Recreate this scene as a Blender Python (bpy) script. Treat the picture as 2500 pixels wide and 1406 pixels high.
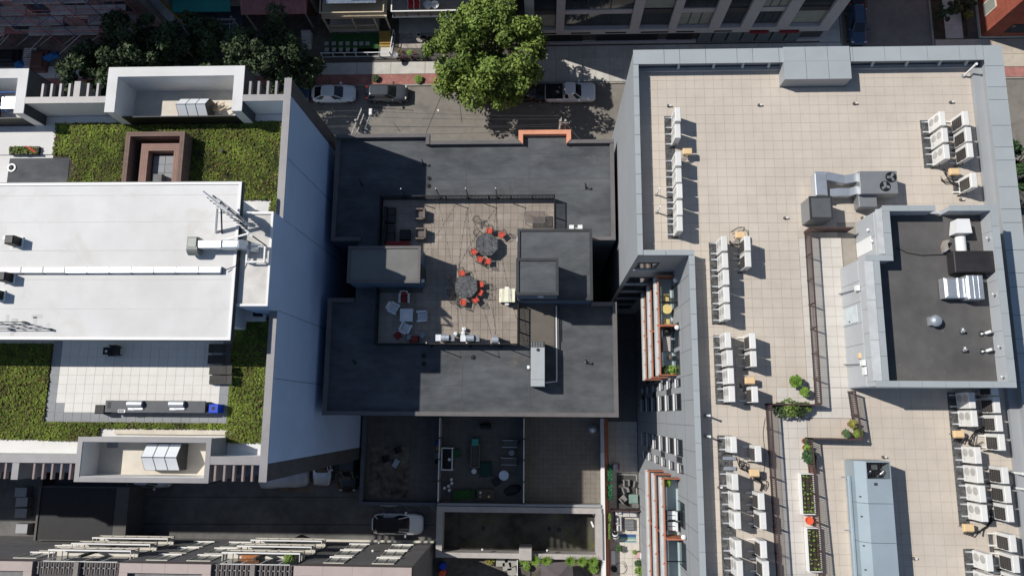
import bpy, bmesh, math, random
import numpy as np
from mathutils import Vector, Matrix
random.seed(7); rng = np.random.default_rng(7)
S = bpy.context.scene; COL = S.collection
for o in list(bpy.data.objects): bpy.data.objects.remove(o)
# ------------------------------------------------------------------ camera (drone, 72 m up, tilted about 11 degrees off nadir)
F, NX, NY, CH = 1775.0, 1325.0, 1012.0, 72.0
D = np.array([NX-1250, NY-703, F]); D /= np.linalg.norm(D)
N = np.array([0, -1, 0.]); N = N-N.dot(D)*D; N /= np.linalg.norm(N)
E = np.cross(D, N); E = E if E[0] > 0 else -E
cd = bpy.data.cameras.new('camera'); cam = bpy.data.objects.new('camera', cd); COL.objects.link(cam)
cd.sensor_width = 36; cd.lens = F/2500*36; cd.clip_start = .5; cd.clip_end = 2000
ax = [np.array([E[i], N[i], -D[i]]) for i in range(3)]
m = Matrix.Identity(4)
for i, v in enumerate((ax[0], -ax[1], -ax[2])):
    for j in range(3): m[j][i] = v[j]
m.translation = (0, 0, CH); cam.matrix_world = m; S.camera = cam
# ------------------------------------------------------------------ light
SX, SY = .87, -.325                       # shadow run per metre of height (measured)
EL = math.atan(1/math.hypot(SX, SY))
w = bpy.data.worlds.new('World'); S.world = w; w.use_nodes = True
nt = w.node_tree; bg = nt.nodes['Background']; sky = nt.nodes.new('ShaderNodeTexSky')
sky.sky_type = 'NISHITA'; sky.sun_disc = False; sky.sun_elevation = EL; sky.sun_rotation = math.atan2(-SX, -SY)
sky.altitude = 50; sky.air_density = 1; sky.dust_density = .4; sky.ozone_density = 1.5
nt.links.new(sky.outputs[0], bg.inputs[0]); bg.inputs[1].default_value = .08
sd = bpy.data.lights.new('sun', 'SUN'); sd.energy = 4.5; sd.angle = math.radians(.5); sd.color = (1, .955, .89)
sun = bpy.data.objects.new('sun', sd); COL.objects.link(sun); sun.location = (-40, 15, 60)
sun.rotation_euler = Vector((SX, SY, -1)).to_track_quat('-Z', 'Y').to_euler()
S.render.engine = 'CYCLES'
S.view_settings.view_transform = 'Standard'; S.view_settings.look = 'None'; S.view_settings.exposure = 0; S.view_settings.gamma = 1
# ------------------------------------------------------------------ measuring helpers: photograph pixel + known height -> place in metres
def ray(x, y):
    r = np.array([x-1250, y-703, F]); return r.dot(E), r.dot(N), -r.dot(D)
def W(x, y, z):
    a, b, c = ray(x, y); t = (z-CH)/c; return a*t, b*t
def R(x0, y0, x1, y1, z):
    a = W(x0, y0, z); b = W(x1, y1, z); return min(a[0], b[0]), max(a[0], b[0]), min(a[1], b[1]), max(a[1], b[1])
# ------------------------------------------------------------------ mesh helpers
class MB:
    def __init__(s): s.v = []; s.f = []
    def add(s, v, f):
        n = len(s.v); s.v += [tuple(p) for p in v]; s.f += [tuple(i+n for i in q) for q in f]; return s
    def box(s, x0, x1, y0, y1, z0, z1):
        v = [(x0,y0,z0),(x1,y0,z0),(x1,y1,z0),(x0,y1,z0),(x0,y0,z1),(x1,y0,z1),(x1,y1,z1),(x0,y1,z1)]
        return s.add(v, [(3,2,1,0),(4,5,6,7),(0,1,5,4),(1,2,6,5),(2,3,7,6),(3,0,4,7)])
    def bbox(s, x0, x1, y0, y1, z0, z1, b=.03):      # box with bevelled top edges
        v = [(x0,y0,z0),(x1,y0,z0),(x1,y1,z0),(x0,y1,z0),(x0,y0,z1-b),(x1,y0,z1-b),(x1,y1,z1-b),(x0,y1,z1-b),
             (x0+b,y0+b,z1),(x1-b,y0+b,z1),(x1-b,y1-b,z1),(x0+b,y1-b,z1)]
        f = [(3,2,1,0),(8,9,10,11)]
        for i in range(4):
            j = (i+1)%4; f += [(i,j,4+j,4+i),(4+i,4+j,8+j,8+i)]
        return s.add(v, f)
    def prism(s, pts, z0, z1):
        if sum(pts[i][0]*pts[(i+1)%len(pts)][1]-pts[(i+1)%len(pts)][0]*pts[i][1] for i in range(len(pts))) < 0: pts = pts[::-1]
        n = len(pts); v = [(x,y,z0) for x,y in pts]+[(x,y,z1) for x,y in pts]
        return s.add(v, [tuple(range(n-1,-1,-1)), tuple(range(n,2*n))]+[(i,(i+1)%n,n+(i+1)%n,n+i) for i in range(n)])
    def quad(s, a, b, c, d): return s.add([a,b,c,d], [(0,1,2,3)])
    def lathe(s, prof, n=16, c=(0,0,0), cap=True):   # prof [(r,z)]
        v = []; f = []
        for r, z in prof:
            for k in range(n):
                a = 2*math.pi*k/n; v.append((c[0]+r*math.cos(a), c[1]+r*math.sin(a), c[2]+z))
        for i in range(len(prof)-1):
            for k in range(n):
                f.append((i*n+k, i*n+(k+1)%n, (i+1)*n+(k+1)%n, (i+1)*n+k))
        if cap: f += [tuple(range(n-1,-1,-1)), tuple(range((len(prof)-1)*n, len(prof)*n))]
        return s.add(v, f)
    def tube(s, path, r, n=6, r2=None):
        P = [Vector(p) for p in path]; v = []; f = []
        for i, p in enumerate(P):
            t = (P[min(i+1,len(P)-1)]-P[max(i-1,0)]).normalized()
            u = t.cross(Vector((0,0,1)) if abs(t.z) < .9 else Vector((1,0,0))).normalized(); q = t.cross(u)
            rr = r if r2 is None else r+(r2-r)*i/(len(P)-1)
            for k in range(n):
                a = 2*math.pi*(k+.5)/n; v.append(p+(u*math.cos(a)+q*math.sin(a))*rr)
        for i in range(len(P)-1):
            for k in range(n): f.append((i*n+k, (i+1)*n+k, (i+1)*n+(k+1)%n, i*n+(k+1)%n))
        f += [tuple(range(n)), tuple(range((len(P)-1)*n+n-1, (len(P)-1)*n-1, -1))]
        return s.add(v, f)
    def disc(s, c, r, n=16, z=None):
        return s.add([(c[0]+r*math.cos(2*math.pi*k/n), c[1]+r*math.sin(2*math.pi*k/n), c[2]) for k in range(n)], [tuple(range(n))])
    def loft(s, rings, cap=True):
        n = len(rings[0]); v = [p for r in rings for p in r]
        f = [(i*n+k, i*n+(k+1)%n, (i+1)*n+(k+1)%n, (i+1)*n+k) for i in range(len(rings)-1) for k in range(n)]
        if cap: f += [tuple(range(n-1,-1,-1)), tuple(range((len(rings)-1)*n, len(rings)*n))]
        return s.add(v, f)
def obj(name, mb, mat, parent=None, smooth=False, kind=None, label=None, local=False):
    me = bpy.data.meshes.new(name)
    v = mb.v
    if parent is not None and not local:
        q = parent; 
        while q.parent is not None: q = q.parent
        L = q.location if q.get('_w') else Vector()
        v = [(p[0]-L.x, p[1]-L.y, p[2]-L.z) for p in v]
    me.from_pydata(v, [], mb.f); me.update()
    if smooth: me.polygons.foreach_set('use_smooth', [True]*len(me.polygons))
    me.materials.append(mat)
    o = bpy.data.objects.new(name, me); COL.objects.link(o)
    if parent is not None: o.parent = parent
    if kind: o['kind'] = kind
    if label: o['label'] = label
    return o
def thing(name, label, cat, loc=(0,0,0), rz=0, group=None, world=False):
    o = bpy.data.objects.new(name, None); COL.objects.link(o); o.empty_display_size = .2
    o.location = loc; o.rotation_euler = (0,0,rz); o['label'] = label; o['category'] = cat
    if group: o['group'] = group
    if world: o['_w'] = 1
    return o
def tag(o, label, cat, group=None):
    o['label'] = label; o['category'] = cat
    if group: o['group'] = group
    return o
def copyt(o, loc=None, rz=None, label=None, parent=None, group=None):
    c = o.copy(); COL.objects.link(c); c.parent = parent
    if loc is not None: c.location = loc
    if rz is not None: c.rotation_euler = (0,0,rz)
    if label: c['label'] = label
    if group: c['group'] = group
    for ch in list(o.children): copyt(ch, parent=c)
    return c
def inst(src, loc, parent=None, rz=None, scale=None):
    c = src.copy(); COL.objects.link(c); c.parent = parent; c.location = loc
    if rz is not None: c.rotation_euler = (0,0,rz)
    if scale: c.scale = scale
    return c
def struct(name, mb, mat): return obj(name, mb, mat, kind='structure')
def bx(*a): return MB().box(*a)
# ------------------------------------------------------------------ materials
MATS = {}
def mat(name, c, r=.8, m=0, var=.12, sc=2.0, c2=None, big=.25, bump=0, bs=30, rnd=0, spec=.3, coat=0, emit=0, stretch=None, stain=None):
    if name in MATS: return MATS[name]
    M = bpy.data.materials.new(name); MATS[name] = M; M.use_nodes = True
    t = M.node_tree; n = t.nodes; b = n['Principled BSDF']; l = t.links.new
    b.inputs['Roughness'].default_value = r; b.inputs['Metallic'].default_value = m; b.inputs['Specular IOR Level'].default_value = spec
    if coat: b.inputs['Coat Weight'].default_value = coat; b.inputs['Coat Roughness'].default_value = .05
    g = n.new('ShaderNodeNewGeometry'); pos = g.outputs['Position']
    if stretch:
        mp = n.new('ShaderNodeMapping'); mp.inputs['Scale'].default_value = stretch; l(pos, mp.inputs[0]); pos = mp.outputs[0]
    t1 = n.new('ShaderNodeTexNoise'); t1.inputs['Scale'].default_value = sc; t1.inputs['Detail'].default_value = 6; t1.inputs['Roughness'].default_value = .65; l(pos, t1.inputs['Vector'])
    t2 = n.new('ShaderNodeTexNoise'); t2.inputs['Scale'].default_value = sc*big; t2.inputs['Detail'].default_value = 4; l(pos, t2.inputs['Vector'])
    mx = n.new('ShaderNodeMath'); mx.operation = 'ADD'; l(t1.outputs[0], mx.inputs[0]); l(t2.outputs[0], mx.inputs[1])
    rp = n.new('ShaderNodeMapRange'); rp.inputs[1].default_value = .7; rp.inputs[2].default_value = 1.3; l(mx.outputs[0], rp.inputs[0])
    fac = rp.outputs[0]
    if rnd:
        oi = n.new('ShaderNodeObjectInfo'); m2 = n.new('ShaderNodeMath'); m2.operation = 'MULTIPLY_ADD'; m2.inputs[1].default_value = rnd; 
        m3 = n.new('ShaderNodeMath'); m3.operation = 'SUBTRACT'; m3.inputs[1].default_value = .5; l(oi.outputs['Random'], m3.inputs[0])
        l(m3.outputs[0], m2.inputs[0]); l(fac, m2.inputs[2]); m2.use_clamp = True; fac = m2.outputs[0]
    cr = n.new('ShaderNodeMix'); cr.data_type = 'RGBA'
    lo = [x*(1-var) for x in c]; hi = [min(1, x*(1+var)) for x in (c2 or c)]
    cr.inputs[6].default_value = (*lo, 1); cr.inputs[7].default_value = (*hi, 1); l(fac, cr.inputs[0]); outc = cr.outputs[2]
    if stain:
        sc_, ss, lo_, hi_ = stain; tn = n.new('ShaderNodeTexNoise'); tn.inputs['Scale'].default_value = ss; tn.inputs['Detail'].default_value = 5; tn.inputs['Roughness'].default_value = .6; tn.inputs['Distortion'].default_value = .6; l(g.outputs['Position'], tn.inputs['Vector'])
        mr = n.new('ShaderNodeMapRange'); mr.inputs[1].default_value = lo_; mr.inputs[2].default_value = hi_; mr.inputs[4].default_value = .75; l(tn.outputs[0], mr.inputs[0])
        cm_ = n.new('ShaderNodeMix'); cm_.data_type = 'RGBA'; l(mr.outputs[0], cm_.inputs[0]); l(outc, cm_.inputs[6]); cm_.inputs[7].default_value = (*sc_, 1); outc = cm_.outputs[2]
    l(outc, b.inputs['Base Color'])
    if bump:
        bt = n.new('ShaderNodeTexNoise'); bt.inputs['Scale'].default_value = bs; bt.inputs['Detail'].default_value = 4; l(pos, bt.inputs['Vector'])
        bn = n.new('ShaderNodeBump'); bn.inputs['Strength'].default_value = bump; bn.inputs['Distance'].default_value = .03; l(bt.outputs[0], bn.inputs['Height']); l(bn.outputs[0], b.inputs['Normal'])
    return M
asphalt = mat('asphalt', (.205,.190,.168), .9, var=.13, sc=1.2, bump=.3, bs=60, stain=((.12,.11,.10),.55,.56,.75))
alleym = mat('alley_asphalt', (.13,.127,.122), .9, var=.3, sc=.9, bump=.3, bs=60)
ground_m = mat('ground', (.10,.095,.085), .95, var=.3, sc=.6)
conc = mat('concrete', (.50,.48,.44), .9, var=.13, sc=1.5, rnd=.5, bump=.15)
kerbm = mat('kerb_stone', (.30,.28,.25), .9, var=.2)
brickm = mat('brick_paver', (.36,.165,.14), .9, var=.25, sc=3, rnd=.4)
tilem = mat('beige_paver', (.535,.475,.405), .9, var=.08, sc=.7, rnd=.3, bump=.08, stain=((.44,.39,.33),.5,.62,.80))
tile2 = mat('pale_paver', (.56,.53,.485), .9, var=.07, sc=1.1, rnd=.35)
tilew = mat('white_paver', (.70,.68,.64), .8, var=.05, sc=1.5, rnd=.3)
tileg = mat('grey_paver', (.27,.28,.29), .8, var=.1, sc=1.5, rnd=.3)
deckm = mat('taupe_paver', (.29,.25,.21), .9, var=.16, sc=.9, rnd=.5, bump=.1, stain=((.37,.33,.29),.9,.60,.72))
jointm = mat('joint_sand', (.31,.28,.24), .95)
djoint = mat('dark_joint', (.10,.09,.08), .95)
tar = mat('dark_membrane', (.064,.070,.077), .85, c2=(.100,.106,.113), var=.15, sc=.6, bump=.2, bs=25, stretch=(1,2.2,1), stain=((.17,.15,.125),.33,.62,.76))
tar2 = mat('penthouse_membrane', (.10,.097,.095), .85, var=.22, sc=.8, bump=.2, bs=25, stain=((.15,.14,.13),2.6,.66,.72))
tarc = mat('membrane_edge', (.135,.125,.125), .75, var=.12)
panel = mat('blue_grey_panel', (.395,.43,.44), .45, .15, var=.05, sc=.8, rnd=.4)
wallg = mat('grey_cladding', (.33,.345,.36), .6, .1, var=.06, sc=.5, rnd=.3)
wallg2 = mat('light_grey_cladding', (.47,.49,.51), .55, .15, var=.05, sc=.6, rnd=.3)
bluewall = mat('blue_grey_stucco', (.37,.49,.69), .85, var=.06, sc=.5, bump=.1, bs=8)
darkwall = mat('charcoal_brick', (.075,.075,.08), .85, var=.2, sc=4)
copeg = mat('grey_coping', (.235,.228,.232), .5, .2, var=.08)
white = mat('white_membrane', (.63,.62,.60), .75, var=.05, sc=.4, c2=(.665,.66,.65), bump=.05, bs=4, stain=((.56,.535,.48),.6,.56,.78))
whitew = mat('white_stucco', (.74,.73,.71), .85, var=.05, sc=.8)
whitep = mat('white_paint', (.76,.76,.75), .5, var=.03)
acw = mat('ivory_enamel', (.70,.69,.66), .45, var=.05, sc=3, rnd=.9, stain=((.58,.55,.48),1.5,.6,.8))
blackm = mat('black_metal', (.018,.018,.02), .5, .2, var=.2)
dmetal = mat('dark_grey_metal', (.055,.057,.06), .5, .3, var=.15)
gmetal = mat('grey_metal', (.26,.27,.28), .45, .35, var=.08)
galv = mat('galvanised_steel', (.60,.63,.66), .38, .7, var=.1, sc=2.5, bump=.06, bs=3)
blueu = mat('pale_blue_enamel', (.32,.385,.425), .45, .15, var=.06, sc=1)
navy = mat('navy_cladding', (.075,.125,.195), .6, .1, var=.12, sc=1.2)
woodb = mat('brown_composite', (.165,.105,.085), .7, var=.15, sc=2, stretch=(1,6,1))
brownm = mat('brown_railing', (.085,.055,.05), .55, .1, var=.15)
orange = mat('orange_stucco', (.64,.29,.175), .8, var=.1)
orangem = mat('rust_orange_metal', (.44,.155,.085), .6, .1, var=.2, sc=4)
glass = mat('window_glass', (.03,.04,.048), .06, 0, var=.3, sc=.7, spec=.7)
glassb = mat('pale_glass', (.42,.52,.54), .12, 0, var=.08, sc=1, spec=.5)
skyl = mat('skylight_glass', (.74,.77,.79), .3, 0, var=.04, spec=.5)
red = mat('red_cushion', (.56,.085,.055), .85, var=.1, sc=5)
redd = mat('dark_red_cushion', (.25,.035,.03), .85, var=.1, sc=5)
plastic = mat('white_plastic', (.66,.69,.71), .4, var=.04)
tan = mat('tan_box', (.72,.52,.29), .6, var=.06)
gravel = mat('dark_gravel', (.10,.10,.10), .95, var=.7, sc=14, bump=.6, bs=40)
soil = mat('soil', (.055,.045,.03), .95, var=.4, sc=3)
sedum = mat('sedum', (.058,.085,.014), .8, c2=(.16,.215,.03), var=.4, sc=.8, stain=((.085,.062,.028),.9,.54,.70), rnd=0)
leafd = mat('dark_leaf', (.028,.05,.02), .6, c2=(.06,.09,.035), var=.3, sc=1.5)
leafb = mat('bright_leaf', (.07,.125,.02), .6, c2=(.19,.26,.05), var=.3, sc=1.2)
leafy = mat('lime_leaf', (.13,.24,.03), .6, c2=(.18,.28,.05), var=.2, sc=3)
bark = mat('bark', (.11,.085,.065), .95, var=.25, sc=6)
rubber = mat('tyre_rubber', (.02,.02,.02), .85)
beigew = mat('beige_paint', (.52,.44,.32), .7, var=.1)
pinkc = mat('pinkish_coping', (.42,.35,.325), .6, var=.06, sc=1)
brickw = mat('red_brick_wall', (.36,.215,.20), .9, var=.25, sc=4)
# ================================================================== SETTING
struct('ground', bx(-260,260,-260,260,-.3,-.02), ground_m)
struct('street', bx(-120,120,25.2,34.28,-.02,.004), asphalt)
struct('side_street', bx(31.4,40.5,34.28,120,-.02,.004), asphalt)
struct('side_street', bx(31.4,40.5,-120,25.2,-.02,.004), asphalt)
def slabs(root, xs, ys, z0, z1, mt, gap=.012, maxparts=300, key=None, name='slab', skip=None):
    """individual slabs: the ones nearest to the view centre are objects, the rest one mesh"""
    cells = [(xs[i],xs[i+1],ys[j],ys[j+1]) for i in range(len(xs)-1) for j in range(len(ys)-1)]
    if skip: cells = [c for c in cells if not skip((c[0]+c[1])/2,(c[2]+c[3])/2)]
    key = key or (lambda x,y: x*x+y*y)
    cells.sort(key=lambda c: key((c[0]+c[1])/2,(c[2]+c[3])/2))
    cache = {}
    L = root.location if root.get('_w') else Vector((0,0,0))
    if root.parent is not None and root.parent.get('_w'): L = root.parent.location
    for k, c in enumerate(cells[:maxparts]):
        dx = round(c[1]-c[0],3); dy = round(c[3]-c[2],3)
        if (dx,dy) not in cache:
            o = obj(name, MB().bbox(gap/2,dx-gap/2,gap/2,dy-gap/2,0,z1-z0,.006), mt); cache[(dx,dy)] = o
            o.parent = root; o.location = (c[0]-L.x,c[2]-L.y,z0-L.z)
        else: inst(cache[(dx,dy)], (c[0]-L.x,c[2]-L.y,z0-L.z+random.uniform(-.002,.002)), root)
    if len(cells) > maxparts:
        b = MB()
        for c in cells[maxparts:]: b.box(c[0]+gap/2-L.x,c[1]-gap/2-L.x,c[2]+gap/2-L.y,c[3]-gap/2-L.y,z0-L.z,z1-L.z)
        o = obj(name+'s', b, mt); o.parent = root; o['kind'] = 'stuff'
def rngs(a, b, step):
    n = max(1, round((b-a)/step)); return [a+(b-a)*i/n for i in range(n+1)]
sw = struct('sidewalk', bx(-120,31.2,34.45,38.6,-.02,.09), djoint)
slabs(sw, rngs(-64,-1.5,3.6), [35.62,37.0], .09, .13, conc, .03)
slabs(sw, rngs(-1.5,31.2,1.42), [34.5,35.85,37.2,38.55], .09, .13, conc, .02)
struct('brick_strip', bx(-120,-1.55,34.47,35.6,.09,.128), brickm)
struct('kerb', bx(-120,31.2,34.28,34.45,-.02,.14), kerbm)
struct('kerb', bx(31.2,31.4,34.28,120,-.02,.14), kerbm)
sw = struct('sidewalk', bx(28.9,31.2,38.6,120,-.02,.1), djoint)
slabs(sw, [28.95,31.15], rngs(38.6,64,1.5), .1, .13, conc, .02)
sw = struct('sidewalk', bx(40.7,120,34.45,38.8,-.02,.1), djoint)
slabs(sw, rngs(40.8,64,1.5), [35.6,37.0,38.7], .1, .13, mat('warm_concrete', (.46,.41,.34), .9, rnd=.4), .02)
struct('brick_strip', bx(40.8,120,34.5,35.55,.1,.128), brickm)
struct('kerb', bx(40.5,120,34.28,34.45,-.02,.14), kerbm)
struct('kerb', bx(40.5,40.7,34.45,120,-.02,.14), kerbm)
sw = struct('sidewalk', bx(40.7,44.2,38.8,120,-.02,.1), soil)
slabs(sw, [41.9,43.7], rngs(38.8,70,1.6), .1, .13, conc, .02)
struct('front_yards', bx(-120,-1.9,37.0,60,-.02,.06), mat('yard', (.10,.09,.075), .95, var=.4))
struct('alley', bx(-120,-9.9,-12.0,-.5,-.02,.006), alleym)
struct('courtyard', bx(6.0,9.1,-120,9.8,-.02,.05), mat('courtyard_joint', (.16,.155,.15)))
# alley paint and seams
def paint(name, pts, mt, z=.012): return struct(name, MB().prism(pts, z-.006, z), mt)
# ================================================================== LEFT WHITE-ROOFED APARTMENT BUILDING
LD, LP, PZ, CZ = 22.9, 25.2, 27.3, 26.9       # deck, parapet, penthouse, core heights
LB = thing('apartment_building', 'white-roofed apartment building with green roof and tall blue-grey side wall', 'building', (-40,9,0), world=True)
o = MB().box(-75,-17.5,-3.2,21.7,0,LD-.25); obj('wall', o, bluewall, LB, label='tall blue-grey stucco side wall')
# east wall parapet and end fins
obj('parapet', MB().box(-17.83,-17.503,-3.2,6.6,LD-.25,LP).box(-17.83,-17.503,12.9,21.7,LD-.25,LP).box(-17.83,-17.503,6.6,12.9,LD-.25,CZ-.3), bluewall, LB)
obj('fin', bx(-17.95,-17.497,-4.3,-3.2,0,LP), darkwall, LB); obj('fin', bx(-17.95,-17.497,21.7,22.95,0,LP), darkwall, LB)
obj('coping', MB().box(-17.98,-17.47,-4.33,6.62,LP,LP+.06), copeg, LB); obj('coping', MB().box(-17.98,-17.47,12.9,22.98,LP,LP+.06), copeg, LB)
# faint wall joints
j = MB()
for y in (17.2,12.87,6.66,2.2): j.box(-17.5,-17.492,y-.02,y+.02,0,LD+2)
obj('wall_joint', j, mat('wall_joint', (.12,.15,.20)), LB)
obj('roof', bx(-75,-17.85,-3.2,21.7,LD-.25,LD-.06), white, LB)
# north parapet (between the boxes) and south parapet, white inside
for (x0,x1) in ((-36.5,-30.65),(-20.85,-17.98)):
    obj('parapet', bx(x0,x1,21.35,21.68,LD-.1,LP-.02), whitew, LB)
    obj('coping', bx(x0,x1,21.3,21.78,LP-.02,LP+.05), copeg, LB)
for (x0,x1) in ((-60,-29.98),(-21.2,-17.98)):
    obj('parapet', bx(x0,x1,-3.12,-2.8,LD-.1,LP-.02), whitew, LB)
    obj('coping', bx(x0,x1,-3.28,-2.76,LP-.02,LP+.05), copeg, LB)
# pergola beams along both long sides
beam = obj('pergola_beam', MB().bbox(-.09,.09,0,1.05,-.28,0,.01), copeg, LB, local=True); beam.location = (-35.4+40, 21.8-9, LP-.1)  # north beam: shade on the pale beams is put into this grey colour
pb3 = obj('pergola_beam', MB().bbox(-.07,.07,0,1.05,-.28,0,.01), mat('brown_beam', (.27,.215,.205), .7), LB, local=True); pb3.location = (-37.6+40,-4.32-9,LP-.1)
pb2 = obj('pergola_beam', MB().bbox(-.09,.09,0,1.05,-.28,0,.01), copeg, LB, local=True); pb2.location = (-18.6+40, 21.8-9, LP-.1)  # same grey, standing in for shade on the north beams
for x in (-34.75,-34.1,-33.45,-32.8,-32.1,-31.4): inst(beam, (x+40,21.8-9,LP-.1), LB)
for x in (-19.2,-19.85,-20.45): inst(pb2, (x+40,21.8-9,LP-.1), LB)
for x in (-18.5,-19.1,-19.7,-20.3,-20.9,-30.4,-31.0,-31.6,-32.2,-32.8,-34.7,-35.2,-35.7,-36.3,-37): inst(pb3, (x+40,-4.32-9,LP-.1), LB)
obj('fin', bx(-33.05,-32.6,21.8,22.95,LD,LP), copeg, LB); obj('fin', bx(-34.2,-33.75,-4.35,-3.3,LD,LP), copeg, LB)
for (x0,x1,y0,y1) in ((-36.5,-30.7,21.75,22.9),(-20.8,-18,21.75,22.9),(-60,-30,-4.3,-3.3),(-21.1,-18,-4.3,-3.3)):
    obj('balcony', bx(x0,x1,y0,y1,LD-3.3,LD-3), copeg, LB)
# raised boxes with a pit and a skylight inside
def pit_box(x0,x1,y0,y1,t,top,mtop,mout,sopen,sky):
    zf = LD-.02 if sopen else LD+.45
    obj('pit_wall', MB().box(x0,x1,y1-t,y1,zf,top).box(x0,x0+t,y0,y1-t,zf,top).box(x1-t,x1,y0,y1-t,zf,top), whitew, LB)
    obj('coping', MB().box(x0-.04,x1+.04,y1-t+.02,y1+.04,top,top+.06).box(x0-.04,x0+t-.02,y0-.02,y1-t+.02,top,top+.06).box(x1-t+.02,x1+.04,y0-.02,y1-t+.02,top,top+.06), mtop, LB)
    obj('facade', MB().box(x0-.06,x0-.003,y0,y1+.06,LD-4,top-.01).box(x1+.003,x1+.06,y0,y1+.06,LD-4,top-.01).box(x0-.06,x1+.06,y1+.003,y1+.06,LD-4,top-.01) if y0 > 0 else
        MB().box(x0-.06,x0-.003,y0-.06,y1,LD-1,top-.01).box(x1+.003,x1+.06,y0-.06,y1,LD-1,top-.01).box(x0-.06,x1+.06,y0-.06,y0-.003,LD-4,top-.01), mout, LB)
    if sopen: obj('screen', bx(x0+t,x1-t,y0-.02,y0+.06,zf,24.35), blackm, LB)
    else:
        obj('pit_wall', bx(x0+t,x1-t,y0,y0+t,zf,top), whitew, LB); obj('coping', bx(x0-.04,x1+.04,y0-.04,y0+t-.02,top,top+.055), mtop, LB)
    obj('floor', bx(x0+.05,x1-.05,y0+.05,y1-.05,zf-.2,zf+.02), mat('cream_membrane', (.62,.57,.49), .85, var=.12, sc=1), LB)
    sx0,sx1,sy0,sy1 = sky; zr = zf+1.45; ze = zf+.85; ym = (sy0+sy1)/2
    s = obj('skylight', MB().box(sx0,sx1,sy0,sy1,zf,ze).add([(sx0,sy0,ze),(sx0,sy1,ze),(sx0,ym,zr-.02),(sx1,sy0,ze),(sx1,sy1,ze),(sx1,ym,zr-.02)], [(0,1,2),(3,5,4),(0,2,5,3),(2,1,4,5)]), dmetal, LB)
    for i in range(3):
        a = sx0+.05+(sx1-sx0-.05)*i/3; b = a+(sx1-sx0-.05)/3-.06
        dz = .02
        for (ya,za,yb,zb) in ((sy0+.02,ze,ym-.03,zr-.03),(sy1-.02,ze,ym+.03,zr-.03)):
            q = MB(); q.add([(a,ya,za+dz),(b,ya,za+dz),(b,yb,zb+dz),(a,yb,zb+dz),(a,ya,za+dz+.03),(b,ya,za+dz+.03),(b,yb,zb+dz+.03),(a,yb,zb+dz+.03)], [(3,2,1,0),(4,5,6,7),(0,1,5,4),(1,2,6,5),(2,3,7,6),(3,0,4,7)])
            obj('pane', q, skyl, s)
pit_box(-30.6,-20.9,20.6,23.9,.7,LP,white,darkwall,True,(-26.1,-23.9,20.85,22.2))
pit_box(-46,-36.5,20.6,23.9,.7,LP,white,darkwall,True,(-42,-40,21.0,22.6))
pit_box(-29.95,-21.25,-4.4,-1.65,.3,LP,copeg,copeg,False,(-26.0,-23.6,-3.75,-2.05))
obj('gutter', bx(-29.0,-20.7,-1.5,-1.2,LD-.06,LD+.12), mat('cream_stone', (.62,.56,.47)), LB)
# penthouse with overhanging white roof
obj('penthouse_wall', bx(-75,-20.4,5.6,14.2,LD,PZ-.34), whitew, LB)
obj('roof_fascia', bx(-75,-19.5,4.42,14.85,PZ-.34,PZ-.03), dmetal, LB)
obj('penthouse_roof', MB().box(-75,-19.56,4.46,14.78,PZ-.03,PZ), white, LB)
obj('roof_kerb', MB().box(-75,-19.55,4.45,4.62,PZ,PZ+.07).box(-75,-19.55,14.6,14.77,PZ,PZ+.07).box(-19.72,-19.55,4.62,14.6,PZ,PZ+.07), whitep, LB)
obj('stair_core', bx(-19.5,-17.48,6.67,12.85,LD-.25,CZ-.05), bluewall, LB)
obj('core_roof', bx(-19.48,-17.5,6.7,12.82,CZ-.05,CZ), mat('weathered_white_membrane', (.56,.54,.51), .8, var=.25, sc=.9), LB)
obj('core_kerb', MB().box(-19.5,-17.46,6.66,6.8,CZ,CZ+.12).box(-19.5,-17.46,12.7,12.86,CZ,CZ+.12).box(-17.6,-17.46,6.8,12.7,CZ,CZ+.12), whitep, LB)
q = MB()
for y in (6.4,8.3,10.2,12.1,13.9): q.box(-74,-19.75,y,y+.035,PZ,PZ+.003)
obj('membrane_seam', q, mat('white_seam', (.55,.54,.52), .8), LB, kind='stuff')
# wood-clad light well on the north green roof
def ring(x0,x1,y0,y1,t,z0,z1):
    return MB().box(x0,x1,y1-t,y1,z0,z1).box(x0,x0+t,y0,y1-t,z0,z1).box(x1-t,x1,y0,y1-t,z0,z1)
def slat_ring(x0,x1,y0,y1,t,z0,z1,mt,n):
    for i in range(n):
        a = t*i/n; b = t*(i+1)/n-.012
        obj('plank', MB().box(x0+a,x1-a,y1-b,y1-a,z0,z1).box(x0+a,x0+b,y0,y1-b-.002,z0,z1).box(x1-b,x1-a,y0,y1-b-.002,z0,z1), mt, LB)
slat_ring(-29.55,-25.3,14.9,19.55,.34,LD-.1,24.2,woodb,2)
slat_ring(-28.7,-25.75,14.9,18.9,.55,LD-.1,23.6,mat('pinkish_composite', (.27,.165,.135), .7, var=.12, sc=2),4)
obj('well_floor', bx(-28.15,-26.3,14.9,18.35,LD-.1,LD+.08), dmetal, LB)
for i in range(2):
    for k in range(5): obj('tile', bx(-28.05+.88*i,-27.2+.88*i,15.0+.64*k,15.61+.64*k,LD+.08,LD+.105), tileg, LB)
# south terrace paving
tr = obj('terrace', bx(-33.95,-21.3,-.72,5.6,LD-.06,LD+.03), mat('terrace_joint', (.42,.42,.41)), LB)
xs = rngs(-33.93,-21.32,.63); ys = rngs(-.7,5.6,.63)
border = lambda x,y: x < xs[1] or x > xs[-2] or y < ys[1] or (x < xs[2] and y < ys[2])
slabs(tr, xs, ys, LD+.03, LD+.055, tilew, .01, 300, name='tile', skip=border)
slabs(tr, xs, ys, LD+.03, LD+.055, tileg, .01, 300, name='tile', skip=lambda x,y: not border(x,y))
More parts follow.
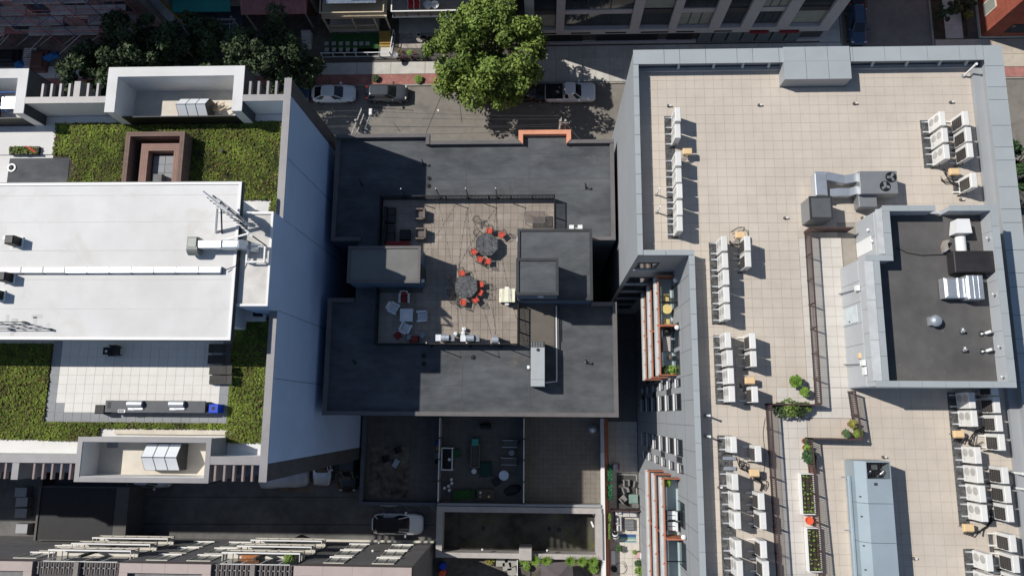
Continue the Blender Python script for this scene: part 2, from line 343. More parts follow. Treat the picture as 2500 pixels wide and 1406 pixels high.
# green roof: soil bed with sedum tufts
beds = [(-35.6,-18.0,14.9,20.75),(-19.3,-18.0,12.9,14.9),(-60,-33.97,-1.9,4.6),(-33.97,-21.3,-1.12,-.74),(-33.97,-30.05,-1.95,-1.12),(-21.28,-18.0,-2.0,6.5)]
obj('soil_bed', [b for b in [MB()] if [b.box(*q,LD-.06,LD+.05) for q in beds]][0], soil, LB)
def tufts(name, regions, dens, mt, z, hole=None, size=.12, parent=None, kind='stuff', seedv=1):
    r = np.random.default_rng(seedv); V = []; Fc = []
    for (x0,x1,y0,y1) in regions:
        n = int((x1-x0)*(y1-y0)*dens)
        X = r.uniform(x0,x1,n); Y = r.uniform(y0,y1,n); A = r.uniform(0,6.28,n); T = r.uniform(-.9,.9,n); Sz = size*r.uniform(.5,1.5,n); Hh = r.uniform(.0,.10,n)
        for i in range(n):
            if hole and hole(X[i],Y[i]): continue
            ca,sa = math.cos(A[i])*Sz[i], math.sin(A[i])*Sz[i]; h = math.sin(T[i])*Sz[i]; zz = z+Hh[i]+abs(h)*.5
            k = len(V); V += [(X[i]-ca,Y[i]-sa,zz-h*.5),(X[i]+sa*.6,Y[i]-ca*.6,zz+.02),(X[i]+ca,Y[i]+sa,zz+h),(X[i]-sa*.6,Y[i]+ca*.6,zz+.02)]
            Fc.append((k,k+1,k+2,k+3))
    b = MB(); b.v = V; b.f = Fc
    return obj(name, b, mt, parent, kind=kind)
def nohole(x,y): return (-29.6 < x < -25.25 and y < 19.6 and y > 14) or (x < -34.0+.35*math.sin(3*y) and 14.9 < y < 18.3)
tufts('sedum', beds, 260, sedum, LD+.05, nohole, .08, LB, seedv=3)
tufts('sedum', beds, 40, mat('brown_sedum', (.10,.075,.035), .85, var=.4), LD+.08, nohole, .07, LB, seedv=4)
tufts('sedum', [(-21.25,-18.1,-2,3.2),(-34,-33,15.2,18),(-60,-33.97,-1.9,3),(-24,-18,15,20)], 18, mat('yellow_sedum', (.16,.17,.03), .8, var=.3), LD+.1, None, .09, LB, seedv=5)
obj('white_path', bx(-60,-35.6,18.4,20.7,LD-.06,LD+.04), white, LB); obj('white_path', bx(-60,-18,20.75,21.3,LD-.06,LD+.035), white, LB)
obj('membrane_patch', bx(-38.8,-34.3,14.9,18.1,LD+.05,LD+.08), tar, LB)
# ================================================================== MIDDLE BUILDING (dark roof with furnished deck)
MZ = 16.0
MX0,MX1 = -16.85,5.7
MBd = thing('apartment_building', 'dark flat-roofed building with furnished roof deck between two taller buildings', 'building', (-5.5,11,0), world=True)
foot = [(MX0,-.15),(MX1,-.15),(MX1,8.6),(3.75,8.6),(3.75,13.5),(MX1,13.5),(MX1,21.75),(-9.45,21.75),(-9.45,22.35),(MX0,22.35),(MX0,13.5),(-14.75,13.5),(-14.75,8.9),(MX0,8.9)]
obj('wall', MB().prism(foot, 0, MZ-.12), mat('slate_blue_siding', (.075,.10,.135), .7, var=.1), MBd)
obj('roof', MB().prism(foot, MZ-.12, MZ-.02), tar, MBd)
# roof sheets: seams of the membrane
sm = MB()
for y in (1.1,2.1,3.15,4.2,17.6,18.6,19.65,20.7): sm.box(-16.4,5.3,y,y+.04,MZ-.02,MZ-.012)
for x in (-6.2,-1.1): sm.box(x,x+.05,.1,5.2,MZ-.02,MZ-.0115); sm.box(x,x+.05,17.1,21.4,MZ-.02,MZ-.0115)
obj('membrane_seam', sm, mat('seam', (.085,.085,.087), .8), MBd, kind='stuff')
def parap(pts, t, z0, z1, mt, name='parapet', parent=MBd):
    for (xa,ya,xb,yb) in pts:
        if abs(xa-xb) < 1e-6: obj(name, bx(min(xa,xa+t),max(xa,xa+t),ya,yb,z0,z1), mt, parent)
        else: obj(name, bx(xa,xb,min(ya,ya+t),max(ya,ya+t),z0,z1), mt, parent)
        t = t
parap([(MX0,-.15,MX1,-.15)], .32, MZ-.02, MZ+.3, tarc); parap([(MX1,.17,MX1,8.6),(MX1,13.5,MX1,21.45)], -.32, MZ-.02, MZ+.295, tarc)
parap([(MX0,.17,MX0,8.9),(MX0,13.5,MX0,22.05)], .32, MZ-.02, MZ+.295, tarc)
parap([(MX0,22.35,-9.45,22.35)], -.3, MZ-.02, MZ+.45, tarc)
obj('parapet', bx(-9.45,-9.15,21.45,22.36,MZ-.02,MZ+.44), tarc, MBd)
parap([(MX0+.32,13.5,-14.45,13.5)], .3, MZ-.02, MZ+.28, tarc); parap([(MX0+.32,8.9,-14.75,8.9)], -.3, MZ-.02, MZ+.28, tarc); parap([(3.75,8.6,MX1-.32,8.6)], -.3, MZ-.02, MZ+.28, tarc); parap([(3.75,13.5,MX1-.32,13.5)], .3, MZ-.02, MZ+.28, tarc)
x0,x1,y0,y1 = R(1266,318,1394,343,MZ+.45)
obj('bay_wall', bx(x0+.02,x1-.02,21.752,y1-.02,0,MZ-.13), orange, MBd); obj('roof', bx(x0+.05,x1-.05,21.4,y1-.1,MZ-.13,MZ-.019), tar, MBd)
obj('orange_frame', MB().prism([(x0,y1),(x1,y1),(x1,21.78),(x1-.36,21.4),(x1-.36,y1-.36),(x0+.36,y1-.36),(x0+.36,21.4),(x0,21.78)], MZ-.13, MZ+.45), orange, MBd, label='orange stucco frame on the street parapet')
parap([(-9.15,21.75,x0+.3,21.75),(x1-.3,21.75,MX1,21.75)], -.3, MZ-.02, MZ+.38, tarc)
# deck paving
dk = obj('deck', MB().box(-12.86,.92,5.25,16.95,MZ-.02,MZ+.03), mat('deck_joint', (.13,.115,.10)), MBd)
xs = rngs(-12.84,.9,.58); ys = rngs(5.27,16.93,.58)
sk = lambda x,y: (x > -1.88 and y < 13.9) or (-14.7 < x < -9.15 and 9.6 < y < 12.5)
slabs(dk, xs, ys, MZ+.03, MZ+.05, deckm, .014, 300, key=lambda x,y: (x+4)**2+(y-9)**2, name='paver', skip=sk)
# stair bulkheads
def bulk(x0,x1,y0,y1,z0,z1,name):
    b = obj(name, bx(x0,x1,y0,y1,z0,z1), navy, MBd)
    q = MB(); q.box(x0-.06,x1+.06,y0-.06,y1+.06,z1,z1+.04); obj('roof', q, tarL if name == 'stair_bulkhead' else tar, MBd)
    q = MB(); t=.13; z=z1+.04
    q.box(x0-.07,x1+.07,y1-t,y1+.07,z,z+.1).box(x0-.07,x1+.07,y0-.07,y0+t,z,z+.1).box(x0-.07,x0+t,y0+t,y1-t,z,z+.1).box(x1-t,x1+.07,y0+t,y1-t,z,z+.1)
    obj('roof_edge', q, tarc if name == 'stair_bulkhead' else dmetal, MBd)
tarL = mat('grey_membrane_roof', (.17,.168,.162), .85, var=.15, sc=.8)
bulk(-14.65,-9.25,9.7,12.4,MZ-.02,18.7,'stair_bulkhead')
bulk(-1.85,3.66,8.45,13.8,MZ-.02,18.3,'stair_hall'); bulk(-1.84,1.06,8.46,11.0,18.44,20.7,'lift_bulkhead')
# doors and lamps on the bulkheads
obj('door', bx(-9.24,-9.2,10.2,11.2,MZ+.05,MZ+2.15), dmetal, MBd)
for (x,y,z) in ((-9.1,9.95,17.9),): obj('wall_lamp', bx(x-.1,x+.1,y-.12,y+.12,z,z+.12), whitep, MBd)
obj('wall_lamp', bx(-1.98,-1.86,13.0,13.4,17.4,17.8), whitep, MBd); obj('wall_lamp', bx(-1.98,-1.86,11.05,11.5,17.4,17.6), whitep, MBd); obj('wall_lamp', bx(-.9,-.3,13.82,13.95,17.9,18.05), whitep, MBd)
obj('wall_lamp', bx(-.35,.05,8.3,8.44,20.2,20.3), whitep, MBd); obj('floodlight', MB().box(2.0,2.35,13.85,14.15,18.3,18.45).box(2.65,3.0,13.85,14.15,18.3,18.45).box(2.3,2.7,13.82,13.95,18.2,18.3), whitep, MBd)
# ================================================================== RIGHT BUILDING
RZ, RP = 26.2, 27.2
RB = thing('apartment_building', 'grey clad apartment building with beige paved roof full of condensers', 'building', (17,5,0), world=True)
foot = [(5.98,9.9),(9.15,9.9),(9.15,-40),(29.5,-40),(29.5,23.6),(5.98,23.6)]
obj('wall', MB().prism(foot, 0, RZ-.06), wallg, RB)
rf = obj('roof', MB().prism([(6.2,10.1),(9.5,10.1),(9.5,-39),(29.2,-39),(29.2,23.4),(6.2,23.4)], RZ-.06, RZ-.02), jointm, RB)
obj('parapet', MB().box(5.98,6.22,9.9,23.6,RZ-.06,RP).box(6.22,28.5,22.9,23.6,RZ-.06,RP).box(28.55,29.5,-40,23.6,RZ-.06,RP).box(6.22,9.42,9.9,10.14,RZ-.06,RP).box(9.15,9.42,-40,9.9,RZ-.06,RP), wallg, RB)
obj('parapet_foot', MB().box(6.4,28.3,22.55,22.8,RZ,RZ+.25).box(28.0,28.55,-40,22.5,RZ,RZ+.35), wallg, RB)
def cope(x0,x1,y0,y1,along,step,w=None):
    a,b = (x0,x1) if along == 'x' else (y0,y1)
    p = a; k = 0
    while p < b-.05:
        st = step*(1 if not w else (1.5,.75,1.25)[k%3]); q = min(b,p+st)
        if b-q < .4: q = b
        g = .014
        o = bx(p+g,q-g,y0,y1,RP,RP+.05) if along == 'x' else bx(x0,x1,p+g,q-g,RP,RP+.05)
        obj('coping_panel', o, panel, RB); p = q; k += 1
cope(5.93,28.35,22.66,23.66,'x',1.35,True); cope(28.37,29.55,-14,23.66,'y',1.15,True); cope(5.93,6.27,9.87,22.64,'y',1.32)
cope(6.29,9.46,9.87,10.2,'x',1.4); cope(9.1,9.46,-14,9.85,'y',1.55)
obj('parapet_block', MB().box(15.64,19.85,21.45,22.9,RZ-.06,RP+.12), wallg, RB)
for i in range(3): obj('coping_panel', bx(15.62+1.42*i+.01,15.62+1.42*(i+1)-.02,21.42,22.66,RP+.12,RP+.17), panel, RB); obj('coping_panel', bx(15.62+1.42*i+.01,15.62+1.42*(i+1)-.02,22.68,23.67,RP+.1,RP+.15), panel, RB)
for x in (9.0,11.3,13.2,14.9,21.6,23.8,25.9,27.6): obj('bracket', MB().add([(x-.08,22.62,RZ+.2),(x+.08,22.62,RZ+.2),(x+.08,22.9,RZ+.2),(x-.08,22.9,RZ+.2),(x-.08,22.9,RZ+.7),(x+.08,22.9,RZ+.7)], [(0,1,2,3),(0,4,5,1),(0,3,4),(1,5,2)]), wallg2, RB)
# pavers
xs = rngs(6.4,28.6,.612); ys = rngs(-13.5,22.6,.612)
def rskip(x,y):
    if x < 9.6 and y < 10.2: return True
    if 15.6 < x < 19.9 and y > 21.4: return True
    if 18.8 < x < 26.4 and 1.7 < y < 12.2: return True
    return False
slabs(rf, xs, ys, RZ-.02, RZ, tilem, .011, 300, key=lambda x,y: (x-12)**2+(y-8)**2, name='paver', skip=rskip)
# pale walkway on the terrace side of the fence, as a raised strip of larger pale pavers
wk = obj('walkway', MB().box(16.25,18.95,1.75,11.2,RZ,RZ+.02).box(14.35,18.95,-.1,1.75,RZ,RZ+.02).box(14.35,16.1,-13.5,-.1,RZ,RZ+.02), mat('walk_joint', (.25,.23,.21)), RB)
slabs(wk, rngs(16.27,18.93,.61), rngs(1.77,11.18,.61), RZ+.02, RZ+.035, tile2, .014, 200, name='paver')
slabs(wk, rngs(14.37,18.93,.61), rngs(-.08,1.75,.61), RZ+.02, RZ+.035, tile2, .014, 60, name='paver')
slabs(wk, rngs(14.37,16.08,.61), rngs(-13.4,-.1,.61), RZ+.02, RZ+.035, tile2, .014, 120, name='paver')
# roof penthouse
PH = 30.0
pf = [(18.75,1.72),(26.35,1.72),(26.35,12.15),(19.9,12.15),(19.9,9.2),(18.75,9.2)]
obj('penthouse_wall', MB().prism(pf, RZ, PH-1.15), wallg2, RB)
obj('penthouse_roof', MB().prism([(19.0,1.9),(26.2,1.9),(26.2,12.0),(20.1,12.0),(20.1,9.0),(19.0,9.0)], PH-1.15, PH-1.1), tar2, RB)
def segs(lst, t, z0, z1, mt, nm, step, parent=RB):
    for (x0,x1,y0,y1) in lst:
        al = 'x' if x1-x0 > y1-y0 else 'y'; a,b = (x0,x1) if al == 'x' else (y0,y1)
        for i,(p,q) in enumerate(zip(rngs(a,b,step)[:-1],rngs(a,b,step)[1:])):
            obj(nm, bx(p+.008,q-.008,y0,y1,z0,z1) if al == 'x' else bx(x0,x1,p+.008,q-.008,z0,z1), mt, parent)
segs([(18.75,26.35,1.72,1.98),(26.05,26.35,1.98,12.15),(19.9,22.9,11.9,12.15),(23.7,26.05,11.9,12.15),(19.9,20.2,9.22,11.9),(18.75,19.05,1.98,8.95),(18.75,20.2,8.95,9.2)], .3, PH-1.15, PH-.04, wallg2, 'parapet_panel', 1.4)
segs([(18.7,26.4,1.67,2.02),(26.0,26.4,2.02,12.2),(19.85,22.9,11.86,12.2),(23.7,26.0,11.86,12.2),(19.85,20.25,9.25,11.86),(19.1,19.45,2.02,8.9),(18.7,20.25,8.9,9.25)], .3, PH-.04, PH+.02, panel, 'coping_panel', 1.3)
segs([(18.62,19.08,2.02,8.9)], .4, PH-.1, PH+.0, mat('pale_grey_panel', (.56,.57,.57), .5, .1, rnd=.2), 'sloped_panel', 2.3)
segs([(19.5,19.83,9.3,12.0)], .4, PH-.14, PH-.02, mat('pale_grey_panel', (.56,.57,.57), .5, .1, rnd=.2), 'sloped_panel', 2.7)
# wall panels on the west side of the penthouse (recessed joints)
for (x,ya,yb) in ((18.75,1.75,9.17),(19.9,9.25,12.12)):
    yy = rngs(ya,yb,1.25)
    for i in range(len(yy)-1):
        for (za,zb) in ((RZ+.05,RZ+1.28),(RZ+1.3,RZ+2.6)): obj('wall_panel', bx(x-.04,x-.002,yy[i]+.012,yy[i+1]-.012,za,zb), wallg2, RB)
dr = obj('door', bx(18.66,18.7,5.55,6.55,RZ+.06,RZ+2.15), mat('pale_door', (.55,.60,.61), .5), RB); obj('handle', bx(18.62,18.66,5.65,5.72,RZ+1.0,RZ+1.12), blackm, dr)
obj('door', bx(19.83,19.86,9.9,10.8,RZ+.06,RZ+2.1), whitep, RB)
for y in (7.5,3.1):
    obj('downpipe', MB().tube([(18.62,y,RZ+2.35),(18.55,y+.1,RZ+.05)], .05), wallg2, RB)
    obj('drain_head', MB().box(18.5,18.7,y-.16,y+.16,RZ+2.4,RZ+2.75), whitep, RB)
for (x,y,z) in ((19.82,11.2,28.1),(19.82,10.4,28.5)): obj('wall_lamp', MB().lathe([(.02,0),(.09,.03),(.09,.12),(.04,.16)], 10, (x-.06,y,z)), whitep, RB)
obj('wall_box', bx(18.6,18.7,2.4,2.85,28.6,29.0), whitep, RB); obj('wall_box', bx(18.58,18.7,3.4,3.7,28.2,28.4), tan, RB)
# little lamps along the inner penthouse parapet
for y in (10.3,7.0,4.0,2.3): obj('parapet_hook', MB().tube([(26.02,y,PH-.4),(25.85,y,PH-.25),(25.75,y,PH-.2)], .05), whitep, RB)
# ================================================================== RIGHT ROOF EQUIPMENT
ACH = 1.38
def make_ac(coil):
    t = thing('condenser_unit', 'x', 'air conditioner')
    obj('cabinet', MB().bbox(-.18,.18,-.47,.47,.12,.12+ACH,.025), acw, t)
    if coil:
        c = obj('coil', bx(-.187,-.18,-.4,.28,.26,1.3), mat('coil_fins', (.05,.045,.042), .6, .2), t)
        g = MB()
        for i in range(1,8): g.box(-.194,-.187,-.4+.68*i/8-.006,-.4+.68*i/8+.006,.26,1.3)
        for i in range(1,5): g.box(-.195,-.188,-.4,.28,.26+1.04*i/5-.008,.26+1.04*i/5+.008)
        obj('guard', g, mat('guard_wire', (.20,.19,.18), .5, .4), c)
        obj('vent_slot', MB().box(-.184,-.18,-.43,-.40,.35,.7).box(-.184,-.18,-.43,-.40,.8,1.2), blackm, t)
    else:
        for z in (.5,1.1):
            f = MB(); n = 18
            f.add([(-.19,.12+.2*math.cos(6.2832*k/n),z+.26*math.sin(6.2832*k/n)) for k in range(n)]+[(-.18,.12+.23*math.cos(6.2832*k/n),z+.28*math.sin(6.2832*k/n)) for k in range(n)], [tuple(range(n-1,-1,-1))]+[(k,(k+1)%n,n+(k+1)%n,n+k) for k in range(n)])
            obj('fan_grille', f, mat('grille_grey', (.42,.41,.39), .6, var=.15, sc=12), t)
        obj('badge', bx(-.183,-.18,-.35,-.2,.35,.45), mat('badge_grey', (.5,.5,.5)), t)
    for y in (-.34,.34): obj('stand_rail', bx(-.55,.3,y-.045,y+.045,0,.12), galv if not coil else acw, t)
    obj('refrigerant_pipe', MB().tube([(.05,-.47,.5),(.05,-.56,.45),(-.02,-.56,.14),(-.3,-.56,.05)], .035), blackm, t)
    return t
AC = {}
def place_ac(ex, ya, yb, coil, label, group):
    X, Y = W(ex, (ya+yb)/2, RZ+.12+ACH); loc = (X-.18+random.uniform(-.02,.02), Y+random.uniform(-.015,.015), RZ+.008)
    if coil not in AC: AC[coil] = t = make_ac(coil); t.location = loc; t['label'] = label; t['group'] = group
    else: copyt(AC[coil], loc, label=label, group=group)
    return loc
ga = 'condensers on the beige roof'
ORD = ('first','second','third','fourth','fifth')
def col(lst, coil, label, grp):
    return [place_ac(e,a,b,coil,(label if len(lst) == 1 else ORD[i]+' '+label),grp) for i,(e,a,b) in enumerate(lst)]
def gravelbed(x0,x1,y0,y1,label):
    r = np.random.default_rng(int(abs(x0*100+y0*10))); b = MB(); b.box(x0,x1,y0,y1,RZ,RZ+.03)
    n = int((x1-x0)*(y1-y0)*170)
    for i in range(n):
        x,y = r.uniform(x0+.03,x1-.03), r.uniform(y0+.03,y1-.03); s = r.uniform(.02,.05); h = r.uniform(.03,.06)
        b.add([(x-s,y-s*.7,RZ+.03),(x+s*.8,y-s,RZ+.03),(x+s,y+s*.8,RZ+.03),(x-s*.7,y+s,RZ+.03),(x,y,RZ+.03+h)], [(0,1,4),(1,2,4),(2,3,4),(3,0,4)])
    o = obj('gravel_bed', b, gravel); o['kind'] = 'stuff'; tag(o, label, 'gravel')
Lw = 'white condenser in the long single row along the roof\'s west edge'
PA = col([(1662,261,297),(1662.5,300,341)], 0, 'white twin-fan condenser from the north parapet in the west edge row', 'west edge condensers, head pair')
PA += col([(1664,368,406),(1665,409,447),(1666,448,485),(1667,488,526),(1668,528,565)], 0, 'white condenser south of the tan box in the west edge row', 'west edge condensers, run of five')
gravelbed(PA[0][0]-.62,PA[0][0]-.0,PA[-1][1]-.6,PA[0][1]+.5,'dark gravel strip under the single row of condensers by the west edge')
PB = col([(1776,575,613),(1778,617,654),(1780,658,696),(1782,700,739),(1784,742,780)], 0, 'white twin-fan condenser from the notch corner, in the run of five', 'notch corner condensers, run of five')
col([(1833,575,613),(1835,615,652)], 1, 'dark-coil condenser below the tan box, beside the run of five', 'notch corner condensers, pair')
gravelbed(PB[0][0]-.62,PB[0][0]-.0,PB[-1][1]-.6,PB[0][1]+.4,'dark gravel strip under the run of five condensers by the notch')
PC = col([(1786,810,850),(1789,853,893),(1793,897,938),(1795,941,982)], 0, 'white twin-fan condenser counted southward in the run of four near potted shrubs', 'condensers near potted shrubs, run of four')
col([(1845,811,852),(1848,855,896),(1852,943,983)], 1, 'dark-coil condenser counted southward behind the run of four near potted shrubs', 'condensers near potted shrubs, coil side')
gravelbed(PC[0][0]-.55,PC[0][0]+.1,PC[-1][1]-.6,PC[0][1]+.45,'dark gravel strip under the run of four condensers')
PD = col([(1799,1065,1106)], 0, 'lone white twin-fan condenser above an empty pair of stand rails', None)
PD += col([(1804,1155,1198),(1807,1200,1246),(1809,1248,1293)], 0, 'twin-fan condenser south of the empty rails, near the long brown fence', 'long fence condensers, run of three')
PD += col([(1812,1315,1363),(1815,1365,1412)], 0, 'twin-fan condenser after the gravel gap near the long brown fence', 'long fence condensers, south pair')
col([(1860,1087,1128)], 1, 'white coil-side condenser standing alone beside a tan junction box and fence', None)
col([(1867,1202,1246),(1871,1248,1294)], 1, 'dark-coil condenser south of the loose pipes by the long brown fence', 'long fence condensers, coil middle pair')
col([(1873,1316,1366),(1878,1367,1414)], 1, 'dark-coil condenser after the gravel gap by the long brown fence', 'long fence condensers, coil south pair')
gravelbed(PD[0][0]-.62,PD[0][0]+.25,PD[-1][1]-1.2,PD[0][1]+.5,'dark gravel strip under the condensers by the long brown fence')
PF = col([(2309,271,308),(2314,311,348),(2318,350,390)], 0, 'white twin-fan condenser from the north parapet in the far corner cluster', 'far corner condensers, fan side')
col([(2366,270,307),(2372,310,347),(2376,348,385)], 1, 'dark-coil condenser from the north parapet in the far corner cluster', 'far corner condensers, coil side')
col([(2385,421,458)], 1, 'single white coil-side condenser on a small gravel bed by the east parapet', None)
gravelbed(PF[0][0]-.62,PF[0][0]-.02,PF[-1][1]-.55,PF[0][1]+.5,'dark gravel strip under the condensers at the far roof corner')
gravelbed(*R(2325,440,2352,474,RZ),'small dark gravel bed under a single condenser by the east parapet')
PG = col([(2382,957,998),(2387,1001,1042)], 0, 'twin-fan condenser from the penthouse, north of the tan box', 'penthouse side condensers, fan pair')
PG += col([(2396,1091,1133),(2401,1137,1181),(2407,1183,1229),(2412,1229,1277)], 0, 'twin-fan condenser southward in the run of four between two tan boxes', 'penthouse side condensers, run of four')
PG2 = col([(2425,1348,1398),(2428,1400,1448)], 0, 'twin-fan condenser south of the lower tan box near east parapet', 'south-east condensers, fan pair')
col([(2438,927,963),(2443,966,1009),(2449,1013,1054),(2455,1058,1100)], 1, 'dark-coil condenser from the penthouse along the east parapet', 'penthouse side condensers, coil run')
col([(2464,1138,1181),(2469,1184,1230),(2475,1230,1277)], 1, 'dark-coil condenser southward in the three beside two white vent pipes', 'penthouse side condensers, coil three')
col([(2483,1302,1351),(2490,1353,1401),(2495,1402,1452)], 1, 'dark-coil condenser southward in the last run by the east parapet', 'south-east condensers, coil run')
gravelbed(PG[0][0]-.62,PG[0][0]-.02,PG[-1][1]-.9,PG[0][1]+.5,'dark gravel strip beside the penthouse condensers')
gravelbed(PG2[0][0]-.62,PG2[0][0]-.0,PG2[-1][1]-.6,PG2[0][1]+.5,'dark gravel strip under the south-east condenser pair')
gravelbed(*R(2412,1302,2428,1360,RZ),'short dark gravel strip beside the southmost coil-side condensers')
# junction boxes with hose bundles
def jbox(px, py, label, dirs):
    X,Y = W(px,py,RZ+.75); t = thing('junction_box', label, 'junction box', (X,Y,RZ+.004), group='tan junction boxes')
    obj('housing', MB().bbox(-.29,.29,-.2,.2,.5,.75,.03), tan, t)
    for sx in (-.22,.22): obj('leg', MB().tube([(sx,0,0),(sx,0,.5)], .025), gmetal, t)
    b = MB()
    for i in range(9): b.box(-.26+.06*i,-.23+.06*i,-.235,-.2,.55,.68)
    obj('gland', b, tan, t)
    hs = MB(); r = random.Random(px)
    for i in range(5):
        d = dirs*(.25+.09*i); x = -.24+.08*i
        hs.tube([(x,-.23,.6),(x+d*.3,-.34-.03*i,.42),(x+d*.9,-.42-.05*i,.1),(x+d*1.5,-.3+r.uniform(-.2,.2),.05)], .018, 5)
    obj('hose_bundle', hs, blackm, t)
    return t
jbox(1679,369,'tan junction box with black hoses in the gap of the west edge row',-.6)
jbox(1808,573,'tan junction box at the head of the coil-side pair near the notch',-.7)
jbox(1832,928,'tan junction box between coil-side condensers near the potted shrubs',-.6)
jbox(1843,1154,'tan junction box among loose black pipes by the long brown fence',.5)
jbox(2332,418,'tan junction box with grey hoses below the far corner condensers',-.7)
jbox(2343,1059,'tan junction box on gravel near the penthouse shadow',.9)
jbox(2367,1288,'tan junction box at the foot of the run of four condensers',.9)
# pipe bundles
def hose(pts, r, label, n=3):
    b = MB(); Pn = [Vector(p) for p in pts]; sm_ = []
    for k in range(len(Pn)-1):
        p0,p1,p2,p3 = Pn[max(k-1,0)],Pn[k],Pn[k+1],Pn[min(k+2,len(Pn)-1)]
        for u in (0,.25,.5,.75): sm_.append(.5*((2*p1)+(p2-p0)*u+(2*p0-5*p1+4*p2-p3)*u*u+(3*p1-p0-3*p2+p3)*u**3))
    pts = [tuple(p) for p in sm_]+[tuple(Pn[-1])]; r *= .6
    for i in range(n):
        b.tube([(x+.09*i*(.6+.4*math.sin(k*.9+i)),y+.07*i*math.cos(k*.5+i),z+.02*i) for k,(x,y,z) in enumerate(pts)], r, 5)
    return tag(obj('hose', b, blackm), label, 'hose')
def px3(lst): return [(*W(a,b,z),z) for a,b,z in lst]
hose(px3([(1783,568,RZ+.2),(1800,556,RZ+.3),(1815,556,RZ+.3),(1815,566,RZ+.5)]), .03, 'black hose loop arching over to the tan box near the notch', 2)
for i in range(2):
    e = px3([(1765,1118,RZ+.12),(1797,1119,RZ+.12)] if i == 0 else [(1767,1143,RZ+.12),(1797,1143,RZ+.12)])
    tag(obj('stand_rail', MB().box(e[0][0],e[1][0],e[0][1]-.1,e[0][1]+.1,RZ+.03,RZ+.12), galv), 'empty grey stand rail on gravel with no condenser on it', 'stand rail', 'empty stand rails')
hose(px3([(1800,1120,RZ+.4),(1806,1140,RZ+.2),(1822,1150,RZ+.1),(1840,1165,RZ+.1),(1858,1180,RZ+.1),(1855,1198,RZ+.1)]), .045, 'loose black pipes piled beside the empty stand rails', 5)
hose(px3([(2410,1005,RZ+.3),(2400,1045,RZ+.2),(2375,1060,RZ+.3),(2365,1085,RZ+.1),(2392,1087,RZ+.1)]), .04, 'black pipes looping around the tan box near the penthouse shadow', 5)
hose(px3([(2412,1235,RZ+.3),(2418,1262,RZ+.1),(2405,1288,RZ+.1),(2385,1300,RZ+.1)]), .04, 'black pipes curling behind the lower tan box', 4)
hose(px3([(2300,412,RZ+.2),(2310,430,RZ+.1),(2322,448,RZ+.1),(2335,452,RZ+.2)]), .035, 'grey-black pipes between far corner condensers and single unit', 4)
hose(px3([(1868,1020,RZ+.03),(1863,1060,RZ+.03),(1868,1110,RZ+.03),(1864,1160,RZ+.03)]), .02, 'thin black cable lying along the long brown fence', 1)
# bent and straight vent pipes
def vent(px,py,h,label,lean=(0,0),r=.06,bend=False,grp=None,z0=RZ):
    X,Y = W(px,py,z0); t = thing('vent_pipe', label, 'vent pipe', (X,Y,z0), group=grp)
    obj('flashing', MB().lathe([(r*2.2,0),(r*1.6,.05),(r*1.1,.12)], 12), gmetal, t)
    p = [(0,0,.02),(0,0,h*.75),(lean[0],lean[1],h)] if bend else [(0,0,.02),(lean[0],lean[1],h)]
    obj('pipe', MB().tube(p, r, 10), whitep, t); obj('cap', MB().lathe([(r*1.25,0),(r*1.25,.05)], 12, (lean[0],lean[1],h-.01)), whitep, t)
    return t
vent(1602,476,1.0,'white bent vent pipe beside the west edge condensers','' or (.05,.12),.05,True,'bent vent pipes')
vent(1603.5,519,1.0,'white bent vent pipe beside the west edge condensers',(.05,.12),.05,True,'bent vent pipes')
vent(1723,1014,1.0,'white vent pipe casting a long shadow by the west coping',(0,0),.06,False,'pair of vent pipes by the west coping')
vent(1724,1064,1.0,'white vent pipe casting a long shadow by the west coping',(0,0),.06,False,'pair of vent pipes by the west coping')
vent(2352,187,1.3,'tall white vent pipe leaning in the far roof corner',(.1,.2),.07)
vent(2468,1153,.9,'white vent pipe between the condensers and the east parapet',(.1,0),.07,False,'vent pipes by the east parapet')
vent(2474,1190,.9,'white vent pipe between the condensers and the east parapet',(.1,0),.07,False,'vent pipes by the east parapet')
for i,(px,py,lb) in enumerate(((1631,260,'west edge condensers'),(1852,258,'middle of the roof'),(2084,254,'small parapet block'),(2319,251,'far corner condensers'),(1915,533,'grey sheet-metal box'),(2104,533,'ducted rooftop unit'),(1755,1189,'long gravel strip'),(2155,1115,'pale blue air handler'),(2344,488,'penthouse corner'),(2229,1362,'air handler shadow'))):
    X,Y = W(px,py,RZ); t = thing('roof_drain', 'small dark pedestal drain on pavers near the '+lb, 'roof drain', (X,Y,RZ+.004), group='small roof drains')
    obj('body', MB().lathe([(.09,0),(.09,.12),(.05,.16)], 10), mat('bronze', (.12,.10,.085)), t); obj('dome', bx(.02,.2,-.05,.05,.06,.15), acw, t)
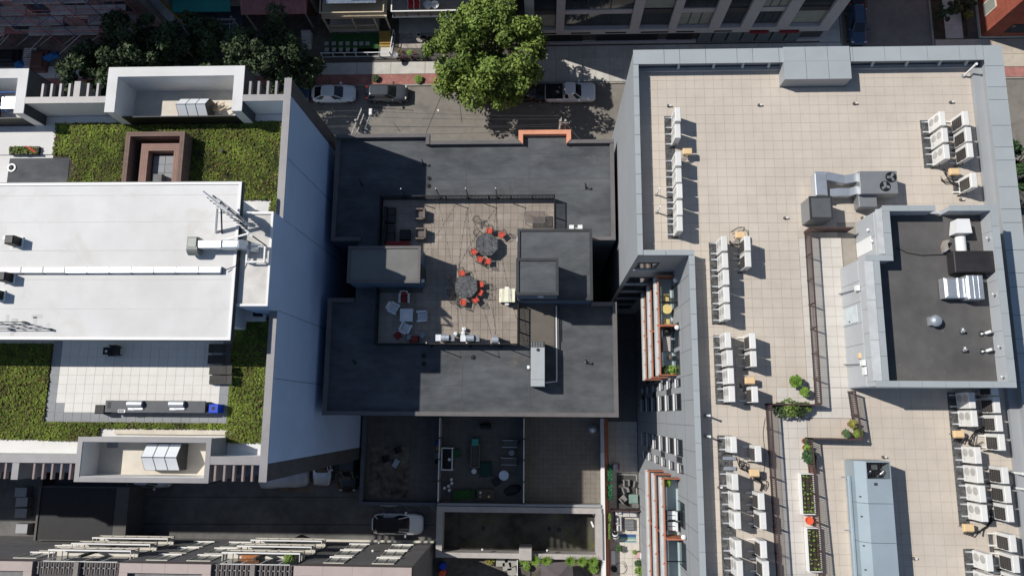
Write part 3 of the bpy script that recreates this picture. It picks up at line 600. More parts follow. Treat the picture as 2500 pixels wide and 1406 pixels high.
# ducted rooftop unit
t = thing('rooftop_unit', 'grey rooftop air unit with two top fans and silver ducts', 'rooftop unit', (*W(2110,470,RZ),RZ+.004))
def rel(t, px, py, z): X,Y = W(px,py,z); return X-t.location.x, Y-t.location.y
a = rel(t,2097,418,RZ+1.35); b = rel(t,2194,473,RZ+1.35)
obj('cabinet', MB().bbox(a[0],b[0],b[1],a[1],.15,1.35,.03), gmetal, t)
obj('base_rail', MB().box(a[0]+.1,b[0]-.1,b[1]+.1,b[1]+.25,0,.15).box(a[0]+.1,b[0]-.1,a[1]-.25,a[1]-.1,0,.15), dmetal, t)
for (px,py) in ((2175,433),(2161,455)):
    c = rel(t,px,py,RZ+1.35)
    f = obj('fan', MB().lathe([(.34,0),(.34,.02),(.30,.025)], 20, (c[0],c[1],1.35)), blackm, t)
    bl = MB()
    for k in range(3):
        an = k*2.09+px; ca,sa = math.cos(an),math.sin(an)
        bl.add([(c[0]+ca*.06-sa*.08,c[1]+sa*.06+ca*.08,1.385),(c[0]+ca*.27-sa*.1,c[1]+sa*.27+ca*.1,1.39),(c[0]+ca*.27+sa*.08,c[1]+sa*.27-ca*.08,1.41),(c[0]+ca*.06+sa*.06,c[1]+sa*.06-ca*.06,1.40)], [(0,1,2,3)])
    bl.lathe([(.08,0),(.08,.04)], 10, (c[0],c[1],1.38)); obj('blade', bl, gmetal, f)
c = rel(t,2093,475,RZ+.8); d = rel(t,2140,507,RZ+.8)
obj('hood', MB().bbox(c[0],d[0],d[1],c[1],0.2,.95,.03), gmetal, t)
e = [rel(t,x,y,RZ+1.0) for x,y in ((2097,427),(2062,432),(2020,425),(1990,424))]
w = .42
obj('duct', MB().loft([[(x,y-w,zz),(x,y+w*.3,zz),(x,y+w*.3,zz+.45),(x,y-w,zz+.45)] for (x,y),zz in zip(e,(.55,.5,.6,.6))]), galv, t)
e2 = [rel(t,x,y,RZ+.9) for x,y in ((2100,464),(2075,470),(2050,470),(2028,472))]
obj('duct', MB().loft([[(x,y-.2,zz),(x,y+.3,zz),(x,y+.3,zz+.42),(x,y-.2,zz+.42)] for (x,y),zz in zip(e2,(.5,.42,.42,.4))]), galv, t)
g = rel(t,1988,424,RZ+1.05); h = rel(t,2021,478,RZ+1.05)
obj('elbow', MB().bbox(g[0],h[0],h[1],g[1],.3,1.12,.05), galv, t)
X0,X1,Y0,Y1 = R(1975,481,2033,535,RZ+1.5)
t2 = thing('duct_housing', 'grey sheet-metal housing with dark membrane top below silver duct', 'duct housing', (X0,Y0,RZ+.004))
obj('housing', MB().box(0,X1-X0,0,Y1-Y0,0,1.5), gmetal, t2); obj('lid', MB().box(-.03,X1-X0+.03,-.03,Y1-Y0+.03,1.5,1.56), dmetal, t2); obj('membrane', MB().box(.1,X1-X0-.1,.1,Y1-Y0-.1,1.56,1.58), mat('grey_membrane', (.10,.105,.11)), t2)
# pale blue air handler
t = thing('air_handler', 'long pale blue air handler with open coil end and side pipe', 'air handler', (18.6,-2.5,RZ+.004))
bd = MB(); L0,L1 = -9.5,0
prof = [(-.5,.25),(-.5,1.55),(-.05,2.05),(1.35,2.05),(1.35,.25)]
x0 = -.25
segsY = [0,-2.35,-4.5,-6.4,-8.2,-10.5]
for i in range(5):
    ya,yb = segsY[i+1]+.012,segsY[i]-.012
    if i == 0: yb = -.98
    obj('casing', MB().loft([[(x+.3*0,yb,z) for x,z in prof],[(x,ya,z) for x,z in prof]]), blueu, t)
obj('coil_end', MB().loft([[(-.5,0,.25),(-.5,0,1.55),(-.05,0,2.05),(.0,0,2.05),(.0,0,.25)],[(-.5,-.98,.25),(-.5,-.98,1.55),(-.05,-.98,2.05),(.0,-.98,2.05),(.0,-.98,.25)]]).box(0,1.35,-.06,0,.25,2.05).box(1.29,1.35,-.98,-.06,.25,2.05), blueu, t)
obj('well', bx(0,1.29,-.98,-.06,.25,1.1), blackm, t)
gr = MB()
for i in range(15): gr.box(.02+.09*i-.005,.02+.09*i+.005,-.98,-.06,2.03,2.045)
for i in range(11): gr.box(.0,1.29,-.97+.09*i-.005,-.97+.09*i+.005,2.02,2.03)
obj('guard', gr, dmetal, t)
for x in (.2,.95): obj('coil_pipe', MB().tube([(x,-.9,1.2),(x,-.75,1.6),(x+.15,-.6,1.7),(x+.2,-.5,1.3)], .06, 8), galv, t)
obj('motor', bx(.5,.85,-.5,-.2,1.1,1.5), gmetal, t)
obj('base_rail', MB().box(-.45,-.2,-10.4,-.05,0,.25).box(1.05,1.3,-10.4,-.05,0,.25), galv, t)
obj('side_pipe', MB().tube([(-.62,-.9,1.0),(-.62,-8.4,1.0)], .12, 8), blueu, t)
for y in (-1.0,-4.0,-7.6): obj('pipe_bracket', MB().box(-1.0,-.5,y-.04,y+.04,.8,.9), galv, t)
for y in (-2.0,-3.1,-4.7,-6.0): obj('latch', bx(-.40,-.28,y-.03,y+.03,1.7,1.78), dmetal, t)
obj('side_box', MB().bbox(1.36,1.85,-6.2,-5.0,.2,.7,.02), blueu, t); obj('label_plate', MB().add([(.35,-1.35,2.055),(.55,-1.35,2.055),(.55,-1.2,2.055),(.35,-1.2,2.055)], [(0,1,2,3)]), dmetal, t)
# brown terrace fences (posts, rails, pickets)
def fence(pts, h, label, z0, mt=brownm, post=1.5, pick=.115, name='fence', leanlamp=False):
    t = thing(name, label, 'fence', (*pts[0], z0))
    ox,oy = pts[0]; pk = MB()
    for (xa,ya),(xb,yb) in zip(pts[:-1],pts[1:]):
        L = math.hypot(xb-xa,yb-ya); ux,uy = (xb-xa)/L,(yb-ya)/L; nx,ny = -uy,ux
        for z,wd in ((h,.045),(.12,.03)):
            q = [(xa-ox+nx*wd,ya-oy+ny*wd),(xb-ox+nx*wd,yb-oy+ny*wd),(xb-ox-nx*wd,yb-oy-ny*wd),(xa-ox-nx*wd,ya-oy-ny*wd)]
            obj('rail', MB().prism(q, z-.04, z), mt, t)
        n = max(1,round(L/post))
        for i in range(n+1):
            x,y = xa-ox+ux*L*i/n, ya-oy+uy*L*i/n; obj('post', MB().box(x-.04,x+.04,y-.04,y+.04,0,h+.03), mt, t)
        n = int(L/pick)
        for i in range(n):
            x,y = xa-ox+ux*(i+.5)*L/n, ya-oy+uy*(i+.5)*L/n; pk.box(x-.022,x+.022,y-.022,y+.022,.1,h-.04)
    obj('pickets', pk, mt, t, kind='stuff'); return t
P0 = lambda x,y: W(x,y,RZ+1.1)
fence([P0(2082,556),P0(1979,556)], 1.1, 'short brown picket fence between penthouse wall and grey housing', RZ+.004)
fence([P0(1979,560),P0(2006,985)], 1.1, 'long brown picket fence facing the penthouse door', RZ+.004)
fence([P0(2004,988),P0(1882,986),P0(1910,1420)], 1.1, 'brown picket fence turning south past the potted plants and raised beds', RZ+.004)
fence([P0(2088,955),P0(2105,1070)], 1.1, 'short brown picket fence below the penthouse corner', RZ+.004)
fence([P0(2103,1073),P0(1982,1070),P0(2016,1420)], 1.1, 'brown picket fence between the raised beds and the air handler', RZ+.004)
# plants on the right roof
def blob_plant(name, label, X, Y, z, h, r, mt, pot=None, leaf=.09, n=160, cat='plant', grp=None, seedv=0):
    t = thing(name, label, cat, (X,Y,z), group=grp); q = random.Random(seedv+int(X*37+Y*11))
    zp = 0
    if pot: zp = .35; obj('pot', MB().lathe([(pot*.7,0),(pot,.32),(pot*1.08,.35),(pot*.9,.35),(pot*.85,.28)], 14), MATS[pot_m], t)
    obj('stem', MB().tube([(0,0,0 if not pot else .25),(.02,.01,zp+h*.5)], .025, 5), bark, t)
    b = MB()
    for i in range(n):
        a = q.uniform(0,6.28); rr = r*math.sqrt(q.random()); zz = zp+h*(.25+.75*q.random()*(1-.5*(rr/r)**2)); x,y = rr*math.cos(a),rr*math.sin(a)
        s = leaf*q.uniform(.6,1.4); b2 = q.uniform(0,6.28); tz = q.uniform(-.5,.5)
        u = Vector((math.cos(b2),math.sin(b2),tz)).normalized()*s; v = Vector((-math.sin(b2),math.cos(b2),q.uniform(-.4,.4))).normalized()*s*.5; c = Vector((x,y,zz))
        b.add([c-u,c-v,c+u,c+v], [(0,1,2,3)])
    obj('foliage', b, mt, t); return t
mat('terracotta', (.36,.14,.085), .8); mat('dark_pot', (.05,.05,.055), .5); mat('white_pot', (.62,.62,.6), .5)
pot_m = 'dark_pot'
blob_plant('potted_shrub','round lime green shrub in a pot beside the condensers',*W(1934,932,RZ),RZ+.004,.7,.36,leafy,.25,n=260)
blob_plant('potted_shrub','smaller lime green shrub in a pot near the fence corner',*W(1957,957,RZ),RZ+.004,.5,.28,leafy,.2,n=200)
for i,(px,py,r,h) in enumerate(((1898,1000,.5,.6),(1920,995,.55,.8),(1945,1000,.42,.5),(1960,994,.3,.4))):
    pot_m = 'dark_pot'; blob_plant('planter_shrub','loose green shrub crowded in the brown fence corner',*W(px,py,RZ),RZ+.04,h,r,leafb if i%2 else MATS['dark_leaf'],.22,n=220,grp='shrubs in the fence corner')
pot_m = 'terracotta'
blob_plant('potted_plant','bare terracotta pot with low growth by the fence bend',*W(1961,1076,RZ),RZ+.04,.15,.14,leafd,.18,n=30)
blob_plant('potted_plant','terracotta pot with small bright plant by the fence bend',*W(1963,1092,RZ),RZ+.04,.3,.2,leafy,.2,n=90)
pot_m = 'white_pot'; blob_plant('potted_shrub','dark green bushy shrub in a white pot by the fence bend',*W(1966,1113,RZ),RZ+.04,.6,.4,mat('mid_leaf', (.04,.085,.03), .6, var=.3),.27,n=320)
pot_m = 'terracotta'
blob_plant('potted_plant','yellowing plant with white blooms by the short lower fence',*W(2072,1035,RZ),RZ+.04,.5,.24,mat('yellow_leaf', (.22,.21,.05), .7, var=.3),.18,n=140)
blob_plant('potted_plant','low lime plants in terracotta at the foot of the short fence',*W(2088,1057,RZ),RZ+.04,.35,.28,leafy,.2,n=160)
blob_plant('potted_plant','small sage green plant left of the terracotta pots',*W(2057,1057,RZ),RZ+.04,.3,.22,mat('sage_leaf', (.10,.17,.07), .7, var=.3),.16,n=120)
for (ax_,ay_,bx_,by_,lb) in ((1953,1155,1985,1256,'upper'),(1968,1287,1999,1396,'lower')):
    x0,x1,y0,y1 = R(ax_,ay_,bx_,by_,RZ+.45)
    x1 = x0+.78
    t = thing('raised_bed', lb+' white raised planter bed with vegetable seedlings beside the brown fence', 'planter', (x0,y0,RZ+.04))
    w_,d_ = x1-x0,y1-y0
    for q in ((0,.05,0,d_),(w_-.05,w_,0,d_),(.05,w_-.05,0,.05),(.05,w_-.05,d_-.05,d_)): obj('board', bx(*q,0,.45), whitep, t)
    obj('soil', bx(.05,w_-.05,.05,d_-.05,0,.38), soil, t); b = MB()
    for i in range(1,3): b.box(.05+(w_-.1)*i/3-.008,.05+(w_-.1)*i/3+.008,.05,d_-.05,.38,.41)
    for i in range(1,9): b.box(.05,w_-.05,.05+(d_-.1)*i/9-.008,.05+(d_-.1)*i/9+.008,.385,.415)
    obj('grid_divider', b, blackm, t); q = random.Random(ay_); b = MB()
    for i in range(3):
        for j in range(9):
            cx,cy = .05+(w_-.1)*(i+.5)/3,.05+(d_-.1)*(j+.5)/9; rr = q.uniform(.03,.12)
            for m_ in range(q.choice((0,2,3,4))):
                an = q.uniform(0,6.28); s = q.uniform(.03,.07); x,y = cx+rr*q.uniform(-1,1),cy+rr*q.uniform(-1,1); zz = .4+q.uniform(0,.12)
                b.add([(x-s,y,zz),(x,y-s*.6,zz+.02),(x+s,y,zz+.03),(x,y+s*.6,zz+.01)], [(0,1,2,3)])
    obj('seedlings', b, leafy, t, kind='stuff')
X,Y = W(1976,1270,RZ+.3)
t = thing('bucket', 'bright red-orange tub between the two raised beds', 'tub', (X,Y,RZ+.04)); obj('body', MB().lathe([(.17,0),(.22,.28),(.23,.3),(.2,.3),(.19,.26)], 16), mat('red_plastic', (.75,.12,.05), .5), t); obj('rim', MB().lathe([(.225,.285),(.24,.3),(.24,.315),(.21,.315)], 16, cap=False), mat('red_plastic',0), t)
X,Y = W(1977,1170,RZ+.2)
t = thing('planter_box', 'small terracotta planter box hanging by the fence above the upper raised bed', 'planter', (*W(1986,1137,RZ+.2),RZ+.04)); obj('box', MB().bbox(-.15,.15,-.4,.4,0,.3,.02), MATS['terracotta'], t); obj('soil', bx(-.11,.11,-.36,.36,.3,.31), soil, t)
# penthouse roof equipment
PRZ = PH-1.1
def pr(px,py,z=0): return W(px,py,PRZ+z)
x0,x1,y0,y1 = R(2328,612,2432,664,PRZ+.9); t = thing('exhaust_unit', 'black boxy exhaust unit between silver duct and white cowl on dark roof', 'exhaust unit', (x0,y0,PRZ))
w_,d_ = x1-x0,y1-y0
obj('housing', MB().bbox(0,w_,0,d_,.12,.9,.04), mat('black_steel', (.04,.038,.04), .5, .3, var=.2), t); obj('base', bx(.1,w_-.1,.1,d_-.1,0,.12), dmetal, t)
p = rel(t,2352,612,PRZ+.7); q = rel(t,2352,575,PRZ+.7)
obj('duct', MB().tube([(p[0],d_-.02,.5),(p[0],d_+.9,.5)], .28, 16), whitep, t)
q = rel(t,2352,552,PRZ+.9); obj('cowl', MB().prism([(q[0]-.42,q[1]-.4),(q[0]+.5,q[1]-.4),(q[0]+.42,q[1]+.45),(q[0]-.28,q[1]+.45)], .1, .85), whitep, t)
a = rel(t,2305,600,PRZ+.1)
x0,x1,y0,y1 = R(2308,672,2405,730,PRZ+.9); t = thing('ductwork', 'wide ribbed silver duct section lying on the dark penthouse roof', 'duct', (x0,y0,PRZ)); w_,d_ = x1-x0,y1-y0
for i,(u,v,zz) in enumerate(((0,.36,.78),(.36,.56,.7),(.56,1,.92))): obj('duct_section', MB().bbox(w_*u+.005,w_*v-.005,(.1 if i < 2 else 0),d_-(.1 if i < 2 else 0),0.1,zz,.12 if i == 0 else .04), galv, t)
for i in range(3): obj('seam_rib', bx(w_*(.6+.13*i),w_*(.6+.13*i)+.03,.0,d_,.92,.945), galv, t)
obj('foot', MB().box(.1,w_-.1,.15,.3,0,.1).box(.1,w_-.1,d_-.3,d_-.15,0,.1), dmetal, t)
t = thing('roof_ventilator', 'round silver dome ventilator on the dark penthouse roof', 'ventilator', (*pr(2276,785),PRZ)); obj('base', bx(-.28,.28,-.25,.25,0,.22), galv, t); obj('dome', MB().lathe([(.22,.22),(.22,.35),(.34,.36),(.34,.44),(.27,.54),(.12,.6),(.02,.61)], 20), galv, t, smooth=False)
for i,(px,py,ln) in enumerate(((2349,810,-.22),(2396,815,.3),(2354,855,-.22),(2398,858,.3))):
    t = thing('exhaust_pipe', 'white tilted exhaust pipe in the cluster of four on the dark roof', 'vent pipe', (*pr(px,py),PRZ), group='four white exhaust pipes'); obj('flashing', MB().lathe([(.2,0),(.1,.04)], 12), dmetal, t)
    obj('pipe', MB().tube([(0,0,.0),(ln*.3,.02,.3),(ln,.1,.42)], .085, 10), whitep, t); obj('mouth', MB().lathe([(.09,0),(.095,.03)], 12, (ln,.1,.40)), gmetal, t)
t = thing('duct_fitting', 'bent tan sheet-metal offcut beside the white cowl', 'duct fitting', (*pr(2303,608),PRZ), .6); obj('bend', MB().loft([[(-.2,-.12,.0),(.1,-.12,.0),(.1,-.12,.3),(-.2,-.12,.3)],[(-.1,.2,.05),(.2,.15,.05),(.2,.15,.35),(-.1,.2,.35)],[(.2,.4,.1),(.45,.25,.1),(.45,.25,.4),(.2,.4,.4)]]), mat('tan_steel', (.5,.45,.38), .4, .4), t); obj('flange', bx(-.24,.14,-.16,-.12,0,.34), galv, t)
tag(obj('cable', MB().tube([(*pr(a,b),PRZ+.03) for a,b in ((2188,605),(2215,618),(2250,624),(2300,622),(2325,622))], .025, 5), blackm), 'black cable running across the dark penthouse roof', 'cable')
# ================================================================== MIDDLE ROOF DECK
DZ = MZ+.052
mesh_m = mat('dark_wrought_metal', (.05,.05,.052), .5, .5, var=.3)
tabm = mat('speckled_grey_top', (.10,.105,.11), .6, .3, var=.55, sc=9)
wick = mat('taupe_wicker', (.16,.135,.12), .85, var=.3, sc=14)
dwick = mat('black_wicker', (.025,.025,.028), .8, var=.3, sc=12)
fence([(-12.86,16.93),(.92,16.93)], 1.07, 'black picket railing along the street side of the roof deck', MZ, blackm, 1.75, .11, 'railing')
fence([(.92,16.9),(.92,14.0)], 1.07, 'short black railing beside the wire mesh table', MZ, blackm, 1.45, .11, 'railing')
fence([(-12.84,16.9),(-12.84,12.5)], 1.07, 'black railing behind the dark lounge sofas', MZ, blackm, 1.6, .11, 'railing')
fence([(-12.84,9.55),(-12.84,5.28)], 1.07, 'black railing beside the white armchairs', MZ, blackm, 1.6, .11, 'railing')
fence([(-12.84,5.25),(-1.9,5.25)], 1.07, 'black railing behind the barbecue grills', MZ, blackm, 1.75, .11, 'railing')
fence([(-1.88,5.28),(-1.88,8.35)], 1.07, 'black gate railing beside the grey roof air unit', MZ, blackm, 1.0, .11, 'railing')
def light_pole(X,Y,label,h=2.6):
    t = thing('light_pole', label, 'light pole', (X,Y,MZ)); obj('pole', MB().tube([(0,0,0),(0,0,h)], .035, 8), blackm, t); obj('finial', MB().lathe([(.05,0),(.05,.06),(.02,.09)], 8, (0,0,h-.02)), whitep, t); obj('base_plate', bx(-.1,.1,-.1,.1,0,.03), blackm, t); return (X,Y,MZ+h)
npx = [-10.9,-8.2,-5.9,-3.6]
NT = [light_pole(x,17.02,lb) for x,lb in zip(npx,('black light pole on street railing nearest the dark sofas','black light pole on street railing above the wicker armchairs','black light pole on street railing north of the octagonal tables','black light pole on street railing nearest the wire mesh table'))]
ST = [light_pole(x,5.17,lb) for x,lb in zip((-8.6,-5.6,-3.2),('black light pole on south railing left of the first grill','black light pole on south railing between the two silver grills','black light pole on south railing right of the small grill'))]
def string_light(a, b, sag, label, nb=20):
    t = thing('string_light', label, 'string light', a); b = [b[i]-a[i] for i in range(3)]
    pts = [(b[0]*u,b[1]*u,b[2]*u-sag*4*u*(1-u)) for u in [i/14 for i in range(15)]]
    obj('wire', MB().tube(pts, .009, 4), blackm, t); q = MB()
    for i in range(1,nb):
        u = i/nb; q.lathe([(.012,.06),(.03,.03),(.03,0),(.01,-.03)], 6, (b[0]*u,b[1]*u,b[2]*u-sag*4*u*(1-u)-.05))
    obj('bulbs', q, blackm, t, kind='stuff')
for a,b,s,l in ((NT[1],ST[0],.5,'string of bulbs from second street pole to the leftmost south pole'),(NT[2],ST[1],.5,'string of bulbs passing left of the upper octagonal table'),(NT[2],ST[2],.6,'string of bulbs crossing over the octagonal tables'),(NT[3],ST[2],.5,'string of bulbs nearest the wire mesh table'),(NT[2],(-9.2,11.5,18.6),.2,'string of bulbs slanting to the stair bulkhead'),(NT[1],ST[1],.55,'string of bulbs slanting over the shaded deck half')):
    string_light(a,b,s,l)
# octagonal tables
def oct_table(px,py,label,rz):
    t = thing('dining_table', label, 'table', (*W(px,py,MZ+.75),DZ), rz, group='octagonal tables')
    pts = lambda r,k=8,o=.3927: [(r*math.cos(6.2832*i/k+o),r*math.sin(6.2832*i/k+o)) for i in range(k)]
    tp = obj('table_top', MB().prism(pts(.95),.72,.745), tabm, t)
    q = MB()
    for i in range(8):
        a = 6.2832*i/8+.3927; b = a+6.2832/8
        q.add([(r*math.cos(g),r*math.sin(g),.75) for r,g in ((.95,a),(.95,b),(.89,b),(.89,a))], [(0,1,2,3)])
    for i in range(16):
        a = 6.2832*i/16; q.add([((.22+.0)*math.cos(a-.05),.22*math.sin(a-.05),.75),(.36*math.cos(a-.06),.36*math.sin(a-.06),.75),(.36*math.cos(a+.06),.36*math.sin(a+.06),.75),(.22*math.cos(a+.05),.22*math.sin(a+.05),.75)], [(0,1,2,3)])
        a += .2; q.add([(.6*math.cos(a-.04),.6*math.sin(a-.04),.75),(.8*math.cos(a-.02),.8*math.sin(a-.02),.75),(.8*math.cos(a+.02),.8*math.sin(a+.02),.75),(.6*math.cos(a+.04),.6*math.sin(a+.04),.75)], [(0,1,2,3)])
    obj('scrollwork', q, mesh_m, tp)
    obj('pedestal', MB().lathe([(.32,0),(.3,.05),(.08,.1),(.07,.66),(.3,.72)], 12), mesh_m, t); return t
T1 = oct_table(1189,598,'grey octagonal table with loose chairs nearest the street railing',0)
T2 = oct_table(1138,700,'grey octagonal table half edged by the bulkhead shadow',.1)
def dining_chair(cush, label, loc, rz):
    t = thing('dining_chair', label, 'chair', loc, rz, 'wrought metal dining chairs')
    st = MB()
    for i in range(6): st.tube([(-.22+.088*i,-.22,.43),(-.22+.088*i,.22,.43)], .012, 4)
    for i in range(4): st.tube([(-.24,-.2+.133*i,.43),(.24,-.2+.133*i,.43)], .012, 4)
    obj('seat', st, mesh_m, t)
    for x in (-.24,.24):
        for y in (-.22,.22): obj('leg', MB().tube([(x,y*1.1,0),(x*.95,y,.43)], .016, 5), mesh_m, t)
        obj('armrest', MB().tube([(x,-.22,.43),(x*1.1,-.2,.64),(x*1.1,.2,.66),(x,.26,.62)], .018, 5), mesh_m, t)
    bk = MB(); n = 12
    bk.tube([(.26*math.cos(math.pi*i/n),.24+.1*math.sin(math.pi*i/n)+.06,.43+.47*math.sin(math.pi*i/n)) for i in range(n+1)], .018, 5)
    for i in range(1,6): a = math.pi*i/6; bk.tube([(.2*math.cos(a),.25,.45),(.26*math.cos(a)*.95,.3+.1*math.sin(a),.43+.46*math.sin(a))], .011, 4)
    for z in (.55,.68): bk.tube([(-.24,.3,z),(0,.36,z),(.24,.3,z)], .011, 4)
    obj('backrest', bk, mesh_m, t)
    if cush: obj('cushion', MB().bbox(-.23,.23,-.23,.22,.445,.51,.03), cush, t)
    return t
C1 = dining_chair(red,'x',(0,0,0),0); C0 = dining_chair(None,'x',(0,0,0),0)
used = set()
def ch(px,py,tb,src,label,rz=None):
    X,Y = W(px,py,DZ+.5); 
    if rz is None: rz = math.atan2(-(tb.location.x-X),-(-(tb.location.y-Y)))  if False else math.atan2(Y-tb.location.y,X-tb.location.x)-math.pi/2
    if id(src) not in used: used.add(id(src)); src.location = (X,Y,DZ); src.rotation_euler = (0,0,rz); src['label'] = label
    else: copyt(src,(X,Y,DZ),rz,label)
ch(1195,563,T1,C1,'red-cushioned chair at the upper octagonal table, below the bare chairs')
ch(1225,573,T1,C1,'red-cushioned chair at the upper table, nearest the stair hall')
ch(1157,615,T1,C1,'red-cushioned chair tilted left of the upper octagonal table')
ch(1172,633,T1,C1,'red-cushioned chair below the upper table, beside the tilted one')
ch(1191,638,T1,C1,'red-cushioned chair tucked directly below the upper octagonal table')
ch(1166,541,T1,C0,'bare wire chair farthest from the upper octagonal table',.4); ch(1168,572,T1,C0,'bare wire chair touching the upper octagonal table')
ch(1128,667,T2,C1,'red-cushioned chair pushed under the top of the lower octagonal table')
ch(1174,694,T2,C1,'red-cushioned chair right of the lower table, nearer the street',-1.45); ch(1172,714,T2,C1,'red-cushioned chair right of the lower table, facing the cream cart')
ch(1161,732,T2,C1,'red-cushioned chair turned diagonally at the lower octagonal table'); ch(1131,738,T2,C1,'red-cushioned chair squarely below the lower octagonal table')
ch(1107,684,T2,C0,'bare wire chair at the lower table on the shadow edge'); ch(1103,712,T2,C0,'bare wire chair at the lower table, deep in shadow'); ch(1109,731,T2,C0,'bare wire chair between shadow and sun below the lower table')
# white plastic armchairs and square table
def armchair(label, px, py, rz, cush=None):
    t = thing('plastic_armchair', label, 'armchair', (*W(px,py,DZ+.45),DZ), rz, 'white plastic armchairs')
    sl = MB()
    for i in range(5): obj('seat_slat', bx(-.28,.28,-.33+.125*i,-.33+.125*i+.11,.36-.012*i,.39-.012*i), plastic, t)
    for i in range(5):
        x = -.24+.12*i; obj('back_slat', MB().add([(x-.055,.28,.34),(x+.055,.28,.34),(x+.055,.31,.34),(x-.055,.31,.34),(x-.055,.46,.95-.04*abs(i-2)),(x+.055,.46,.95-.04*abs(i-2)),(x+.055,.49,.95-.04*abs(i-2)),(x-.055,.49,.95-.04*abs(i-2))], [(3,2,1,0),(4,5,6,7),(0,1,5,4),(1,2,6,5),(2,3,7,6),(3,0,4,7)]), plastic, t)
    for s in (-1,1):
        obj('armrest', MB().bbox(s*.36-.075,s*.36+.075,-.4,.36,.55,.59,.02), plastic, t)
        obj('leg', bx(s*.33-.03,s*.33+.03,-.36,-.28,0,.55), plastic, t); obj('leg', bx(s*.33-.03,s*.33+.03,.26,.34,0,.55), plastic, t)
    if cush: obj('cushion', MB().bbox(-.25,.25,-.35,.27,.385,.46,.04), cush, t); obj('back_cushion', MB().add([(-.22,.24,.46),(.22,.24,.46),(.22,.32,.46),(-.22,.32,.46),(-.2,.4,.86),(.2,.4,.86),(.2,.47,.86),(-.2,.47,.86)], [(3,2,1,0),(4,5,6,7),(0,1,5,4),(1,2,6,5),(2,3,7,6),(3,0,4,7)]), cush, t)
    return t
armchair('white armchair with dark red cushions under the stair bulkhead',987,727,0,redd)
armchair('white armchair tilted beside the deck\'s west railing',961,752,1.1)
armchair('white armchair on the bulkhead-shadow side facing the square table',1030,772,-1.5)
armchair('white armchair south of the square table beside loose red cushions',990,800,math.pi-.45)
t = thing('square_table', 'pale square plastic table with a paper on top among white armchairs', 'table', (*W(992,769,DZ+.6),DZ)); 
obj('table_top', MB().bbox(-.5,.5,-.5,.5,.57,.6,.015), plastic, t); [obj('leg', bx(sx*.42-.03,sx*.42+.03,sy*.42-.03,sy*.42+.03,0,.57), plastic, t) for sx in (-1,1) for sy in (-1,1)]
t = tag(obj('paper_sheet', bx(-.2,.2,-.19,.19,0,.006), whitep), 'white paper sheet lying on the pale square table', 'paper'); t.location = (*W(992,769,DZ+.6),DZ+.602)
def cushion(px,py,label,rz,h=.1,z=0):
    o = tag(obj('cushion', MB().bbox(-.26,.26,-.26,.26,0,h,.04), redd), label, 'cushion', 'loose red cushions'); o.location = (*W(px,py,DZ+z),DZ+z); o.rotation_euler = (0,0,rz)
cushion(971,819,'loose dark red cushion lying by the white armchair\'s feet',.6); cushion(1012,828,'loose dark red cushion on a black stool by the south railing',.1,.12,.42)
t = thing('stool', 'black low stool under a red cushion by the south railing', 'stool', (*W(1012,828,DZ+.2),DZ)); obj('seat', bx(-.4,.4,-.24,.24,.36,.415), blackm, t); [obj('leg', bx(sx*.34-.025,sx*.34+.025,sy*.2-.025,sy*.2+.025,0,.36), blackm, t) for sx in (-1,1) for sy in (-1,1)]
for px,py,lb in ((999,823,'small round glass side table next to the red-cushioned stool'),(1031,818,'small round glass side table left of the first grill')):
    t = thing('side_table', lb, 'side table', (*W(px,py,DZ+.4),DZ)); obj('table_top', MB().lathe([(.2,.4),(.2,.42)], 18), mat('clear_top', (.20,.26,.30), .1, spec=.6), t); obj('pedestal', MB().lathe([(.14,0),(.03,.04),(.03,.4)], 10), gmetal, t)
# lounge set in the shade
def sofa(x0,x1,y0,y1,label,mt,cm,z0=DZ,back='W',h=.75,cat='sofa'):
    t = thing('sofa', label, cat, ((x0+x1)/2,(y0+y1)/2,z0)); w,d = (x1-x0)/2,(y1-y0)/2
    obj('base', bx(-w,w,-d,d,.03,.3), mt, t)
    if back == 'W': obj('backrest', MB().bbox(-w,-w+.18,-d,d,.3,h,.03), mt, t); obj('seat_cushion', MB().bbox(-w+.2,w,-d+.03,-.01,.3,.42,.04), cm, t); obj('seat_cushion', MB().bbox(-w+.2,w,.01,d-.03,.3,.42,.04), cm, t)
    elif back == 'E': obj('backrest', MB().bbox(w-.18,w,-d,d,.3,h,.03), mt, t); obj('seat_cushion', MB().bbox(-w,w-.2,-d+.03,-.01,.3,.42,.04), cm, t); obj('seat_cushion', MB().bbox(-w,w-.2,.01,d-.03,.3,.42,.04), cm, t)
    else: obj('backrest', MB().bbox(-w,w,d-.18,d,.3,h,.03), mt, t); obj('seat_cushion', MB().bbox(-w+.03,w-.03,-d,d-.2,.3,.42,.04), cm, t)
    return t
sofa(-12.55,-11.75,14.9,16.2,'dark sofa in the shaded deck corner nearest the street railing',dwick,mat('charcoal_cushion', (.04,.04,.045)))
sofa(-12.55,-11.75,13.3,14.75,'dark sofa in the shaded corner beside the black ottoman',dwick,mat('charcoal_cushion',0))
t = thing('ottoman', 'black square ottoman in the shaded lounge corner', 'ottoman', (*W(988,573,DZ+.4),DZ)); obj('body', MB().bbox(-.42,.42,-.42,.42,.03,.38,.03), dwick, t); obj('pad', MB().bbox(-.41,.41,-.41,.41,.38,.45,.03), blackm, t)
t = thing('bench', 'dark red cushioned bench against the stair bulkhead', 'bench', (*W(970,595,DZ+.4),DZ)); obj('seat', MB().bbox(-.95,.95,-.2,.2,.34,.45,.04), redd, t); obj('frame', bx(-.93,.93,-.19,.19,.25,.34), dwick, t); [obj('leg', bx(x-.03,x+.03,-.17,.17,0,.25), dwick, t) for x in (-.85,.85)]
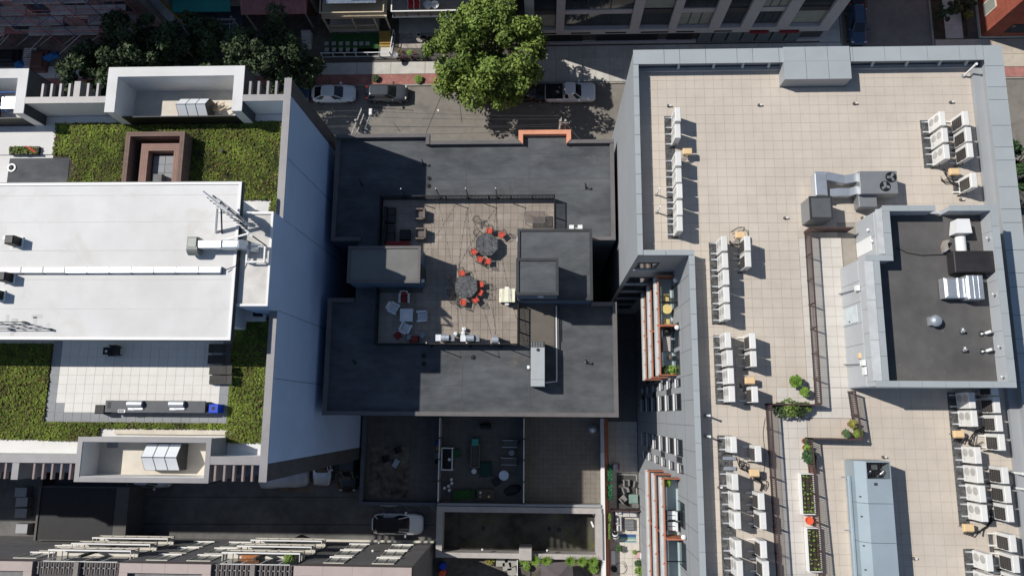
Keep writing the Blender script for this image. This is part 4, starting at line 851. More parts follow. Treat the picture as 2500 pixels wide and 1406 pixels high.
for px,py,lb in ((1028,522,'taupe wicker tub chair nearer the street railing'),(1030,570,'taupe wicker tub chair nearer the stair bulkhead')):
    t = thing('wicker_armchair', lb, 'armchair', (*W(px-2,py,DZ+.6),DZ)); w = .4
    obj('base', bx(-w,w,-w,w,.03,.3), wick, t); obj('seat_cushion', MB().bbox(-w+.0,w-.16,-w+.14,w-.14,.3,.42,.04), mat('grey_brown_cushion', (.13,.11,.105)), t)
    obj('backrest', MB().bbox(w-.15,w+.02,-w,w,.3,.72,.04), wick, t); [obj('armrest', MB().bbox(-w-.04,w-.15,s*w-.07-.0*s,s*w+.07,.3,.64,.03), wick, t) for s in (-1,1)]
# barbecue grills
def grill(px,py,label,w,side=True,handle=True,t=None,lid=None,z0=DZ,rz=0):
    t = thing('barbecue_grill', label, 'grill', (*W(px,py,z0+1.0),z0), rz, 'barbecue grills')
    obj('cart', bx(-w*.5,w*.5,-.26,.26,.06,.82), lid and dmetal or dmetal, t)
    L = MB(); n = 8
    L.loft([[(-w*.5,-.27*math.cos(math.pi*i/n),.84+.26*math.sin(math.pi*i/n)) for i in range(n+1)],[(w*.5,-.27*math.cos(math.pi*i/n),.84+.26*math.sin(math.pi*i/n)) for i in range(n+1)]]); obj('lid', L, galv, t)
    if side: [obj('side_shelf', MB().bbox(s*(w*.5+.22)-.2,s*(w*.5+.22)+.2,-.25,.25,.84,.88,.01), gmetal if s > 0 else plastic, t) for s in (-1,1)]
    obj('handle', MB().tube([(-w*.35,.28,.98),(-w*.35,.36,1.0),(w*.35,.36,1.0),(w*.35,.28,.98)], .02, 6), galv, t); [obj('wheel', MB().tube([(x-.03,-.2,.07),(x+.03,-.2,.07)], .07, 10), blackm, t) for x in (-w*.4,w*.4)]
    return t
grill(1086,824,'silver-lidded grill with shelves, farthest left along the south railing',.62); grill(1147,825,'silver-lidded grill in sun beside white buckets',.62); grill(1209,829,'small silver grill with dark side wings near the gate railing',.5,False)
for px,py,lb in ((1112,815,'white bucket left of the pair between the grills'),(1131,813,'white bucket of the pair nearer the railing'),(1133,803,'white bucket of the pair farther from the railing')):
    t = thing('bucket', lb, 'bucket', (*W(px,py,DZ+.3),DZ)); obj('body', MB().lathe([(.12,0),(.15,.34),(.16,.36),(.13,.36),(.12,.3)], 16), whitep, t); obj('lid', MB().lathe([(.15,.36),(.15,.38),(.06,.4)], 16), plastic, t)
t = thing('pizza_oven_cart', 'cream covered cart with side handles beside the stair hall wall', 'cart', (*W(1238,721,DZ+1.0),DZ))
cm = mat('cream_enamel', (.66,.64,.50), .5); obj('cart', bx(-.5,.5,-.5,.5,.08,.8), dmetal, t)
obj('cover', MB().loft([[(-.62,y,.86),(-.4,y,1.02),(-.2,y,1.0),(.1,y,1.06),(.4,y,1.0),(.6,y,1.04),(.6,y,.8),(-.62,y,.8)] for y in (-.52,.52)]), cm, t)
for s in (-1,1): obj('handle', bx(-.2,.12,s*.62-.09,s*.62+.09,.7,.78), whitep, t)
[obj('wheel', MB().tube([(x,s*.5-.04,.09),(x,s*.5+.04,.09)], .09, 12), blackm, t) for x in (-.4,.4) for s in (-1,1)]
t = thing('mesh_table', 'brown wire mesh table by the short street-side railing', 'table', (*W(1306,530,DZ+.75),DZ))
obj('frame', MB().tube([(-.78,-.45,.74),(.78,-.45,.74),(.78,.45,.74),(-.78,.45,.74),(-.78,-.45,.74)], .025, 6), gmetal, t); q = MB()
for i in range(30): q.box(-.76+.052*i-.012,-.76+.052*i+.012,-.44,.44,.73,.738)
for i in range(17): q.box(-.77,.77,-.43+.053*i-.012,-.43+.053*i+.012,.738,.745)
obj('mesh_top', q, wick, t, kind='stuff'); [obj('leg', MB().tube([(sx*.7,sy*.4,0),(sx*.76,sy*.44,.74)], .02, 6), dmetal, t) for sx in (-1,1) for sy in (-1,1)]
# roof equipment outside the deck
x0,x1,y0,y1 = R(1296,834,1330,943,17.65); t = thing('roof_air_unit', 'tall narrow pale grey air unit with louvred end on the dark roof', 'air unit', (x0,y0,MZ)); w,d = x1-x0,y1-y0
obj('cabinet', MB().bbox(0,w,.5,d-.42,.1,1.65,.015), mat('pale_grey_enamel', (.40,.43,.44), .45, .1, var=.05), t); obj('cabinet_end', MB().bbox(0,w,0,.49,.1,1.65,.015), mat('pale_grey_enamel',0), t); obj('louvre_box', bx(0,w,d-.41,d,.1,1.6), dmetal, t)
for i in range(8): obj('louvre', bx(.03+.12*i,.09+.12*i,d-.4,d-.02,1.6,1.645), gmetal, t)
obj('skid', MB().box(.05,.2,.1,d-.1,0,.1).box(w-.2,w-.05,.1,d-.1,0,.1), dmetal, t); obj('cap', MB().lathe([(.12,1.65),(.12,1.72),(.05,1.75)], 14, (w*.5,d-.6,0)), dmetal, t); obj('gas_valve', MB().tube([(-.25,d*.45,.3),(0,d*.45,.3)], .05, 6).box(-.3,-.12,d*.45-.12,d*.45+.12,.2,.5), whitep, t)
a = [(*W(px,py,MZ+.3),MZ+.3) for px,py in ((1358,745),(1359,850))]; tag(obj('roof_pipe', MB().tube([(a[0][0],8.3,MZ+.3),(a[1][0],4.6,MZ+.3),(a[1][0],2.5,MZ+.25),(.2,2.4,MZ+.25)], .05, 8), whitep), 'white pipe running from the stair hall to the grey air unit', 'pipe')
tag(obj('roof_pipe', MB().tube([(a[0][0]+.2,8.3,MZ+.22),(a[1][0]+.2,5.6,MZ+.22)], .035, 8), dmetal), 'thin dark pipe beside the white roof pipe', 'pipe')
for px,py,lb in ((1432,885,'near the lower right roof corner'),(1430,459,'near the upper right roof corner'),(1035,402,'at the tip of the slanted shadow'),(885,452,'in the shaded upper left of the dark roof'),(868,885,'in the shaded lower left of the dark roof')):
    t = thing('gooseneck_vent', 'small black gooseneck vent '+lb, 'vent', (*W(px,py,MZ),MZ), group='gooseneck vents'); obj('pipe', MB().tube([(0,0,0),(0,0,.5),(-.05,.1,.62),(-.1,.2,.58)], .05, 8), blackm, t); obj('flashing', MB().lathe([(.16,0),(.07,.04)], 10), dmetal, t)
for i,(px,py) in enumerate(((1047,436),(1046,454),(1035,869),(1035,888),(1155,872))):
    t = thing('roof_drain', ('round roof drain at the shadow edge near the street railing','round roof drain just below another near the street railing','round roof drain south of the deck, nearer the railing','round roof drain south of the deck, farther from the railing','black drain stub south of the two silver grills')[i], 'roof drain', (*W(px,py,MZ),MZ-.012)); obj('bowl', MB().lathe([(.2,0),(.2,.03),(.14,.05),(.14,.02)], 18), mat('drain_iron', (.04,.038,.035)), t); obj('strainer', MB().lathe([(.1,.02),(.09,.08),(.03,.1)], 12), blackm, t)
# ================================================================== LEFT ROOF OBJECTS
t = thing('cable_tray', 'long white covered cable tray running along the white penthouse roof', 'cable tray', (-28,8.9,PZ))
for i in range(12):
    x1_ = 7.6-1.45*i; obj('cover', MB().bbox(x1_-1.43,x1_,-.2,.2,.12,.3,.03), whitep if i > 6 else mat('bright_steel', (.66,.70,.73), .35, .5, var=.05), t); obj('support', bx(x1_-.1,x1_,-.24,.22,0,.12), dmetal, t)
def cube_vent(px,py,label):
    t = thing('exhaust_fan', label, 'exhaust fan', (*W(px,py,PZ),PZ), group='black roof fans'); obj('housing', MB().bbox(-.3,.3,-.28,.28,.1,.85,.06), blackm, t); obj('curb', bx(-.36,.36,-.34,.34,0,.1), whitep, t); obj('cap', MB().lathe([(.16,0),(.2,.12),(.1,.2)], 14, (-.32,.12,.6)), whitep, t)
cube_vent(44,592,'black boxy exhaust fan with white cap farther from the tray'); cube_vent(24,680,'black boxy exhaust fan just below the white cable tray'); cube_vent(0,722,'black boxy exhaust fan at the roof\'s bare western stretch')
# antenna rack
t = thing('antenna_rack', 'white steel antenna rack slanting over the penthouse roof corner', 'antenna', (*W(560,545,PZ),PZ))
def ap(px,py,h): X,Y = W(px,py,PZ+h); return (X-t.location.x,Y-t.location.y,h)
obj('rail', MB().tube([ap(508,480,1.9),ap(617,577,1.4)], .07, 6), whitep, t); obj('rail', MB().tube([ap(496,467,2.1),ap(600,548,1.7)], .05, 6), galv, t); obj('rail', MB().tube([ap(520,478,2.2),ap(592,540,1.9)], .05, 6), dmetal, t)
obj('strut', MB().tube([ap(530,508,1.8),ap(526,568,.0)], .09, 6), whitep, t); obj('strut', MB().tube([ap(540,510,1.8),ap(542,570,.0)], .05, 6), blackm, t); obj('brace', MB().tube([ap(608,570,1.5),ap(528,592,.2)], .06, 6), whitep, t); obj('brace', MB().tube([ap(617,577,1.4),ap(650,600,.1)], .04, 6), blackm, t)
for px,py,h in ((527,485,2.2),(546,500,2.1),(566,516,2.0),(583,532,1.9)):
    c = ap(px,py,h); obj('panel_antenna', MB().prism([(c[0]-.3,c[1]+.12),(c[0]+.22,c[1]-.3),(c[0]+.32,c[1]-.18),(c[0]-.2,c[1]+.24)], h-1.3, h), mat('antenna_grey', (.45,.46,.47), .5), t)
for px,py,h in ((538,514,1.3),(560,520,1.6),(575,536,1.5)): c = ap(px,py,h); obj('radio_unit', MB().box(c[0]-.13,c[0]+.13,c[1]-.1,c[1]+.1,h-.4,h), whitep, t)
q = MB(); rr = random.Random(4)
for i in range(12): c = ap(505+8*i,482+7*i,2.0); d = ap(513+8*i,492+6*i,1.4); q.tube([c,((c[0]+d[0])/2+.1,(c[1]+d[1])/2,1.5),d], .025, 5)
obj('cables', q, blackm, t, kind='stuff')
t = thing('kitchen_exhaust', 'grey blower with silver duct bending over the stair core edge', 'exhaust duct', (*W(500,603,PZ),PZ))
obj('blower', MB().bbox(-.75,-.05,-.3,.45,.15,.95,.08), mat('green_grey_steel', (.20,.21,.20), .5, .3), t); obj('blower_hood', MB().tube([(-.75,-.25,.5),(-.05,-.25,.5)], .42, 16), mat('green_grey_steel',0), t)
a = W(598,603,PZ+.7); b = W(640,612,CZ+.3); lx,ly = t.location.x,t.location.y
obj('duct', MB().bbox(-.1,1.45,-.27,.25,.3,.85,.04), galv, t); obj('duct', MB().bbox(1.48,2.6,-.29,.27,.3,.9,.1), galv, t); obj('elbow', MB().loft([[(2.6,-.29,.3),(2.6,.27,.3),(2.6,.27,.9),(2.6,-.29,.9)],[(3.1,-.3,.2),(3.1,.27,.2),(3.0,.27,.7),(3.0,-.3,.7)],[(3.4,-.3,-.38),(3.4,.27,-.38),(2.95,.27,-.38),(2.95,-.3,-.38)]]), galv, t)
obj('stand', MB().box(-.7,-.6,-.3,.4,0,.15).box(1.0,1.1,-.25,.25,0,.3), dmetal, t)
tag(obj('cable', MB().tube([(*W(px,py,z),z) for px,py,z in ((548,660,PZ+.2),(575,650,PZ+.05),(585,628,PZ+.05),(578,618,PZ+.3))], .03, 6), blackm), 'black cable looping from the white tray to the silver duct', 'cable')
x0,x1,y0,y1 = R(600,598,645,640,CZ+.6); t = thing('steel_frame', 'white boxy steel frame on the stair core roof below the duct', 'steel frame', (x0,y0,CZ)); w,d = min(x1-x0,1.25),y1-y0
for a in ((0,w,0,.1),(0,w,d-.1,d),(0,.1,.1,d-.1),(w-.1,w,.1,d-.1)): obj('bar', bx(*a,.35,.5), whitep, t)
for a in ((0,0),(w-.1,0),(0,d-.1),(w-.1,d-.1)): obj('leg', bx(a[0],a[0]+.1,a[1],a[1]+.1,0,.35), whitep, t)
# pipe frame at the roof's south-west
t = thing('cable_rack', 'thin dark pipe rack lying low on the white roof', 'pipe rack', (*W(60,795,PZ),PZ)); 
for k,(a,b) in enumerate((((-40,786),(55,786)),((-40,803),(118,803)),((55,786),(118,803)),((-40,794),(85,794)),((0,787),(50,803)),((30,787),(80,803)))):
    A = W(*a,PZ+.3); B_ = W(*b,PZ+.3); obj('pipe', MB().tube([(A[0]-t.location.x,A[1]-t.location.y,.3+.002*k),(B_[0]-t.location.x,B_[1]-t.location.y,.3+.002*k)], .025, 5), dmetal, t)
for a in ((55,786),(118,803),(20,803)): A = W(*a,PZ+.3); obj('foot', MB().box(A[0]-t.location.x-.06,A[0]-t.location.x+.06,A[1]-t.location.y-.06,A[1]-t.location.y+.06,0,.3), dmetal, t)
q = MB(); rr = random.Random(9)
for px,py,w,d in ((18,776,.2,.45),(35,783,.45,.3),(30,806,.2,.7),(90,772,.7,.25),(85,783,.25,.5),(95,800,.35,.4),(117,792,.25,.2)): X,Y = W(px,py,PZ); obj('membrane_patch', bx(X-w/2,X+w/2,Y-d/2,Y+d/2,PZ,PZ+.006), mat('grey_patch', (.52,.52,.51), .7), LB)
# things in and around the north boxes
t = thing('scaffold_tower', 'blue pipe scaffold tower inside the west roof box', 'scaffold', (-38.2,21.9,LD)); bl = mat('blue_paint', (.05,.14,.42), .5)
for x in (-.9,.9):
    for y in (-.5,.5): obj('upright', MB().tube([(x,y,0),(x,y,1.9)], .04, 6), bl, t)
for y in (-.5,.5): obj('ledger', MB().tube([(-.9,y,1.85),(.9,y,1.85)], .04, 6), bl, t); obj('ledger', MB().tube([(-.9,y,.9),(.9,y,.9)], .035, 6), bl, t)
obj('platform', bx(-.85,.85,-.45,.45,1.2,1.25), galv, t)
rr = random.Random(2)
for i in range(9):
    X,Y = W(505+6*i+rr.uniform(-4,4),268+rr.uniform(-6,5),LD); o = tag(obj('timber_offcut', MB().box(-.35,.35,-.05,.05,0,.06), mat('raw_timber', (.48,.36,.24), .8) if i%3 else acw), 'loose timber offcut in the debris pile beside the north skylight', 'timber', 'debris beside skylight'); o.location = (X,Y,LD+.03+.06*i); o.rotation_euler = (0,rr.uniform(-.15,.15),rr.uniform(0,3.1))
t = thing('floor_vent', 'slim grey vent box inside the brown light well', 'vent', (-27.35,15.9,LD+.105)); obj('box', MB().bbox(-.32,.32,-.75,.75,0,.55,.02), mat('vent_grey', (.12,.12,.12), .6), t); obj('grille', bx(-.2,.2,-.6,.55,.55,.56), dmetal, t)
t = thing('garden_lamp', 'small black spot lamp on the north green roof', 'lamp', (*W(546,373,LD),LD+.05)); obj('stake', MB().tube([(0,0,0),(0,0,.2)], .03, 6), blackm, t); obj('head', MB().lathe([(.05,.2),(.12,.26),(.12,.36)], 12), blackm, t)
t = thing('planter_box', 'low black planter with sedum and red cloth by the membrane patch', 'planter', (*W(60,368,LD+.2),LD+.05)); obj('tray', MB().box(-1.1,1.1,-.3,.3,0,.22), blackm, t); tufts('sedum', [(-1.05,1.05,-.26,.26)], 150, sedum, .22, None, .09, t, seedv=8)
o = tag(obj('cloth', MB().add([(-.5,.25,.30),(.1,.0,.36),(.45,-.3,.3),(.2,-.35,.3),(-.05,-.1,.38),(-.5,.15,.3)], [(0,5,4,1),(1,4,3,2)]), mat('red_cloth', (.45,.05,.05), .8)), 'crumpled red cloth on the black planter', 'cloth'); o.location = (*W(78,364,LD+.3),LD+.05)
t = thing('roof_drain', 'white ring drain on the black membrane patch', 'roof drain', (*W(31,411,LD),LD+.08)); obj('ring', MB().lathe([(.32,0),(.32,.06),(.2,.06),(.2,0)], 20, cap=False), whitep, t); obj('strainer', MB().lathe([(.18,0),(.16,.06),(.05,.1)], 14), blackm, t)
# pit fittings in the south box
for px,py,lb in ((242,1102,'black coiled hose pot in the south-west corner of the roof box'),(325,1157,'black round vent beside the south skylight')):
    t = thing('pipe_vent', lb, 'vent', (*W(px,py,LD),LD)); obj('collar', MB().lathe([(.22,0),(.22,.3),(.15,.3),(.15,.1)], 16), blackm, t); obj('lid', MB().lathe([(.1,.05),(.1,.25),(.04,.3)], 12), dmetal, t)
t = thing('roof_hatch', 'low grey and white hatch boxes in the south roof box', 'hatch', (*W(295,1081,LD+.5),LD)); obj('hatch', MB().bbox(-.95,-.2,-.32,.3,0,.5,.02), gmetal, t); obj('hatch', MB().bbox(-.15,.7,-.32,.3,0,.35,.02), whitep, t)
# south terrace: barbecue island and furniture
TZ = LD+.056
x0,x1,y0,y1 = R(258,977,500,1008,TZ+.95); t = thing('barbecue_island', 'long dark grey outdoor kitchen counter on the white tiled terrace', 'kitchen counter', (x0,y0,TZ)); w,d = x1-x0,y1-y0
obj('cabinet', MB().box(.05,w-.05,.05,d-.05,0,.88), dmetal, t); obj('countertop', MB().bbox(0,w,0,d,.88,.95,.02), mat('slate_top', (.075,.08,.09), .5, var=.15), t); obj('sink', bx(.15,.4,.25,d-.1,.95,.955), blackm, t)
for i,px in enumerate((329,431)):
    t2 = thing('grill_hood', ('stainless built-in grill nearer the black bin on the counter','stainless built-in grill nearer the blue bin on the counter')[i], 'grill', (*W(px,986,TZ+1.1),TZ+.95)); n = 8
    obj('hood', MB().loft([[(s*.5,-.25*math.cos(math.pi*k/n),.0+.3*math.sin(math.pi*k/n)) for k in range(n+1)] for s in (-1,1)]), galv, t2); obj('front_shelf', bx(-.5,.5,-.38,-.26,0,.04), galv, t2); obj('handle', MB().tube([(-.35,-.2,.28),(-.35,-.26,.32),(.35,-.26,.32),(.35,-.2,.28)], .018, 6), galv, t2)
def bin_(px,py,label,mt): t = thing('litter_bin', label, 'bin', (*W(px,py,TZ+.8),TZ)); obj('body', MB().bbox(-.32,.32,-.28,.28,0,.78,.06), mt, t); obj('lid', MB().bbox(-.34,.34,-.3,.3,.78,.86,.05), mt, t); obj('flap', bx(-.12,.1,-.1,.12,.86,.865), blackm, t)
bin_(522,997,'bright blue recycling bin at the end of the outdoor counter',mat('blue_plastic', (.015,.06,.5), .4)); bin_(244,999,'black bin at the head of the outdoor counter',blackm)
t = thing('tray', 'small white tray of utensils on the outdoor counter', 'tray', (*W(297,1003,TZ+.97),TZ+.955)); obj('dish', bx(-.25,.25,-.1,.1,0,.03), whitep, t); [obj('utensil', bx(-.2+.13*i,-.13+.13*i,-.07,.07,.03,.05), dmetal, t) for i in range(3)]
t = thing('folding_chair', 'black folding armchair with small white tag in the penthouse shade', 'chair', (*W(278,856,TZ+.5),TZ)); obj('seat', bx(-.3,.3,-.3,.3,.4,.46), dwick, t); obj('backrest', MB().bbox(.28,.4,-.34,.34,.4,1.0,.02), dwick, t); [obj('armrest', bx(-.3,.3,s*.33-.05,s*.33+.05,.6,.66), dwick, t) for s in (-1,1)]; [obj('leg', bx(x-.03,x+.03,y-.03,y+.03,0,.4), blackm, t) for x in (-.26,.26) for y in (-.26,.26)]; obj('footrest', bx(-.85,-.4,-.25,.25,.3,.36), dwick, t); obj('tag', bx(-.7,-.55,-.1,.05,.361,.37), whitep, t)
for i,(px,py,lb) in enumerate(((538,850,'black wicker lounger tucked against the penthouse, fully shaded'),(536,877,'black wicker lounger second from the penthouse wall'),(540,903,'grey-black wicker lounger at the shadow edge beside the green roof'),(540,927,'grey-black wicker lounger fully in sun beside the green roof'))):
    t = thing('sun_lounger', lb, 'lounger', (*W(px,py,TZ+.4),TZ), group='wicker loungers on the terrace'); dm = mat('dark_wicker_top', (.05,.048,.045), .7, var=.3, sc=10)
    obj('bed', MB().bbox(-.85,.35,-.3,.3,.28,.36,.02), dm, t); obj('backrest', MB().add([(.35,-.3,.3),(.35,.3,.3),(.85,.3,.62),(.85,-.3,.62),(.35,-.3,.36),(.35,.3,.36),(.85,.3,.68),(.85,-.3,.68)], [(0,1,2,3),(7,6,5,4),(0,4,5,1),(1,5,6,2),(2,6,7,3),(3,7,4,0)]), dm, t); [obj('leg', bx(x-.03,x+.03,y-.03,y+.03,0,.28), blackm, t) for x in (-.8,.3) for y in (-.27,.27)]
# plant room yard below the stair core
t = thing('roof_fan', 'black square fan on a white curb between stair core and parapet', 'fan', (*W(628,765,LD+.6),LD)); obj('curb', MB().box(-1.2,.5,-.5,.4,0,.35), whitep, t); obj('fan_box', MB().bbox(-.25,.3,-.2,.3,.35,.75,.03), blackm, t); obj('label_plate', bx(-.12,.0,.05,.17,.75,.755), whitep, t)
tag(obj('hose', MB().tube([(*W(px,py,z),z) for px,py,z in ((595,738,LD+2.2),(620,748,LD+1.8),(645,752,LD+1.7),(660,757,LD+1.2),(662,765,LD+.4))], .09, 8), blackm), 'thick black hose draped below the stair core', 'hose')
# ================================================================== RIGHT BUILDING WEST FACADE
def win_w(X, ya, yb, za, zb, parent=RB, sill=True):
    w = obj('window', MB().box(X-.05,X-.002,ya-.05,yb+.05,za-.05,za).box(X-.05,X-.002,ya-.05,yb+.05,zb,zb+.05).box(X-.05,X-.002,ya-.05,ya,za,zb).box(X-.05,X-.002,yb,yb+.05,za,zb), dmetal, parent)
    obj('pane', bx(X-.02,X-.004,ya,yb,za,zb), glass, w)
    if sill: obj('sill', bx(X-.14,X-.051,ya-.06,yb+.06,za-.06,za+.03), whitep, w)
FZ = [(20.73,22.95),(17.4,19.6),(14.05,16.15),(10.6,12.7),(7.1,9.1),(3.8,5.9)]
for k,(za,zb) in enumerate(FZ):
    win_w(9.15,-2.6,-1.6,za,zb); win_w(9.15,-3.7,-3.22,za+.8,zb)
    win_w(9.15,.4,1.42,za,zb); win_w(9.15,1.95,2.4,za+.8,zb)
    if k%2 == 0: obj('spandrel', bx(9.12,9.148,-3.1,-2.7,za,zb-.3), dmetal, RB)
    else: obj('spandrel', bx(9.12,9.148,1.5,1.88,za,zb-.3), dmetal, RB)
    if k < 5:
        for y in (-8.9,-6.4,-12.2,8.1,5.4,3.5): win_w(9.15,y-.75,y+.75,za-.3,zb,sill=False)
for za,zb in FZ[1:]: 
    w = obj('window', bx(6.3,8.2,9.86,9.898,za-.1,zb+.1), dmetal, RB); obj('pane', bx(6.4,8.1,9.845,9.859,za,zb-.1), glass, w); obj('sill', bx(6.3,8.2,9.76,9.858,za-.18,za-.1), wallg2, w)
w = obj('window', bx(6.3,7.7,9.86,9.898,22.9,24.8), dmetal, RB); obj('pane', bx(6.4,7.6,9.845,9.859,23.0,24.7), glass, w); obj('sill', bx(6.2,7.8,9.76,9.858,22.8,22.9), wallg2, w)
# cladding joints on the west walls
q = MB()
for y in np.arange(-13,9.5,1.55): q.box(9.142,9.149,y,y+.025,0,RZ+.9)
for z in (24.0,20.4,17.0,13.7): q.box(9.143,9.149,-14,9.8,z,z+.025)
obj('wall_joint', q, mat('joint_grey', (.10,.105,.11)), RB)
for y in (9.0,1.9+3.9,-7.6,-11.9): obj('wall_lamp', MB().lathe([(.03,0),(.14,.05),(.16,.12),(.08,.18)], 12, (8.95,y,23.2)), whitep, RB)
def balcony(y0, y1, zf, top, divs):
    b = obj('balcony', bx(7.95,9.147,y0,y1,zf-.22,zf), wallg2, RB)
    fl = obj('floor', bx(8.15,9.14,y0+.06,y1-.06,zf,zf+.02), mat('aqua_floor', (.42,.52,.53), .35, var=.08, sc=1.2), b)
    obj('upstand', bx(7.88,8.02,y0,y1,zf-.24,zf+.42), mat('pale_upstand', (.55,.55,.54), .7), b)
    obj('rail', bx(7.98,8.06,y0,y1,zf+1.04,zf+1.1), orangem, b)
    n = 6
    for i in range(n+1): y = y0+.06+(y1-y0-.12)*i/n; obj('rail_post', MB().box(7.98,8.05,y-.03,y+.03,zf+.42,zf+1.04).box(7.85,7.98,y-.025,y+.025,zf+.95,zf+1.0), orangem, b)
    obj('glazing', bx(8.0,8.015,y0+.1,y1-.1,zf+.46,zf+1.0), mat('smoked_glass', (.22,.25,.26), .1, spec=.5), b)
    for y in (y0+.03,y1-.03): obj('end_screen', bx(8.06,9.14,y-.03,y+.03,zf+.02,zf+1.08), orangem, b)
    for y in divs: obj('divider', bx(8.06,9.14,y-.05,y+.05,zf+.02,zf+1.6), orangem, b)
    for i in range(1,4): y = y0+(y1-y0)*i/4; obj('floor_joint', bx(8.16,9.13,y-.04,y+.04,zf+.02,zf+.024), dmetal, b)
    return b
for zf in (20.75,17.3,14.05): balcony(2.7,9.6,zf,0,(6.05,))
for zf in (20.75,17.3,14.05): balcony(-15,-4.1,zf,0,(-7.9,))
bz = 20.772
def on_balc(name,label,cat,X,Y,z=bz,grp=None): return thing(name,label,cat,(X,Y,z),0,grp)
t = on_balc('bistro_table','round yellow bistro table on the upper balcony','table',8.65,7.3); ye = mat('pale_yellow_paint', (.62,.50,.20), .5); obj('table_top', MB().lathe([(.34,.7),(.34,.73)], 20), ye, t); obj('pedestal', MB().lathe([(.2,0),(.03,.04),(.03,.7)], 10), ye, t)
for y,lb,s in ((8.1,'pale yellow slatted chair nearer the inner corner on the upper balcony',1),(6.45,'pale yellow slatted chair by the orange balcony divider',-1)):
    t = on_balc('bistro_chair',lb,'chair',8.65,y); [obj('seat_slat', bx(-.2,.2,-.2+.1*i,-.12+.1*i,.43,.45), ye, t) for i in range(4)]; [obj('back_slat', bx(-.2+.11*i,-.13+.11*i,s*.2-.015,s*.2+.015,.5,.85), ye, t) for i in range(4)]; [obj('leg', bx(x-.015,x+.015,y2-.015,y2+.015,0,.43), ye, t) for x in (-.18,.18) for y2 in (-.18,.18)]
t = on_balc('lounge_chair','folded canvas lounge chair below the balcony divider','lounge chair',8.6,4.9); [obj('frame_bar', MB().tube([(x,-.55,.3),(x,.55,.5)], .025, 6), brownm, t) for x in (-.28,.28)]; obj('canvas', MB().add([(-.26,-.5,.3),(.26,-.5,.3),(.26,.5,.48),(-.26,.5,.48)], [(0,1,2,3)]), mat('canvas', (.45,.42,.40)), t); [obj('leg', MB().tube([(x,-.4,0),(x,.2,.4)], .02, 5), brownm, t) for x in (-.28,.28)]
t = on_balc('grill','small black kettle grill on the upper balcony','grill',8.65,5.75); obj('kettle', MB().lathe([(.1,.35),(.24,.5),(.25,.65),(.15,.78),(.03,.82)], 14), blackm, t); [obj('leg', MB().tube([(.1*math.cos(a),.1*math.sin(a),.4),(.22*math.cos(a),.22*math.sin(a),0)], .015, 5), blackm, t) for a in (0,2.1,4.2)]
t = on_balc('patio_heater','round brown pot lid on the upper balcony floor','pot',8.85,4.0); obj('pot', MB().lathe([(.12,0),(.17,.25),(.15,.3),(.05,.33)], 14), MATS['bronze'], t); obj('rim', MB().lathe([(.17,.24),(.19,.26)], 14), MATS['bronze'], t)
pot_m = 'terracotta'
for i,(x,y,z,lb) in enumerate(((8.45,3.05,bz,'leafy planter at the end of the upper balcony'),(8.85,3.1,bz,'yellow-green planter at the end of the upper balcony'),(8.4,3.1,17.322,'leafy planter at the end of the middle balcony'),(8.4,6.0,14.072,'flowering planter with red blooms on the lower balcony'),(8.4,3.2,14.072,'leafy planter at the end of the lower balcony'),(8.3,-4.4,bz,'small round potted plant at the head of the long balcony'))):
    blob_plant('balcony_plant',lb,x,y,z,.5,.3,leafy if i%2 else leafd,.2,n=140)
for i,(y,lb) in enumerate(((-6.55,'white cushioned chair on the long balcony nearer the round plant'),(-7.25,'white cushioned chair on the long balcony by the orange divider'))):
    t = on_balc('patio_chair',lb,'chair',8.6,y); obj('seat', MB().bbox(-.3,.3,-.28,.28,.3,.42,.03), plastic, t); obj('backrest', MB().bbox(.22,.34,-.28,.28,.42,.85,.03), plastic, t); obj('frame', bx(-.34,.36,-.31,.31,.1,.3), dmetal, t); obj('strap', bx(-.31,.31,-.02,.02,.42,.43), dmetal, t)
for i,y in enumerate((-10.6,-10.95)):
    t = on_balc('stool','small dark round stool on the far end of the long balcony','stool',8.7,y,grp='balcony stools'); obj('seat', MB().lathe([(.16,.4),(.17,.44)], 14), dmetal, t); obj('pedestal', MB().lathe([(.12,0),(.04,.05),(.04,.4)], 10), blackm, t)
# ================================================================== COURTYARD between the middle and right buildings
ct = [o for o in bpy.data.objects if o.name == 'courtyard'][0]
slabs(ct, rngs(6.3,9.1,.7), rngs(-16,-.6,.7), .05, .07, mat('cream_paver', (.56,.52,.46), .9, rnd=.4, var=.08), .014, 300, name='paver')
ow = thing('boundary_wall', 'long orange-topped wall between the terraces and the courtyard', 'wall', (5.9,-8,0), world=True)
obj('wall', bx(5.78,6.12,-20,-.3,0,1.2), orangem, ow); obj('coping', bx(5.8,6.16,-20,-.3,1.2,1.26), orangem, ow); obj('white_capping', bx(5.45,5.78,-20,-3.5,0,1.75), whitew, ow); obj('grey_capping', bx(5.45,5.78,-3.5,-.3,0,1.75), wallg2, ow)
CZ0 = .072
def cy(px,py,z=0): return (*W(px,py,CZ0+z),CZ0)
gryc = mat('grey_cushion', (.20,.195,.19), .85); lgc = mat('light_cushion', (.52,.50,.48), .85)
t = thing('lounge_chair', 'white chair with pink cushion standing alone on the patio', 'chair', cy(1505,1140,.4)); obj('seat', MB().bbox(-.32,.32,-.3,.3,.05,.35,.05), plastic, t); obj('backrest', MB().bbox(.18,.32,-.3,.3,.35,.7,.05), mat('pink_cushion', (.6,.2,.27)), t)
t = thing('rug', 'dark grey outdoor rug under the grey patio set', 'rug', (*cy(1532,1200)[:2],CZ0)); obj('pile', bx(-1.0,1.0,-1.75,1.75,0,.01), mat('charcoal_rug', (.07,.068,.065), .95, var=.3, sc=8), t); obj('border', MB().box(-.9,.9,1.55,1.62,.01,.012).box(.83,.9,-1.6,1.55,.01,.012), mat('pale_border', (.4,.39,.37)), t)
